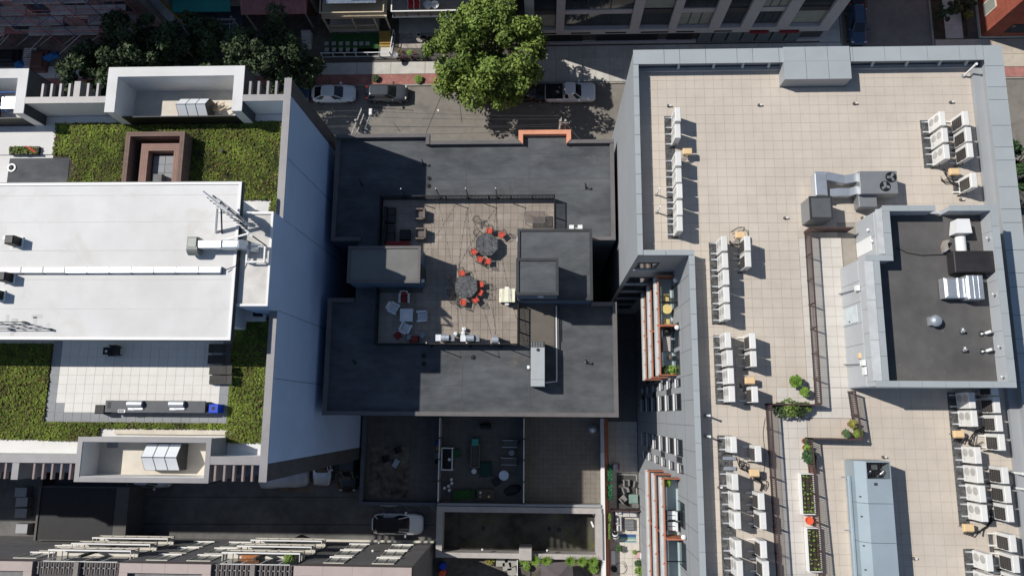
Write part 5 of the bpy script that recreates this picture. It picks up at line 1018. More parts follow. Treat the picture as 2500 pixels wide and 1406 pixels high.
for i,(px,py,lb) in enumerate(((1530,1178,'grey cushioned patio chair nearest the pink-cushioned chair'),(1528,1195,'grey cushioned patio chair left of the glass table'),(1522,1218,'grey cushioned patio chair below the glass table'),(1555,1182,'grey cushioned patio chair beside the building wall'),(1552,1228,'grey cushioned bench below the glass table by the wall'))):
    t = thing('patio_chair', lb, 'chair', (*cy(px,py,.4)[:2],CZ0+.012), (0,.3,.7,-.2,1.5)[i], 'grey patio chairs'); obj('seat', MB().bbox(-.32,.32,-.3,.3,.28,.42,.04), gryc, t); obj('backrest', MB().bbox(-.36,-.22,-.3,.3,.42,.85,.04), gryc, t); [obj('leg', bx(x-.03,x+.03,y-.03,y+.03,0,.28), dmetal, t) for x in (-.28,.28) for y in (-.26,.26)]
t = thing('glass_table', 'square green glass table among the grey patio chairs', 'table', (*cy(1546,1217,.6)[:2],CZ0+.012)); obj('table_top', bx(-.42,.42,-.4,.4,.62,.65), mat('green_glass', (.20,.29,.26), .15, spec=.6), t); [obj('leg', bx(x-.025,x+.025,y-.025,y+.025,0,.62), dmetal, t) for x in (-.36,.36) for y in (-.34,.34)]
t = thing('hedge', 'artificial green ivy along the orange wall top', 'hedge', (6.22,-6.2,CZ0)); obj('trellis', bx(-.05,.05,-1.7,1.7,0,1.0), dmetal, t)
b = MB(); q = random.Random(3)
for i in range(420):
    c = Vector((q.uniform(-.15,.28),q.choice((q.uniform(-1.6,-.2),q.uniform(.1,1.6))),1.15+q.uniform(-.2,.25))); u = Vector((q.uniform(-1,1),q.uniform(-1,1),q.uniform(-.5,.5))).normalized()*.1; v = u.cross(Vector((q.uniform(-.3,.3),q.uniform(-.3,.3),1))).normalized()*.06; b.add([c-u,c-v,c+u,c+v], [(0,1,2,3)])
obj('foliage', b, mat('ivy_green', (.02,.13,.055), .6, var=.3), t)
t = thing('screen_fence', 'dark brown screen dividing the two courtyard patios', 'fence', (*cy(1531,1244,.5)[:2],CZ0)); obj('panel', bx(-1.45,1.45,-.04,.04,0,1.3), brownm, t); [obj('post', bx(x-.05,x+.05,-.06,.06,0,1.4), brownm, t) for x in (-1.45,0,1.45)]
t = thing('corner_sofa', 'light cushioned L-shaped outdoor sofa on the second patio', 'sofa', (*cy(1528,1270,.4)[:2],CZ0)); obj('base', MB().box(-1.0,1.05,.3,1.0,0,.3).box(-1.0,-.35,-1.0,.3,0,.3), dmetal, t)
for a in ((-.98,-.3,.32,.98),(-.28,.38,.32,.85),(.4,1.03,.32,.85),(-.98,-.4,-.32,.3),(-.98,-.4,-.98,-.34)): obj('seat_cushion', MB().bbox(*a,.3,.44,.04), lgc, t)
for a in ((-.95,-.7,-.95,-.4),(-.95,-.7,-.3,.25),(-.85,-.4,.6,.95)): obj('throw_pillow', MB().bbox(*a,.44,.7,.08), plastic, t)
t = thing('coffee_table', 'low dark slatted coffee table by the light corner sofa', 'table', cy(1536,1280,.3)); obj('table_top', bx(-.45,.45,-.5,.5,.32,.36), dmetal, t); [obj('slat', bx(-.42,.42,-.46+.13*i,-.37+.13*i,.36,.375), gmetal, t) for i in range(7)]; [obj('leg', bx(x-.03,x+.03,y-.03,y+.03,0,.32), dmetal, t) for x in (-.4,.4) for y in (-.45,.45)]
t = thing('striped_umbrella', 'folded black and white striped parasol leaning at the orange wall', 'parasol', (*cy(1502,1312,.6)[:2],CZ0)); 
obj('pole', MB().tube([(.1,-.4,0),(-.1,.7,1.3)], .03, 6), whitep, t)
for i in range(8): f0,f1 = i/8,(i+1)/8; r0,r1 = .12+.24*math.sin(3*f0),.12+.24*math.sin(3*f1); obj('canopy_stripe', MB().tube([(.06-.14*f0,-.2+.8*f0,.5+.75*f0),(.06-.14*f1,-.2+.8*f1,.5+.75*f1)], r0, 10, r1), blackm if i%2 else whitep, t)
t = thing('striped_rug', 'blue and cream striped rug on the second patio', 'rug', (*cy(1532,1313)[:2],CZ0)); cols = [mat('rug_teal', (.10,.25,.30)),mat('rug_cream', (.5,.5,.42)),mat('rug_navy', (.05,.09,.22)),mat('rug_sage', (.28,.36,.28))]
for i in range(6): obj('stripe', bx(-.8,.8,-.36+.12*i,-.24+.12*i,0,.012), cols[(0,1,3,0,2,2)[i]], t)
for i,(px,py,r,h,lb) in enumerate(((1510,1335,.3,.5,'leafy pot by the striped parasol'),(1560,1390,.5,.6,'clump of potted plants at the patio wall'),(1556,1372,.3,.4,'smaller pot beside the plant clump at the patio wall'),(1548,1345,.15,.2,'small dark pot in the middle of the second patio'))):
    pot_m = 'dark_pot'; blob_plant('potted_plant',lb,*cy(px,py)[:2],CZ0,h,r,leafy if i%2 else MATS['mid_leaf'],max(.14,r*.6),n=140)
t = thing('patio_chair', 'white chair with towel by the patio plant clump', 'chair', cy(1557,1355,.4)); obj('seat', MB().bbox(-.28,.28,-.28,.28,.3,.42,.03), mat('rose_towel', (.5,.33,.30)), t); obj('backrest', MB().bbox(.2,.3,-.28,.28,.42,.8,.03), plastic, t); [obj('leg', bx(x-.02,x+.02,y-.02,y+.02,0,.3), dmetal, t) for x in (-.25,.25) for y in (-.25,.25)]
t = thing('bench', 'narrow white bench against the orange wall', 'bench', cy(1497,1360,.4)); obj('seat', bx(-.18,.18,-.6,.6,.38,.44), whitep, t); [obj('leg', bx(-.15,.15,y-.03,y+.03,0,.38), whitep, t) for y in (-.5,.5)]
t = thing('hose_reel', 'coiled garden hose lying on the second patio', 'hose', cy(1515,1385)); obj('hose', MB().tube([(.45*math.cos(a*.4)*(1+.02*a),.4*math.sin(a*.4)*(1+.03*a),.03) for a in range(20)], .02, 5), dmetal, t); obj('reel', MB().lathe([(.28,0),(.28,.25),(.1,.25)], 16, (-.6,-.1,0)), blackm, t)
for i,(px,py) in enumerate(((1488,1262),(1487,1285),(1487,1305))): 
    t = thing('window_box', 'narrow green planter box standing along the orange wall', 'planter', (*cy(px,py,1.26)[:2],1.262), group='planters on the orange wall'); obj('box', bx(-.1,.1,-.35,.35,0,.18), dmetal, t); tufts('foliage', [(-.09,.09,-.33,.33)], 500, leafy, .18, None, .06, t, kind=None, seedv=i)
# ================================================================== SOUTH TERRACES of the middle building
STZ = .8
stt = thing('terrace', 'shaded paved ground-floor terraces behind the dark roofed building', 'terrace', (-5,-4,0), world=True)
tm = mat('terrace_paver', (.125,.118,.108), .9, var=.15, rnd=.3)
obj('base', bx(-17.1,5.75,-8.3,-.15,0,STZ-.02), djoint, stt)
bse = obj('paving', bx(-17.0,5.5,-8.2,-.16,STZ-.02,STZ-.012), djoint, stt)
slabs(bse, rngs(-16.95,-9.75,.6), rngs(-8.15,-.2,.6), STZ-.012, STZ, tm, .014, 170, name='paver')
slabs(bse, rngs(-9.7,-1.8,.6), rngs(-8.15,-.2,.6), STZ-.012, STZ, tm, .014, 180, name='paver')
slabs(bse, rngs(-1.72,5.42,.45), rngs(-8.15,-.2,.45), STZ-.012, STZ, mat('brown_paver', (.19,.168,.142), .9, var=.12, rnd=.3), .014, 280, name='paver')
obj('wall', bx(-17.3,-17.0,-8.5,-.15,0,STZ+.9), mat('slate_wall', (.10,.115,.14), .8), stt); obj('wall', bx(-17.0,-9.9,-8.5,-8.2,0,STZ+.9), mat('slate_wall',0), stt); obj('wall', bx(-9.85,5.42,-8.42,-8.2,0,STZ+1.1), wallg, stt)
# white divider fences
for xx,lb in ((-9.72,'white post-and-rail divider between the stained terrace and the cluttered one'),(-1.76,'white post-and-rail divider beside the bare brown terrace')):
    t = thing('divider_fence', lb, 'fence', (xx,-4.2,STZ)); 
    obj('top_rail', bx(-.05,.05,-3.9,3.9,1.6,1.68), whitep, t)
    for i in range(5): obj('post', bx(-.06,.06,-3.9+1.95*i-.06,-3.9+1.95*i+.06,0,1.72), dmetal, t)
    for i in range(4): obj('panel', bx(-.02,.02,-3.84+1.95*i,-2.02+1.95*i,.1,1.55), mat('frosted_panel', (.30,.31,.32), .5), t)
def sp(px,py,z=0): return (*W(px,py,STZ+z),STZ)
x0,x1,y0,y1 = R(905,1090,996,1215,STZ); o = tag(obj('floor_mat', bx(0,x1-x0,0,y1-y0,0,.02), mat('stained_mat', (.13,.115,.095), .95, var=.75, sc=1.4)), 'large stained grey mat on the shaded terrace', 'mat'); o.location = (x0,y0,STZ)
t = thing('folding_table', 'pale blue folding tray on the stained mat', 'tray', (*sp(966,1131,.4)[:2],STZ+.02), -.5); obj('tray', bx(-.25,.25,-.4,.4,.3,.34), mat('pale_blue_plastic', (.32,.40,.46)), t); [obj('leg', bx(x-.02,x+.02,-.35,.35,0,.3), dmetal, t) for x in (-.2,.2)]
for px,py,lb in ((943,1120,'black chair on the stained mat beside the pale tray'),(972,1098,'black stool on the stained mat')):
    t = thing('garden_chair', lb, 'chair', (*sp(px,py,.4)[:2],STZ+.02), .3); obj('seat', bx(-.3,.3,-.3,.3,.35,.41), blackm, t); obj('backrest', bx(-.3,-.24,-.3,.3,.41,.8), blackm, t); [obj('leg', bx(x-.02,x+.02,y-.02,y+.02,0,.35), blackm, t) for x in (-.27,.27) for y in (-.27,.27)]
for i,(px,py,lb) in enumerate(((1071,1093,'yellow toy truck beside the white divider'),(1069,1082,'blue crate beside the white divider'),(1068,1112,'grey round tub beside the white divider'),(1068,1126,'black round tub beside the white divider'))):
    t = thing(('toy_truck','crate','tub','tub')[i], lb, ('toy','crate','tub','tub')[i], sp(px,py,.2)); c = (mat('toy_yellow', (.45,.25,.03)),mat('toy_blue', (.02,.08,.35)),gmetal,blackm)[i]
    obj('body', MB().bbox(-.22,.22,-.2,.2,.05,.35,.05) if i < 2 else MB().lathe([(.18,0),(.25,.3),(.22,.3),(.2,.05)], 14), c, t); [obj('wheel', MB().tube([(-.24,y,.07),(.24,y,.07)], .07, 10), blackm, t) for y in (-.12,.12)] if i < 2 else obj('rim', MB().lathe([(.25,.28),(.27,.32),(.23,.32)], 14, cap=False), c, t)
t = thing('shelf_frame', 'white open frame shelf against the divider fence', 'shelf', sp(1091,1120,1.2)); 
for a in ((-.55,.55,-1.05,-.95),(-.55,.55,.95,1.05),(-.55,-.45,-.95,.95),(.45,.55,-.95,.95)): obj('rail', bx(*a,1.1,1.2), whitep, t)
[obj('leg', bx(x-.05,x+.05,y-.05,y+.05,0,1.1), whitep, t) for x in (-.5,.5) for y in (-1.0,1.0)]; obj('shelf', bx(-.45,.45,-.95,.95,.3,.34), blackm, t); obj('dish', MB().lathe([(.05,.34),(.16,.42),(.15,.4)], 14, (.15,-.1,0)), whitep, t)
t = thing('storage_box', 'teal storage box at the head of the long planter', 'box', sp(1160,1079,.4)); te = mat('teal_plastic', (.06,.35,.29), .6); obj('body', bx(-.3,.3,-.3,.3,0,.4), te, t); obj('lid', MB().bbox(-.32,.32,-.32,.32,.4,.46,.02), te, t)
t = thing('long_planter', 'long beige trough planter on the cluttered terrace', 'planter', sp(1160,1112,.4)); bm_ = mat('trough_beige', (.22,.19,.16)); [obj('board', bx(*a,0,.45), bm_, t) for a in ((-.42,-.36,-1.1,1.1),(.36,.42,-1.1,1.1),(-.36,.36,-1.1,-1.04),(-.36,.36,1.04,1.1))]; obj('soil', bx(-.36,.36,-1.04,1.04,0,.3), mat('grey_soil', (.10,.09,.08)), t)
for i,(px,py,lb) in enumerate(((1245,1083,'pale framed lounger nearer the building wall'),(1243,1126,'pale framed lounger farther from the building wall'))):
    t = thing('sun_lounger', lb, 'lounger', sp(px,py,.4), 0, 'terrace loungers'); [obj('side_rail', MB().tube([(-.75,y,.35),(.7,y,.35)], .03, 6), plastic, t) for y in (-.32,.32)]; obj('sling', bx(-.7,.35,-.3,.3,.33,.35), mat('grey_sling', (.10,.10,.10)), t); obj('headrest', MB().add([(.35,-.3,.35),(.72,-.3,.55),(.72,.3,.55),(.35,.3,.35)], [(0,1,2,3)]), mat('grey_sling',0), t); [obj('leg', bx(x-.02,x+.02,y-.02,y+.02,0,.35), plastic, t) for x in (-.6,.5) for y in (-.3,.3)]
for px,py,r,h,mt_,lb in ((1230,1160,.46,.7,galv,'round silver-topped table on the cluttered terrace'),(1249,1105,.27,.45,gmetal,'small round grey side table between the two loungers'),(1157,1150,.24,.4,plastic,'pale round side table below the long planter')):
    t = thing('round_table', lb, 'table', sp(px,py,h)); obj('table_top', MB().lathe([(r,h-.03),(r,h),(r*.9,h+.01)], 24), mt_, t); obj('pedestal', MB().lathe([(r*.6,0),(.04,.05),(.04,h-.03)], 12), dmetal, t)
for px,py,w,d,rz,mt_,lb in ((1186,1146,.55,.65,.1,mat('dark_green_cloth', (.015,.05,.045)),'dark green tarp-covered cube on the terrace'),(1211,1176,.3,.35,.6,blackm,'small black cube turned diagonally on the terrace'),(1126,1207,.75,.4,.15,mat('grass_mat', (.03,.10,.02)),'green artificial grass panel at the terrace foot'),(1153,1206,.3,.35,0,mat('grass_mat2', (.025,.08,.025)),'smaller green crate beside the grass panel'),(1114,1107,.3,.35,0,mat('green_plastic', (.015,.11,.04)),'green plastic stool by the white frame shelf')):
    t = thing('covered_box', lb, 'box', sp(px,py,.3), rz); obj('body', MB().bbox(-w,w,-d,d,0,.3,.03), mt_, t); obj('top_sheet', MB().bbox(-w-.02,w+.02,-d-.02,d+.02,.3,.33,.02), mt_, t)
t = thing('dining_set', 'dark brown wooden table with bowls at the terrace foot', 'table', sp(1186,1206,.7)); obj('table_top', MB().bbox(-.8,.8,-.45,.45,.66,.72,.03), mat('weathered_wood', (.085,.07,.055)), t); [obj('leg', bx(x-.04,x+.04,y-.04,y+.04,0,.66), brownm, t) for x in (-.7,.7) for y in (-.38,.38)]; [obj('bowl', MB().lathe([(.05,.72),(.11,.8),(.1,.78)], 12, (x,y,0)), mt_, t) for x,y,mt_ in ((-.5,.15,plastic),(-.5,-.2,gmetal),(.3,-.2,tan),(.2,.05,brownm))]
t = thing('kayak', 'black oval boat hull lying at the terrace foot', 'boat', sp(1251,1196,.3), .35); obj('hull', MB().loft([[(x,math.sin(a)*.5*s,.16+math.cos(a)*.16*s) for a in [i*6.2832/10 for i in range(10)]] for x,s in ((-.85,.1),(-.6,.7),(0,1),(.6,.7),(.85,.1))]), blackm, t); obj('rim', MB().tube([(-.7,0,.28),(0,-.3,.32),(.7,0,.28),(0,.3,.32),(-.7,0,.28)], .03, 6), dmetal, t)
for i,(px,py) in enumerate(((1102,1170),(1103,1179),(1095,1186),(1097,1196),(1085,1191))):
    pot_m = 'white_pot'; t = thing('paint_can', 'white lidded can in the cluster at the terrace divider', 'can', sp(px,py,.3), group='white cans at the divider'); obj('body', MB().lathe([(.13,0),(.14,.3)], 14), plastic, t); obj('lid', MB().lathe([(.145,.3),(.145,.33)], 14), whitep, t)
t = thing('barbecue_grill', 'black wheeled grill against the dark building wall', 'grill', sp(1185,1040,.9)); obj('cart', bx(-.5,.5,-.25,.25,.08,.8), blackm, t); obj('lid', MB().loft([[(s*.45,-.25*math.cos(math.pi*k/8),.8+.25*math.sin(math.pi*k/8)) for k in range(9)] for s in (-1,1)]), blackm, t); [obj('wheel', MB().tube([(x-.03,-.2,.08),(x+.03,-.2,.08)], .08, 10), rubber, t) for x in (-.4,.4)]
t = thing('roof_ventilator', 'silver foil-wrapped dome in the corner of the brown terrace', 'ventilator', sp(1447,1047,.5)); obj('dome', MB().lathe([(.38,0),(.42,.3),(.3,.6),(.1,.75),(.02,.77)], 16), galv, t); obj('base', MB().lathe([(.48,0),(.45,.06)], 16), gmetal, t)
# ================================================================== WALLED YARD south of the terraces
wy = thing('yard_wall', 'pale rendered walls around the mossy sunken yard', 'wall', (-2,-10.5,0), world=True)
cw = mat('pale_render', (.42,.39,.37), .85, var=.12)
for a in ((-9.85,5.4,-8.95,-8.5),(-9.85,-9.35,-12.6,-8.95),(4.9,5.45,-12.6,-8.95),(-9.85,5.45,-13.0,-12.6)): obj('wall', bx(*a,0,1.9), cw, wy); obj('coping', bx(a[0]-.03,a[1]+.03,a[2]-.03,a[3]+.03,1.9,1.97+.002*abs(a[2])), cw, wy)
obj('chimney', MB().bbox(-2.15,-1.0,-13.05,-12.0,0,2.7,.03), cw, wy)
struct('yard_floor', bx(-9.4,5.0,-12.65,-8.9,-.02,.3), mat('mossy_membrane', (.045,.043,.038), .9, c2=(.085,.08,.065), var=.3, sc=.8, stain=((.11,.115,.04),.45,.52,.7)))
for i,(px,py,lb) in enumerate(((1180,1289,'round black floor drain in the mossy yard, nearest the divider wall'),(1341,1290,'round black floor drain left of its twin in the mossy yard'),(1365,1292,'round black floor drain right of its twin in the mossy yard'))):
    t = thing('floor_drain', lb, 'drain', (*W(px,py,.3),.3)); obj('ring', MB().lathe([(.18,0),(.18,.05),(.12,.05)], 16), blackm, t); obj('grate', MB().lathe([(.12,.03),(.05,.06)], 12), dmetal, t)
o = tag(obj('plank', bx(-.08,.08,-.28,.28,0,.05), whitep), 'short white plank lying in the sunny yard corner', 'plank'); o.location = (*W(1446,1279,.3),.3); o.rotation_euler = (0,0,.4)
t = thing('ball', 'small white ball with red and green patches in the yard corner', 'ball', (*W(1450,1254,.45),.3)); obj('ball', MB().lathe([(.02,0),(.1,.03),(.15,.12),(.15,.18),(.1,.27),(.02,.3)], 14), whitep, t, smooth=True); obj('patch', MB().lathe([(.152,.12),(.152,.18)], 14, cap=False), red, t)
for px,py in ((1178,1340),(1336,1342)): t = thing('roof_vent', 'small white vent cap on the yard wall', 'vent', (*W(px,py,2),1.99), group='yard wall vent caps'); obj('cap', MB().lathe([(.06,0),(.1,.25),(.05,.3)], 10), whitep, t); obj('collar', MB().lathe([(.1,0),(.08,.05)], 10), gmetal, t)
# planted garden below the yard wall
struct('garden_floor', bx(-9.6,5.4,-30,-13.0,-.02,.02), mat('garden_paving', (.12,.105,.09), .95, var=.4))
lbl = ('first','second','third','fourth','fifth','sixth')
for i,(px,py) in enumerate(((1280,1358),(1307,1357),(1334,1356),(1392,1360),(1421,1361),(1448,1360))):
    X,Y = W(px,py,2.2); t = thing('spiky_plant', lbl[i]+' lime rosette plant from the chimney along the garden side of the yard wall', 'plant', (X,min(Y,-13.12),.02), group='lime rosettes along the wall'); obj('pot', MB().lathe([(.2,0),(.1,1.5),(.1,1.9),(.05,1.95)], 12), MATS['dark_pot'], t); b = MB()
    for k in range(60):
        a = k*2.4; L = .25+.42*(k/60); e = 1.2-1.0*(k/60); u = Vector((math.cos(a)*math.cos(e),math.sin(a)*math.cos(e),math.sin(e))); s = Vector((-math.sin(a),math.cos(a),0))*.05; c = Vector((0,0,2.15))
        b.add([c+s*.5,c-s*.5,c+u*L*.6-s,c+u*L+Vector((0,0,-.04)),c+u*L*.6+s], [(0,1,2,3,4)])
    obj('leaves', b, leafy, t)
for i,(px,py,r,mt_,lb) in enumerate(((1448,1385,.55,leafy,'bushy bright shrub in the garden corner'),(1287,1385,.3,leafy,'small leafy plant left of the grey canopy'),(1195,1368,.45,mat('yellow_leaf',0),'yellowish ground plant against the yard wall'))): pot_m = 'dark_pot'; blob_plant('garden_shrub',lb,*W(px,py,.6),.02,.8,r,mt_,None,n=260)
x0,x1,y0,y1 = R(1322,1372,1400,1440,2.4); t = thing('shade_canopy', 'dark taupe square shade canopy in the garden', 'canopy', ((x0+x1)/2,(y0+y1)/2,.02), .08); w,d = (x1-x0)/2,(y1-y0)/2; obj('fabric', MB().add([(-w,-d,2.2),(w,-d,2.2),(w,d,2.2),(-w,d,2.2),(0,0,2.7)], [(0,1,4),(1,2,4),(2,3,4),(3,0,4)]), mat('taupe_fabric', (.11,.095,.10), .9), t); [obj('pole', MB().tube([(sx*w*.97,sy*d*.97,0),(sx*w*.97,sy*d*.97,2.2)], .03, 6), dmetal, t) for sx in (-1,1) for sy in (-1,1)]
t = thing('side_awning', 'pale brown slatted deck beside the canopy', 'deck', (*W(1340,1368,.4),.02)); [obj('board', bx(-1.6+.0*i,1.9,-.45+.15*i,-.32+.15*i,.0,.1), mat('deck_wood', (.20,.15,.125)), t) for i in range(6)]
for px,py,mt_,lb in ((1080,1382,mat('blue_plastic',0),'blue plastic barrel at the alley end'),(1078,1400,mat('red_plastic',0),'red plastic crate below the blue barrel')): t = thing('barrel', lb, 'barrel', (*W(px,py,.8),.02)); obj('body', MB().lathe([(.3,0),(.34,.1),(.34,.75),(.28,.85)], 16), mt_, t); obj('lid', MB().lathe([(.28,.85),(.26,.9),(.1,.92)], 16), mt_, t)
t = thing('garden_gate', 'thin white gate frame beside the chimney', 'gate', (*W(1263,1385,1.2),.02)); [obj('post', bx(-.04,.04,y-.04,y+.04,0,1.5), whitep, t) for y in (-.7,.7)]; obj('rail', bx(-.03,.03,-.7,.7,1.4,1.47), whitep, t)
for i,(px,py) in enumerate(((1222,1372),(1238,1382),(1250,1395),(1252,1372))): t = thing('garden_box', 'pale grey storage box in the pile beside the white gate', 'box', (*W(px,py,.5),.02), .1*i, 'pale boxes by the gate'); obj('body', MB().bbox(-.4,.4,-.35,.35,0,.5,.02), gryc, t); obj('lid', MB().bbox(-.42,.42,-.37,.37,.5,.54,.02), mat('dull_lid', (.34,.33,.30)), t)
struct('sidewalk', bx(-120,31.2,22.4,25.0,-.02,.12), conc); struct('kerb', bx(-120,31.2,25.0,25.2,-.02,.14), kerbm)
# ================================================================== BROWN-GREY BUILDING south of the alley
BZ = 11.5
SB = thing('apartment_building', 'charcoal brick apartment building with stacked cream balconies facing the alley', 'building', (-30,-15,0), world=True)
sbw = mat('charcoal_slate_brick', (.20,.195,.195), .85, var=.22, sc=2.5, stretch=(1,1,4)); crm = mat('cream_metal', (.60,.57,.50), .6, var=.06)
obj('wall', bx(-75,-10.45,-45,-12.05,0,BZ), sbw, SB); obj('end_wall', bx(-10.449,-10.40,-45,-12.06,0,BZ), mat('pale_end_wall', (.20,.19,.185)), SB)
for (x0,x1) in ((-60,-41.2),(-34.0,-26.5),(-19.8,-10.35)):
    obj('frame_wall', MB().box(x0+.02,x1-.02,-12.75,-12.02,BZ-.6,BZ+.4).box(x0+.02,x0+.7,-20,-12.75,BZ,BZ+.4).box(x1-.7,x1-.02,-20,-12.75,BZ,BZ+.4), mat('umber_panel', (.17,.14,.13)), SB)
    n = 4
    for i in range(n): a = x0+(x1-x0)*i/n; b = x0+(x1-x0)*(i+1)/n; obj('coping', bx(a+.006,b-.006,-12.72,-11.98,BZ+.4,BZ+.46), pinkc, SB)
    obj('coping', bx(x0,x0+.7,-20,-12.73,BZ+.4,BZ+.455), pinkc, SB); obj('coping', bx(x1-.7,x1,-20,-12.73,BZ+.4,BZ+.455), pinkc, SB)
for (x0,x1) in ((-41.0,-34.2),(-26.3,-20.0)):
    obj('pergola_rail', bx(x0,x1,-12.5,-12.42,BZ+.1,BZ+.2), copeg, SB); obj('terrace_floor', bx(x0,x1,-16,-12.1,BZ,BZ+.03), mat('terrace_dark', (.09,.08,.08)), SB)
    for i in range(16):
        x = x0+.2+(x1-x0-.4)*i/15; obj('pergola_slat', bx(x-.04,x+.04,-12.95,-12.0,BZ+.2,BZ+.32), mat('taupe_slat', (.22,.20,.19)), SB)
    xm = (x0+x1)/2; obj('pergola_beam', bx(xm-.2,xm+.2,-13.6,-11.95,BZ+.33,BZ+.45), mat('taupe_slat',0), SB)
    obj('downstand_post', bx(xm-.1,xm+.1,-11.72,-11.5,0,BZ+.1), dmetal, SB)
    for k,zf in enumerate((9.15,6.15,3.15)):
        b = obj('balcony', bx(x0-.1,x1+.1,-12.045,-11.35,zf-.2,zf), crm, SB)
        obj('top_rail', bx(x0-.12,x1+.12,-11.42,-11.3,zf+1.1,zf+1.17), whitep, b); obj('fascia', bx(x0-.1,x1+.1,-11.37,-11.33,zf+.55,zf+1.1), mat('beige_fascia', (.36,.335,.29), .6), b); obj('bottom_rail', bx(x0-.1,x1+.1,-11.38,-11.32,zf-.22,zf-.02), mat('beige_fascia',0), b)
        for i in range(7): x = x0+(x1-x0)*i/6; obj('rail_post', bx(x-.03,x+.03,-11.44,-11.38,zf,zf+1.1), crm, b)
        for x in (x0-.08,x1+.08):
            obj('side_rail', MB().box(x-.03,x+.03,-12.04,-11.42,zf+1.05,zf+1.12).box(x-.02,x+.02,-12.04,-11.42,zf+.5,zf+.55), crm, b)
        d = obj('balcony_door', bx(x0+.3,x1-.3,-12.045,-12.0,zf+.02,zf+2.3), whitep if k == 0 else dmetal, SB); [obj('pane', bx(x0+.5+1.55*i,x0+1.85+1.55*i,-11.999,-11.985,zf+.12,zf+2.2), glass, d) for i in range(4)]
def win_n(x0,x1,z0,z1,parent=SB,Y=-12.05):
    w = obj('window', MB().box(x0,x1,Y,Y+.06,z0,z0+.08).box(x0,x1,Y,Y+.06,z1-.08,z1).box(x0,x0+.08,Y,Y+.06,z0+.08,z1-.08).box(x1-.08,x1,Y,Y+.06,z0+.08,z1-.08).box((x0+x1)/2-.04,(x0+x1)/2+.04,Y,Y+.055,z0+.08,z1-.08), crm, parent); obj('pane', bx(x0+.08,x1-.08,Y+.002,Y+.02,z0+.08,z1-.08), mat('blind_glass', (.30,.32,.29), .2, var=.15, sc=1.5), w); obj('sill', bx(x0-.1,x1+.1,Y+.005,Y+.14,z0-.1,z0), whitep, w)
for z0 in (1.9,5.0,8.2):
    for (x0,x1) in ((-13.9,-12.1),(-17.9,-16.2),(-29.3,-27.3),(-32.7,-30.9),(-44,-42)): win_n(x0,x1,z0,z0+2.2)
obj('base_ledge', bx(-26,-10.3,-12.04,-11.85,.0,.35), crm, SB)
for x,z in ((-15.0,5.2),(-15.4,1.0),(-27.5,1.0)): obj('wall_lamp', MB().lathe([(.04,0),(.1,.06),(.1,.18),(.03,.22)], 10, (x,-11.93,z)), whitep, SB)
pot_m = 'terracotta'; blob_plant('balcony_plant','bushy lime plant on the top balcony nearer the pale end wall',-20.9,-11.7,9.152,.9,.4,leafy,.2,n=220)
t = thing('bench','orange-brown slatted bench on the top balcony','bench',(-24.3,-11.72,9.152)); [obj('seat_slat', bx(-.75,.75,-.2+.1*i,-.12+.1*i,.4,.44), mat('orange_timber', (.40,.17,.07)), t) for i in range(4)]; [obj('leg', bx(x-.04,x+.04,-.18,.18,0,.4), mat('orange_timber',0), t) for x in (-.65,.65)]; obj('backrest', bx(-.75,.75,-.26,-.22,.44,.95), mat('orange_timber',0), t)
# garage and yard at the alley's west end
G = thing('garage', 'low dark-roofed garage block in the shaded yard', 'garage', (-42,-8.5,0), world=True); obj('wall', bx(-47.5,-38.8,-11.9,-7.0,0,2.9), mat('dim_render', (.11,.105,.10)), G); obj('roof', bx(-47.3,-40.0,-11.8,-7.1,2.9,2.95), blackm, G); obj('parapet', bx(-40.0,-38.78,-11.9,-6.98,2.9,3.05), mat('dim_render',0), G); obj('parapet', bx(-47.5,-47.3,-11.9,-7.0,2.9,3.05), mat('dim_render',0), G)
for i,py in enumerate((1201,1225,1252,1290)): t = thing('yard_unit', ('first','second','third','fourth')[i]+' grey box unit from the building in the dark yard row', 'air conditioner', (*W(50+2*(i%2),py,.9),-.02), group='grey boxes in the dark yard'); obj('cabinet', MB().bbox(-.6,.6,-.45,.45,.08,.9,.03), gmetal, t); obj('foot', bx(-.5,.5,-.4,.4,0,.08), dmetal, t)
tag(obj('fence', MB().box(-48.3,-48.1,-12,-5,0,1.8), brownm), 'dark fence between the yard and the low garage', 'fence')
# alley markings
yl = mat('orange_road_paint', (.30,.14,.04), .8, var=.3); wl = mat('worn_white_paint', (.22,.22,.21), .8, var=.4)
def line(name,a,b,w,mt,z=.012):
    A = Vector(W(*a,0)); B_ = Vector(W(*b,0)); d = (B_-A).normalized(); n = Vector((-d.y,d.x))*w; struct(name, MB().prism([tuple(A+n),tuple(B_+n),tuple(B_-n),tuple(A-n)], z-.006, z), mt)
for a,b in (((690,1192),(762,1198)),((762,1197),(762,1185)),((822,1145),(822,1192)),((884,1150),(884,1190)),((755,1140),(757,1180))): line('parking_line',a,b,.05,yl)
for i in range(5): line('hatch_line',(920+31*i,1226),(946+31*i,1255),.04,wl)
line('alley_seam',(320,1278),(1060,1281),.03,mat('tar_seam', (.02,.02,.02)),.01); line('alley_seam',(320,1213),(888,1213),.02,mat('tar_seam',0),.01)
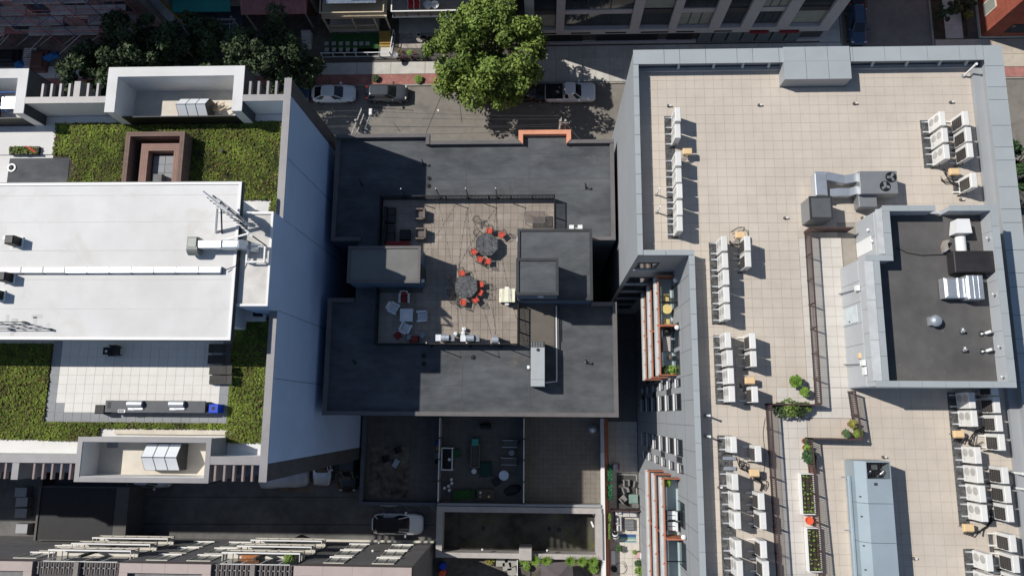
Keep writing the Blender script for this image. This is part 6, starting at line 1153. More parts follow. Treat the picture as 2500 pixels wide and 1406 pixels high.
# ================================================================== STREET SOUTH POLES AND WIRES
def upole(X,Y,H,label,arms):
    t = thing('utility_pole', label, 'utility pole', (X,Y,.12)); wp = mat('grey_timber', (.36,.34,.31), .9, var=.2, sc=6)
    obj('pole', MB().tube([(0,0,0),(0,0,H)], .16, 10, .11), wp, t)
    for (z,l,rz) in arms:
        c,s = math.cos(rz)*l,math.sin(rz)*l; obj('crossarm', MB().tube([(-c,-s-.14,z),(c,s-.14,z)], .07, 4), wp, t)
        for k in (-1,-.5,.5,1): obj('insulator', MB().lathe([(.02,0),(.045,.04),(.03,.1),(.015,.13)], 8, (c*k,s*k-.14,z+.06)), whitep, t)
    return t
PX,PY = W(872,300,12)
t = upole(PX,PY,12.5,'tall timber utility pole with slanted crossarms and streetlight',((12.2,1.35,1.25),(11.2,1.25,1.25))); obj('transformer', MB().lathe([(.2,0),(.24,.05),(.24,.75),(.15,.85)], 14, (.45,-.15,9.6)), gmetal, t); obj('lamp_arm', MB().tube([(0,0,9.5),(.5,.8,10.2),(.75,1.5,10.3)], .04, 6), galv, t); obj('lamp_head', MB().bbox(.6,.9,1.4,2.0,10.22,10.36,.05), whitep, t)
QX,QY = W(1368,300,12); t = upole(QX,QY,12.4,'pale utility pole above the orange parapet frame',((12.0,.5,1.4),)); obj('arrester', MB().lathe([(.08,0),(.08,.5),(.03,.6)], 8, (.15,0,11.4)), whitep, t)
t2 = upole(QX+.42,QY,12.4,'slimmer pale pole beside its twin above the orange frame',((12.1,.35,0),)); 
t = thing('overhead_wires', 'thin utility wires strung along the street between poles', 'wires', (PX,PY,12))
for i,(dy,dz) in enumerate(((1.0,.3),(.45,.3),(-.5,.3),(-1.0,-.3),(.2,-1.1))):
    obj('wire', MB().tube([((QX-PX)*u,(QY-PY)*u+dy*(1-.5*u),dz-1.2*u*(1-u)) for u in [k/10 for k in range(11)]], .014, 4), dmetal, t); obj('wire', MB().tube([(-30*u,dy,dz-1.2*u*(1-u)) for u in [k/6 for k in range(7)]], .014, 4), dmetal, t)
obj('guy_wire', MB().tube([(QX+.42-PX,QY-PY,0),(QX+3.6-PX,QY-PY-1.2,-6)], .018, 4), whitep, t)
for i,(a,b) in enumerate((((1040,325),(1075,240)),((1075,240),(1083,225)),((960,300),(978,322)),((1120,232),(1128,300)),((900,262),(1010,270)))): line('tar_crack',a,b,.025,mat('tar_seam',0),.009)
# ================================================================== CARS
tyre = rubber; rim = mat('alloy', (.45,.45,.46), .3, .8); carg = mat('car_glass', (.012,.016,.02), .05, spec=.8, var=.2); hl = mat('headlamp', (.6,.62,.62), .15); tl = mat('tail_lamp', (.35,.01,.01), .2)
def car(label, X, Y, rz, paint, kind='sedan', L=4.7, Wd=1.85, H=1.45, roofm=None, z=.01):
    t = thing({'pickup':'pickup_truck'}.get(kind,'parked_car'), label, {'pickup':'truck'}.get(kind,'car'), (X,Y,z), rz, 'parked cars'); h = Wd/2; suv = kind != 'sedan'
    pick = kind == 'pickup'; zb = .93 if not suv else 1.04; zh = .88 if not suv else 1.0
    XS = [-.5,-.495,-.48,-.45,-.4,-.3,-.15,0,.12,.2,.27,.34,.41,.46,.485,.497,.5]
    keyx = [-.5,-.45,-.3,.15,.25,.42,.48,.5]; keyz = [zb-.2,zb-.02,zb,zb,zh+.03,zh-.08,zh-.2,zh-.32]
    if pick: keyz = [zb-.05,zb,zb,zb,zh+.05,zh,zh-.1,zh-.3]
    rings = []
    for xf in XS:
        w = h*max(.05,(1-abs(2*xf*.985)**(7 if not pick else 14)))**(.28 if not pick else .2); x = xf*L; zt = float(np.interp(xf,keyx,keyz)); zl = .24+.2*abs(2*xf)**8
        rings.append([(x,-w*.92,zl),(x,-w,zl+.14),(x,-w,zt-.26),(x,-w*.97,zt-.1),(x,-w*.86,zt-.01),(x,-w*.45,zt+.03),(x,w*.45,zt+.03),(x,w*.86,zt-.01),(x,w*.97,zt-.1),(x,w,zt-.26),(x,w,zl+.14),(x,w*.92,zl)])
    bd = obj('body', MB().loft([r[::-1] for r in rings]), paint, t, smooth=True)
    if kind == 'sedan': xr0,xr1,xf1,xf0 = -.44*L,-.25*L,.05*L,.245*L
    elif pick: xr0,xr1,xf1,xf0 = -.135*L,-.115*L,.10*L,.23*L
    else: xr0,xr1,xf1,xf0 = -.47*L,-.38*L,.07*L,.26*L
    n_ = 28; z0,z1 = zb-.03,H-.04
    def sup(xa,xb,w,zz,e=5.0):
        out = []
        for k in range(n_):
            a = 2*math.pi*(k+.5)/n_; c_,s_ = math.cos(a),math.sin(a); out.append(((xa+xb)/2+(xb-xa)/2*math.copysign(abs(c_)**(2/e),c_),w*math.copysign(abs(s_)**(2/e),s_),zz))
        return out
    r0 = sup(xr0,xf0,h*.88,z0); r1 = sup(xr1,xf1,h*.70,z1); r2 = sup(xr1+.1,xf1-.1,h*.60,H)
    parts = {'windscreen':[],'rear_window':[],'left':[],'right':[],'pillar':[]}
    for k in range(n_):
        a = (math.degrees(2*math.pi*(k+1)/n_)+180)%360-180
        key = 'windscreen' if abs(a) < 33 else 'rear_window' if abs(a) > 147 else 'pillar' if (abs(a) < 46 or abs(a) > 134 or 84 < abs(a) < 96) else ('left' if a > 0 else 'right'); parts[key].append(k)
    groups_ = []
    for key,ks in parts.items():
        if key in ('left','right'):
            m_ = [k for k in ks if abs((math.degrees(2*math.pi*(k+1)/n_)+180)%360-180) < 90]; groups_ += [(key,m_),(key,[k for k in ks if k not in m_])]
        elif key == 'pillar': groups_ += [(key,[k]) for k in ks]
        else: groups_.append((key,ks))
    for key,ks in groups_:
        q = MB()
        for k in ks: j = (k+1)%n_; q.quad(r0[k],r0[j],r1[j],r1[k])
        obj({'left':'side_window','right':'side_window'}.get(key,key), q, paint if key == 'pillar' else carg, t, smooth=True)
    obj('roof', MB().loft([r1,r2],cap=False).add(r2,[tuple(range(n_))]), roofm or paint, t, smooth=False)
    xr1,xf1,wr,z1 = xr1,xf1,h*.68,H
    if kind == 'sedan' and roofm is None: obj('sunroof', bx(-.02*L,.045*L,-wr*.5,wr*.5,z1,z1+.006), carg, t) if paint in (MATS.get('graphite_paint'),) else None
    if kind == 'pickup': obj('bed_cover', MB().bbox(-.485*L,-.145*L,-h*.86,h*.86,zb-.1,zb+.055,.02), blackm, t)
    for x in (-.30*L,.315*L):
        for s in (-1,1):
            w = obj('wheel', MB().tube([(x,s*(h-.24),.34),(x,s*(h-.01),.34)], .34, 16), tyre, t); obj('rim', MB().tube([(x,s*(h-.03),.34),(x,s*(h+.005),.34)], .21, 12), rim, w)
            if s > 0: pass
    for s in (-1,1):
        obj('headlight', MB().box(.44*L,.466*L,s*h*.70-.13,s*h*.70+.13,zh-.22,zh-.12), hl, t); obj('tail_light', MB().box(-.484*L,-.46*L,s*h*.70-.13,s*h*.70+.13,zb-.2,zb-.06), tl, t)
        obj('mirror', MB().bbox(.17*L-.1,.17*L+.08,s*(h+.08)-.12,s*(h+.08)+.12,zb-.02,zb+.14,.03), paint, t)
    if suv and kind != 'pickup': [obj('roof_rail', bx(xr1+.1,xf1-.2,s*wr*.86-.02,s*wr*.86+.02,z1,z1+.05), dmetal, t) for s in (-1,1)]
    return t
pw = mat('white_car_paint', (.80,.81,.82), .2, 0, var=.02, coat=.5); pg = mat('graphite_paint', (.10,.108,.118), .25, .5, var=.05, coat=.5); pk = mat('black_car_paint', (.012,.012,.014), .25, .2, coat=.5); ps = mat('silver_paint', (.50,.51,.53), .3, .5, coat=.4); pbl = mat('blue_car_paint', (.05,.085,.15), .3, .3, coat=.5)
car('white fastback sedan parked in shade along the brick strip',-22.06,33.25,0,pw,'sedan',4.72,1.85,1.42); car('dark graphite hatchback half out of the shade on the street',-16.4,33.2,0,pg,'suv',4.5,1.82,1.52)
car('dark grey wagon with tail lamp under the big tree',-6.6,33.1,0,mat('dark_grey_paint', (.09,.09,.092), .35, .4, coat=.4),'suv',4.6,1.85,1.6); car('black car in front of the white pickup, under the tree edge',-1.7,33.1,0,pk,'sedan',4.6,1.85,1.45)
car('white pickup truck with black bed cover by the pale sidewalk',2.85,33.05,0,pw,'pickup',5.25,1.95,1.75); car('dark car mostly hidden behind the blue-grey wall',-26.9,33.2,0,pbl,'sedan',4.5,1.82,1.45)
car('white SUV with black roof alone in the alley',-13.75,-10.3,0,pw,'suv',4.9,1.95,1.65,roofm=blackm)
X,Y = W(785,1160,.9); car('white car with pale hood parked nose out beside the covered car',X,Y+1.3,-math.pi/2,ps,'sedan',4.6,1.85,1.45); X,Y = W(849,1170,.9); car('black car with silver hood parked against the terrace wall',X,Y+1.1,-math.pi/2,pk,'suv',4.6,1.85,1.5)
X,Y = W(360,1180,.9); car('dark silver car mostly hidden below the roof box in the alley',X,Y+.5,0,ps,'sedan',4.6,1.85,1.45)
X,Y = W(2095,66,.9); car('dark blue car parked on the shaded side street',X,Y+.4,-math.pi/2,pbl,'suv',4.6,1.85,1.55); X,Y = W(2098,10,.9); car('dark car behind the blue one on the side street',X,Y+1.6,-math.pi/2,pk,'sedan',4.6,1.85,1.45)
X,Y = W(690,1172,.9); t = thing('covered_car', 'car under a wrinkled silver cover parked along the alley', 'car', (X,Y+.15,.01), .06, 'parked cars'); b = MB(); prof = [(-2.4,.5,.75),(-2.2,.8,.95),(-1.5,.88,1.1),(-.9,.85,1.4),(.5,.85,1.42),(1.1,.88,1.1),(2.1,.82,.9),(2.4,.5,.7)]; q = random.Random(5)
b.loft([[(x+q.uniform(-.05,.05),w*c*(1+q.uniform(-.03,.03)),zz) for c,zz in ((-1.05,.05),(-1.02,h*.5),(-.8,h*.93),(-.3,h*1.01),(.3,h),(.8,h*.95),(1.02,h*.5),(1.05,.05))][::-1] for x,w,h in prof]); obj('cover', b, mat('silver_tarp', (.50,.51,.54), .5, .2, var=.15, sc=3, bump=.5, bs=4), t, smooth=True); [obj('wheel', MB().tube([(x,s*.7,.3),(x,s*.86,.3)], .3, 12), rubber, t) for x in (-1.4,1.4) for s in (-1,1)]
X,Y = W(950,1231,.3); t = thing('surfboard', 'silver-grey paddle board leaning along the terrace wall foot', 'board', (X,Y,.012)); obj('board', MB().loft([[(x,math.sin(a)*.22*s,.12+math.cos(a)*.06*s) for a in [i*6.2832/10 for i in range(10)]] for x,s in ((-1.1,.1),(-.8,.7),(0,1),(.8,.7),(1.1,.1))]), plastic, t); obj('fin', bx(-.05,.05,-.02,.02,.17,.26), blackm, t)
# ================================================================== NORTH SIDE HOUSES
def house(name,label,x0,x1,y0,y1,h,mt,roofm_=None,cat='house'):
    t = thing(name,label,cat,((x0+x1)/2,(y0+y1)/2,0),world=True); obj('wall', bx(x0,x1,y0,y1,0,h), mt, t); obj('roof', bx(x0-.1,x1+.1,y0-.1,y1+.1,h,h+.15), roofm_ or dmetal, t); return t
def win_s(t,x0,x1,z0,z1,Y,fm=dmetal,gm=glass):
    w = obj('window', MB().box(x0,x1,Y-.06,Y,z0,z0+.07).box(x0,x1,Y-.06,Y,z1-.07,z1).box(x0,x0+.07,Y-.06,Y,z0+.07,z1-.07).box(x1-.07,x1,Y-.06,Y,z0+.07,z1-.07), fm, t); obj('pane', bx(x0+.07,x1-.07,Y-.02,Y-.002,z0+.07,z1-.07), gm, w)
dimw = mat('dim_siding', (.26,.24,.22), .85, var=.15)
# scaffolded brick building
SC = thing('scaffolded_building', 'tall brick building wrapped in scaffolding at the end of the row', 'building', (-50,48,0), world=True)
obj('wall', bx(-80,-41.0,40.9,62,0,26), brickw, SC); obj('side_wall', bx(-41.0,-40.6,40.95,62,0,26), mat('quoin_stone', (.36,.31,.29)), SC)
for k in range(7):
    for i in range(9): win_s(SC,-79+4.3*i,-76.6+4.3*i,1.0+3.2*k,3.1+3.2*k,40.9,mat('stone_trim', (.5,.42,.40)))
    obj('string_course', bx(-80,-40.98,40.8,40.9,3.45+3.2*k,3.7+3.2*k), mat('stone_trim',0), SC)
sc = thing('scaffolding', 'red and blue pipe scaffolding with timber decks against the brick facade', 'scaffolding', (-58,39.8,0), world=True)
rp = mat('red_pipe', (.5,.13,.14), .6, var=.3); bp = mat('blue_pipe', (.06,.08,.24), .6); plk = mat('grey_plank', (.55,.51,.49), .9, var=.25, sc=3, rnd=.6)
for i in range(14):
    x = -76+2.6*i
    for y in (39.55,40.7): obj('standard', MB().tube([(x,y,0),(x,y,15)], .04, 6), rp if i%2 else bp, sc)
    for k in range(1,8): obj('transom', MB().tube([(x,39.5,2*k-.06),(x,40.75,2*k-.06)], .035, 5), rp, sc)
    if i < 13:
        for k in range(0,6,2): obj('brace', MB().tube([(x,39.5,2*k+.1),(x+2.6,39.5,2*k+2)], .03, 5), galv if k == 0 else bp, sc)
for k in range(1,8):
    obj('ledger', MB().tube([(-76,39.55,2*k+.9),(-42.2,39.55,2*k+.9)], .035, 5), rp, sc)
    for i in range(13):
        if (i*7+k*3)%4 == 0: continue
        for j in range(3): obj('plank', bx(-76+2.6*i+.03,-76+2.6*(i+1)-.03,39.62+.34*j,39.93+.34*j,2*k-.02,2*k+.03), plk, sc)
for i in range(3): obj('tie_bar', MB().tube([(-61+4*i,37.9+.2*i,.1),(-57+4*i,39.5,2.4)], .025, 5), plk, sc)
struct('site_ground', bx(-80,-41,36.9,40.8,.06,.075), mat('site_mud', (.16,.12,.10), .95, var=.4))
for px,py,w,d,mt_,lb in ((122,140,.9,.35,mat('blue_tarp', (.02,.13,.33), .6),'blue tarp bundle on the building site ground'),(47,158,.5,.4,mat('blue_tarp',0),'small blue tarp at the pallet pile'),(95,150,1.0,1.3,mat('rust_stack', (.12,.06,.045)),'rusty stack of rebar mats on the site'),(20,140,1.3,.9,blackm,'black rubbish pile on the site')):
    t = thing('site_pile', lb, 'pile', (*W(px,py,.3),.075), .5 if d < .5 else 0); obj('heap', MB().bbox(-w,w,-d,d,0,.35,.15), mt_, t); obj('layer', MB().bbox(-w*.7,w*.6,-d*.6,d*.7,.35,.55,.1), mt_, t)
for i,(px,py) in enumerate(((72,128),(70,152))):
    t = thing('timber_pallet', ('stack of timber slats beside the scaffolding','stack of timber slats below the first stack')[i], 'timber stack', (*W(px,py,.3),.075)); [obj('slat', bx(-.7,.7,-.5+.22*j,-.38+.22*j,.1,.2), plk, t) for j in range(5)]; [obj('bearer', bx(x-.06,x+.06,-.5,.5,0,.1), plk, t) for x in (-.5,.5)]
# advert tarp on the pale gable
t = house('pale_gable','pale blue-grey gable wall next to the scaffolding',-40.5,-39.2,41.6,60,9,mat('pale_gable_paint', (.5,.57,.64))); obj('downpipe', bx(-39.19,-38.9,41.5,41.75,0,9), mat('ochre_pipe', (.36,.25,.08)), t)
# green-roofed porch house
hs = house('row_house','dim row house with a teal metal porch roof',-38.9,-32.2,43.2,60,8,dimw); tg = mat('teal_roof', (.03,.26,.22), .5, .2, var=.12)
obj('porch_roof', MB().add([(-38.7,41.1,3.6),(-32.5,41.1,3.6),(-32.5,43.2,4.3),(-38.7,43.2,4.3),(-38.7,41.1,3.5),(-32.5,41.1,3.5),(-32.5,43.2,4.2),(-38.7,43.2,4.2)], [(0,1,2,3),(7,6,5,4),(0,4,5,1),(1,5,6,2),(3,2,6,7),(0,3,7,4)]), tg, hs)
obj('porch_floor', bx(-38.7,-32.3,40.5,43.2,0,1.1), mat('slate_wall',0), hs); [obj('porch_post', bx(x-.06,x+.06,40.55,40.67,1.1,3.5), wallg, hs) for x in (-38.5,-36.5,-34.5,-32.5)]; obj('porch_rail', bx(-38.5,-32.5,40.56,40.64,2.0,2.08), wallg, hs); obj('porch_beam', bx(-38.6,-32.2,40.5,40.62,2.9,3.1), wallg, hs)
t = thing('handrail','white stair handrail in front of the teal-roofed porch','handrail',(*W(568,85,.5),.06)); [obj('rail', MB().tube([(x,-.9,.9),(x,.9,1.4)], .04, 6), plastic, t) for x in (0,.35)]; [obj('post', bx(-.03,.03,y-.03,y+.03,0,1.0+.2*y), plastic, t) for y in (-.85,.85)]
# red-tiled porch house
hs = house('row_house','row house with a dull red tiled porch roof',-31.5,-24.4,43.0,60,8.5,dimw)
rt = mat('red_roof_tile', (.45,.20,.19), .8, var=.15, rnd=.5); rs = obj('porch_roof', MB().add([(-31.4,40.8,3.5),(-24.5,40.8,3.5),(-24.5,43.0,4.4),(-31.4,43.0,4.4),(-31.4,43.0,3.4),(-24.5,43.0,3.4),(-31.4,40.8,3.4),(-24.5,40.8,3.4)], [(0,1,2,3),(0,6,7,1),(3,2,5,4),(4,5,7,6),(0,3,4,6),(1,7,5,2)]), rt, hs)
proto = None
for j in range(9):
    for i in range(23):
        x,y = -31.4+.3*i,40.78+.25*j; z = 3.52+(y-40.8)*.41
        L = hs.location
        if proto is None: proto = obj('roof_tile', MB().add([(.01,0,0),(.15,0,.05),(.29,0,0),(.29,.25,.1),(.15,.25,.15),(.01,.25,.1),(.01,0,-.02),(.29,0,-.02)], [(0,1,4,5),(1,2,3,4),(0,6,7,2,1)]), rt, rs, local=True); proto.location = (x-L.x,y-L.y,z)
        else: inst(proto,(x-L.x,y-L.y,z),rs)
obj('porch_wall', bx(-31.2,-24.7,42.4,43.0,0,3.4), mat('dim_red', (.10,.05,.045)), hs); [obj('porch_post', bx(x-.08,x+.08,41.0,41.16,0,3.4), dimw, hs) for x in (-31.1,-27.9,-24.8)]; [obj('step', bx(-25.9,-24.9,38.6+.3*i,38.9+.3*i,.06,.2+.14*i), conc, hs) for i in range(6)]
# beige balcony house
hs = house('row_house','beige row house with slatted balcony over stone-dotted turf',-23.2,-16.1,43.0,60,9,mat('beige_siding', (.33,.29,.22), .85)); 
bc = obj('balcony', bx(-23.0,-16.2,40.45,43.0,2.95,3.12), beigew, hs)
obj('top_rail', MB().box(-22.95,-16.25,40.42,40.54,4.05,4.15).box(-22.95,-22.83,40.54,43,4.05,4.15).box(-16.37,-16.25,40.54,43,4.05,4.15), beigew, bc)
for i in range(54): obj('baluster', bx(-22.85+.12*i,-22.81+.12*i,40.46,40.5,3.3,4.05), beigew, bc)
obj('bottom_rail', bx(-22.95,-16.25,40.43,40.53,3.22,3.3), beigew, bc); obj('awning', MB().add([(-22.4,41.2,4.6),(-17.0,41.2,4.6),(-17.0,43.0,5.0),(-22.4,43.0,5.0),(-22.4,41.2,4.55),(-17.0,41.2,4.55),(-17.0,43.0,4.95),(-22.4,43.0,4.95)], [(0,1,2,3),(7,6,5,4),(0,4,5,1),(1,5,6,2),(3,2,6,7),(0,3,7,4)]), mat('polycarbonate', (.17,.21,.28), .2, var=.2, sc=1.5, spec=.6), hs)
[obj('awning_rib', bx(x-.025,x+.025,41.2,41.26,4.6,4.64), plastic, hs) for x in (-22.3,-21.2,-20.1,-19,-17.9,-17.1)]
for x in (-22.9,-19.9,-17.6,-16.3): obj('column', bx(x-.08,x+.08,40.48,40.64,0,2.95), beigew, hs)
obj('mid_rail', bx(-22.8,-17.65,40.5,40.6,1.45,1.55), beigew, hs); [obj('baluster', bx(-22.7+.16*i,-22.65+.16*i,40.52,40.57,.7,1.45), beigew, hs) for i in range(31)]; obj('bottom_rail', bx(-22.8,-17.65,40.5,40.6,.6,.7), beigew, hs); obj('porch_base', bx(-22.9,-17.6,40.6,43,0,.6), conc, hs)
ys_ = mat('ochre_step', (.36,.23,.06), .8, var=.15); [obj('step', bx(-17.5,-16.25,38.75+.3*i,39.05+.3*i,.06,.2+.15*i), ys_, hs) for i in range(5)]; obj('path', bx(-17.4,-16.2,37.7,38.75,.06,.1), conc, hs)
struct('turf_patch', bx(-22.9,-17.6,37.9,40.4,.06,.09), mat('artificial_turf', (.03,.09,.03), .9, var=.3, sc=8)); k = 0
for j,py in enumerate((107,122)):
    for i,px in enumerate((798,815,833,849,867,883,897)):
        if j == 1 and i in (4,5,6) and i != 4: continue
        o = tag(obj('stepping_stone', MB().bbox(-.22,.22,-.22,.22,0,.04,.01), mat('pale_stone', (.36,.35,.33), .9)), 'pale square stepping stone set in the dark turf', 'stepping stone', 'stepping stones on the turf'); o.location = (*W(px+random.uniform(-1,1),py,.1),.09); o.rotation_euler = (0,0,random.uniform(-.1,.1))
t = fence([(-23.6,37.65),(-16.2,37.65),(-15.9,40.2)], 1.0, 'white pipe fence around the stone-dotted turf yard', .06, plastic, 1.25, 50)
# white balcony house
hs = house('row_house','white balcony house with red and white chairs upstairs',-15.7,-3.2,43.4,60,9,mat('white_siding', (.66,.65,.62), .85)); bc = obj('balcony', bx(-15.6,-3.3,40.5,43.4,2.85,3.0), dimw, hs)
obj('top_rail', MB().box(-15.55,-3.3,40.48,40.6,4.0,4.1).box(-15.55,-15.43,40.6,43.4,4.0,4.1), whitep, bc); obj('rail_panel', bx(-15.5,-3.3,40.52,40.56,3.15,3.95), mat('stone_panel', (.25,.22,.2), .8, var=.3, sc=8), bc); obj('bottom_rail', bx(-15.55,-3.3,40.48,40.6,2.9,3.1), plastic, bc); [obj('baluster', bx(x-.03,x+.03,40.46,40.52,3.1,4.0), dmetal, bc) for x in np.arange(-15.3,-3.4,1.25)]
obj('porch_wall', bx(-15.4,-3.4,42.0,42.2,0,2.85), blackm, hs); obj('porch_floor', bx(-15.5,-3.3,40.3,42,0,.15), conc, hs)
def deckchair(px,py,label,c): 
    t = thing('deck_chair',label,'chair',(*W(px,py,3.4),3.004),0,'balcony chairs'); obj('frame', MB().tube([(-.3,-.4,.0),(-.3,-.3,.45),(-.3,.3,.4),(-.3,.45,.95)], .03, 5).tube([(.3,-.4,0),(.3,-.3,.45),(.3,.3,.4),(.3,.45,.95)], .03, 5), whitep, t); obj('seat', bx(-.28,.28,-.3,.3,.38,.42), c, t); obj('backrest', MB().add([(-.28,.3,.42),(.28,.3,.42),(.28,.45,.95),(-.28,.45,.95)], [(0,1,2,3)]), c, t)
deckchair(1003,14,'red and white deck chair nearer the beige house on the balcony',mat('bright_red', (.42,.03,.03))); deckchair(1018,14,'red and white deck chair beside the round white chairs',mat('bright_red',0))
for px,lb in ((1045,'round white moulded chair next to the red deck chairs'),(1062,'round white moulded chair nearest the big tree')):
    t = thing('tub_chair',lb,'chair',(*W(px,14,3.4),3.004)); obj('shell', MB().lathe([(.2,0),(.38,.35),(.44,.6),(.4,.6),(.33,.38)], 18), whitep, t); obj('hole', MB().lathe([(.06,.39),(.06,.395)], 10, (.1,.1,0)), dmetal, t)
for i,(px,py,r) in enumerate(((985,140,.5),(1000,130,.35),(1010,136,.45),(975,128,.4),(1035,135,.5))): blob_plant('yard_shrub',('reddish low shrub by the front fence','small pale shrub in the gravel front yard','purple-leaved shrub beside the gravel','dry shrub at the white fence corner','bushy shrub beneath the big tree edge')[i],*W(px,py,.4),.06,.6,r,(mat('purple_leaf', (.10,.05,.055), .7, var=.3),leafy,mat('purple_leaf',0),mat('dry_leaf', (.15,.12,.06)),leafd)[i],None,n=120)
for i,(px,py,r,lb) in enumerate(((1022,194,.45,'bright green weed clump on the brick strip'),(918,192,.4,'dark green weed clump on the shaded brick strip'))): blob_plant('weed_clump',lb,*W(px,py,.3),.128,.5,r,leafy if i == 0 else leafd,None,n=260)
for i,(px,py,r) in enumerate(((1022,86,.25),(1035,95,.3),(1050,97,.28))): t = thing('planter_pot',('round grey pot ring in the shaded front yard','dark oval planter in the shaded front yard','dark planter beneath the tree edge')[i],'planter',(*W(px,py,.3),.06)); obj('pot', MB().lathe([(r*.7,0),(r,.35),(r*.8,.35),(r*.75,.25)], 16), (plastic,blackm,blackm)[i], t); obj('soil', MB().lathe([(r*.75,.2),(r*.74,.26)], 14), soil, t)
t = fence([(-15.6,37.4),(-9.0,37.2)], .8, 'thin dark fence along the gravel front yard', .06, dmetal, 1.6, 50)
struct('gravel_yard', bx(-15.4,-8.0,37.3,40.3,.06,.085), mat('yard_gravel', (.34,.30,.27), .95, var=.45, sc=6))
t = thing('satellite_dish','round dark dish on the fence corner post','dish',(*W(963,135,1.2),.06)); obj('post', MB().tube([(0,0,0),(0,0,1.0)], .03, 6), plastic, t); obj('dish', MB().lathe([(.05,1.0),(.25,1.05),(.38,1.15),(.36,1.15),(.2,1.06)], 16), gmetal, t)
# ================================================================== GREY OFFICE BLOCK across the street
GB = thing('apartment_building','large grey building with dark window bays and pale pilasters','building',(14,46,0),world=True); gb = mat('grey_render', (.46,.45,.47), .8, var=.08); GY = 38.5
obj('wall', bx(-1.7,28.85,39.0,60,0,20), mat('dark_panel', (.07,.068,.072)), GB); obj('plinth', bx(-1.72,28.87,38.75,39.0,0,.45), gb, GB); obj('soffit_band', bx(-1.75,28.9,GY,39.0,2.55,3.45), gb, GB); obj('roof', bx(-1.75,28.9,38.5,60,20,20.3), dmetal, GB)  # dark wall plane behind the proud pilasters
cols_ = [(-1.75,-.83),(1.33,2.16),(8.78,9.73),(12.68,13.5),(16.72,17.81),(19.9,21.01),(23.45,24.65),(27.71,28.9)]
for a,b in cols_: obj('pilaster', bx(a,b,GY+.002,39.0,3.45,20), gb, GB)
for i in range(7):
    a,b = cols_[i][1],cols_[i+1][0]
    for k in range(4):
        z = 3.6+3.05*k; n = 3 if i%2 else max(1,int((b-a)/1.6))
        obj('spandrel', bx(a,b,38.8,39.0,z+2.3,z+3.0), gb if i in (1,3,5) else mat('dark_panel',0), GB)
        w = obj('window_frame', bx(a,b,38.9,38.999,z,z+2.3), dmetal, GB)
        for j in range(n): obj('pane', bx(a+(b-a)*j/n+.06,a+(b-a)*(j+1)/n-.06,38.86,38.899,z+.1,z+2.2), glass if (i+k)%3 else mat('blind_glass',0), w)
for x0,x1 in ((-.4,4.2),(5.6,12.0),(13.0,15.6)): obj('ground_opening', bx(x0,x1,38.9,38.99,.5,2.2), blackm, GB)
for a,b in ((-.6,1.4),(2.9,4.9),(6.4,8.5),(10,12.8),(13.6,15.4),(17.4,19.2),(21,22.7)): obj('vent_slot', bx(a,b,38.46,38.498,2.75,2.95), blackm, GB)
for i in range(7): 
    x = 16.1+1.5*i; w = obj('storefront', bx(x,x+1.42,38.7,38.76,.2,2.5), dmetal, GB); obj('pane', bx(x+.06,x+1.36,38.66,38.699,.3,2.4), mat('storefront_glass', (.10,.125,.14), .08, spec=.6), w)
for x in (22,25): obj('awning_sign', bx(x-1,x+.9,38.3,38.46,2.6,2.9), mat('dark_red_sign', (.20,.02,.025)), GB)
# red brick corner building
BB = thing('brick_building','red brick corner building with white-framed windows across the side street','building',(52,48,0),world=True); obj('wall', bx(45.4,62,38.9,62,0,12), mat('orange_brick', (.30,.085,.055), .9, var=.2, sc=3), BB); obj('base_course', bx(45.3,62,38.8,62,0,.3), mat('cream_stone',0), BB); obj('roof', bx(45.3,62,38.8,62,12,12.3), dmetal, BB)
for k in range(3):
    for y in (40.5,43.6,46.8):
        w = obj('window', bx(45.34,45.399,y,y+1.5,1.2+3.4*k,3.2+3.4*k), mat('cream_stone',0), BB); obj('pane', bx(45.31,45.339,y+.15,y+1.35,1.35+3.4*k,3.05+3.4*k), mat('blind_glass',0), w)
    for x in (47.2,50.4,53.5):
        w = obj('window', bx(x,x+1.9,38.84,38.899,1.0+3.4*k,2.6+3.4*k), dmetal, BB); obj('pane', bx(x+.1,x+1.8,38.8,38.839,1.1+3.4*k,2.5+3.4*k), glass, w)
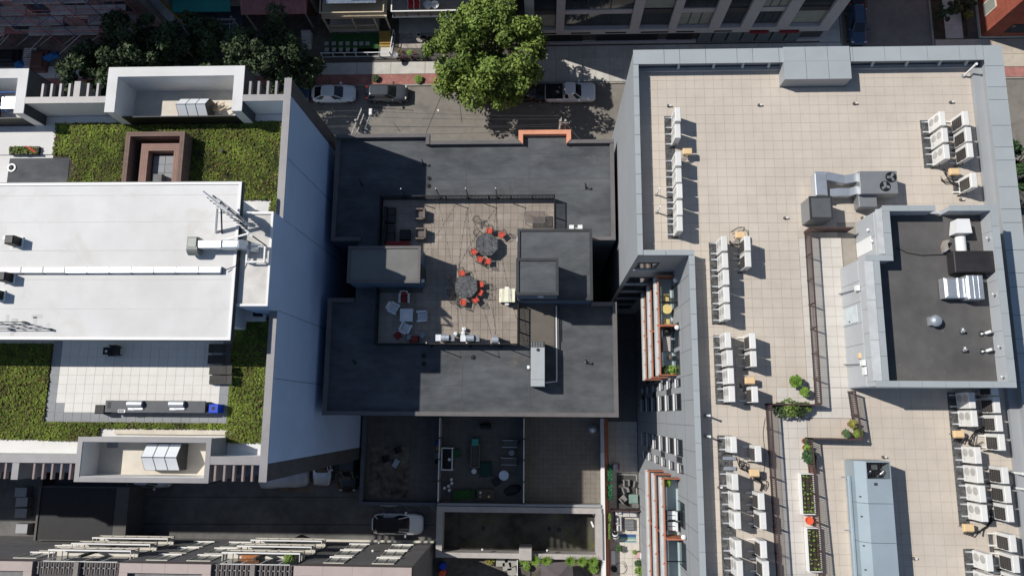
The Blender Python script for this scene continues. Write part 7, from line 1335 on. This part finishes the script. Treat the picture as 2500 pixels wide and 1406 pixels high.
# ================================================================== TREES
def tree(name,label,X,Y,H,Rx,mt,nl,leaf,base=.06,clumps=36,seedv=1,zlow=.3,grp=None,sq=1.0):
    t = thing(name,label,'tree',(X,Y,base),0,grp); r = random.Random(seedv); R_ = np.random.default_rng(seedv); cz = H*(zlow+1)/2; rz = H*(1-zlow)/2
    C = []
    while len(C) < clumps:
        p = Vector((r.uniform(-1,1),r.uniform(-1,1),r.uniform(-1,1)))
        if .25 < p.length < 1: C.append((Vector((p.x*Rx*.86,p.y*Rx*.86*sq,cz+p.z*rz*.86)), r.uniform(.45,1.1)*Rx*(.27 if clumps < 50 else .2)))
    tk = MB(); tk.tube([(0,0,0),(.08,.05,H*.25),(0,.1,H*.5),(.05,0,H*.75)], .2*Rx/4.5+.06, 8, .06)
    for c,s in C[::2]:
        a = Vector((.04,.05,min(c.z*.55,H*.5))); m_ = (a+c)/2+Vector((0,0,-.25)); tk.tube([a,m_,c], .07, 5, .02)
    obj('trunk', tk, bark, t)
    V = []; Fc = []; per = nl//clumps
    for c,s in C:
        d = R_.normal(size=(per,3)); d /= np.linalg.norm(d,axis=1)[:,None]; rad = s*R_.uniform(.45,1.08,per)**.7; P = np.array(c)+d*rad[:,None]*np.array([1,1,.8])
        u = R_.normal(size=(per,3)); u[:,2] *= .5; u /= np.linalg.norm(u,axis=1)[:,None]; w = np.cross(u,d+R_.normal(size=(per,3))*.5); w /= np.linalg.norm(w,axis=1)[:,None]+1e-9; L = leaf*R_.uniform(.6,1.4,per)
        for i in range(per):
            k = len(V); a = u[i]*L[i]; b = w[i]*L[i]*.5; p = P[i]; V += [tuple(p-a),tuple(p-b),tuple(p+a),tuple(p+b)]; Fc.append((k,k+1,k+2,k+3))
    m = MB(); m.v = V; m.f = Fc; obj('crown', m, mt, t); return t
X,Y = W(1183,128,7); tree('street_tree','large sunlit green tree overhanging the parked cars',X,Y,11,6.3,leafb,30000,.19,.128,110,5,.22)
g_ = 'shaded trees before the row houses'
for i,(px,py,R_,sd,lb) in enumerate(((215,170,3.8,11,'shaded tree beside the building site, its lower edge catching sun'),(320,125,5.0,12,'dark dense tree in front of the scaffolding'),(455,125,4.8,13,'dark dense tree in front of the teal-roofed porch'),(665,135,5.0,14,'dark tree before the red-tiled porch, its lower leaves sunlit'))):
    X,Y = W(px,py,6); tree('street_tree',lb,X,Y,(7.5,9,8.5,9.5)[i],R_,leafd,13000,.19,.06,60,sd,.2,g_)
X,Y = W(2492,400,4); tree('street_tree','green tree beyond the east parapet of the beige roof',X,Y,8,3.2,MATS['mid_leaf'],6000,.18,.06,26,21,.2)
for i,(px,py,h,r,mt_,lb) in enumerate(((2312,25,3.2,1.3,leafd,'dark shrubby tree on the side street kerb'),(2364,38,1.2,.55,mat('yellow_leaf',0),'yellow-green round shrub by the brick building'),(2345,10,1.6,.9,mat('dry_leaf',0),'dry rusty shrub between sidewalk and brick building'),(2365,10,1.4,.8,leafd,'dark shrub beside the brick building wall'))): 
    X,Y = W(px,py,h*.6); tree('street_shrub',lb,X,Y,h,r,mt_,1500,.1,.1,14,30+i,.1)
# litter on the street
for i,(px,py) in enumerate(((1070,270),(948,258),(1190,293),(985,214),(992,247))): o = tag(obj('litter', MB().bbox(-.12,.12,-.08,.08,0,.03,.01), whitep), 'small scrap of white litter lying on the street', 'litter', 'street litter'); o.location = (*W(px,py,0),.005 if py > 212 else .13); o.rotation_euler = (0,0,px)
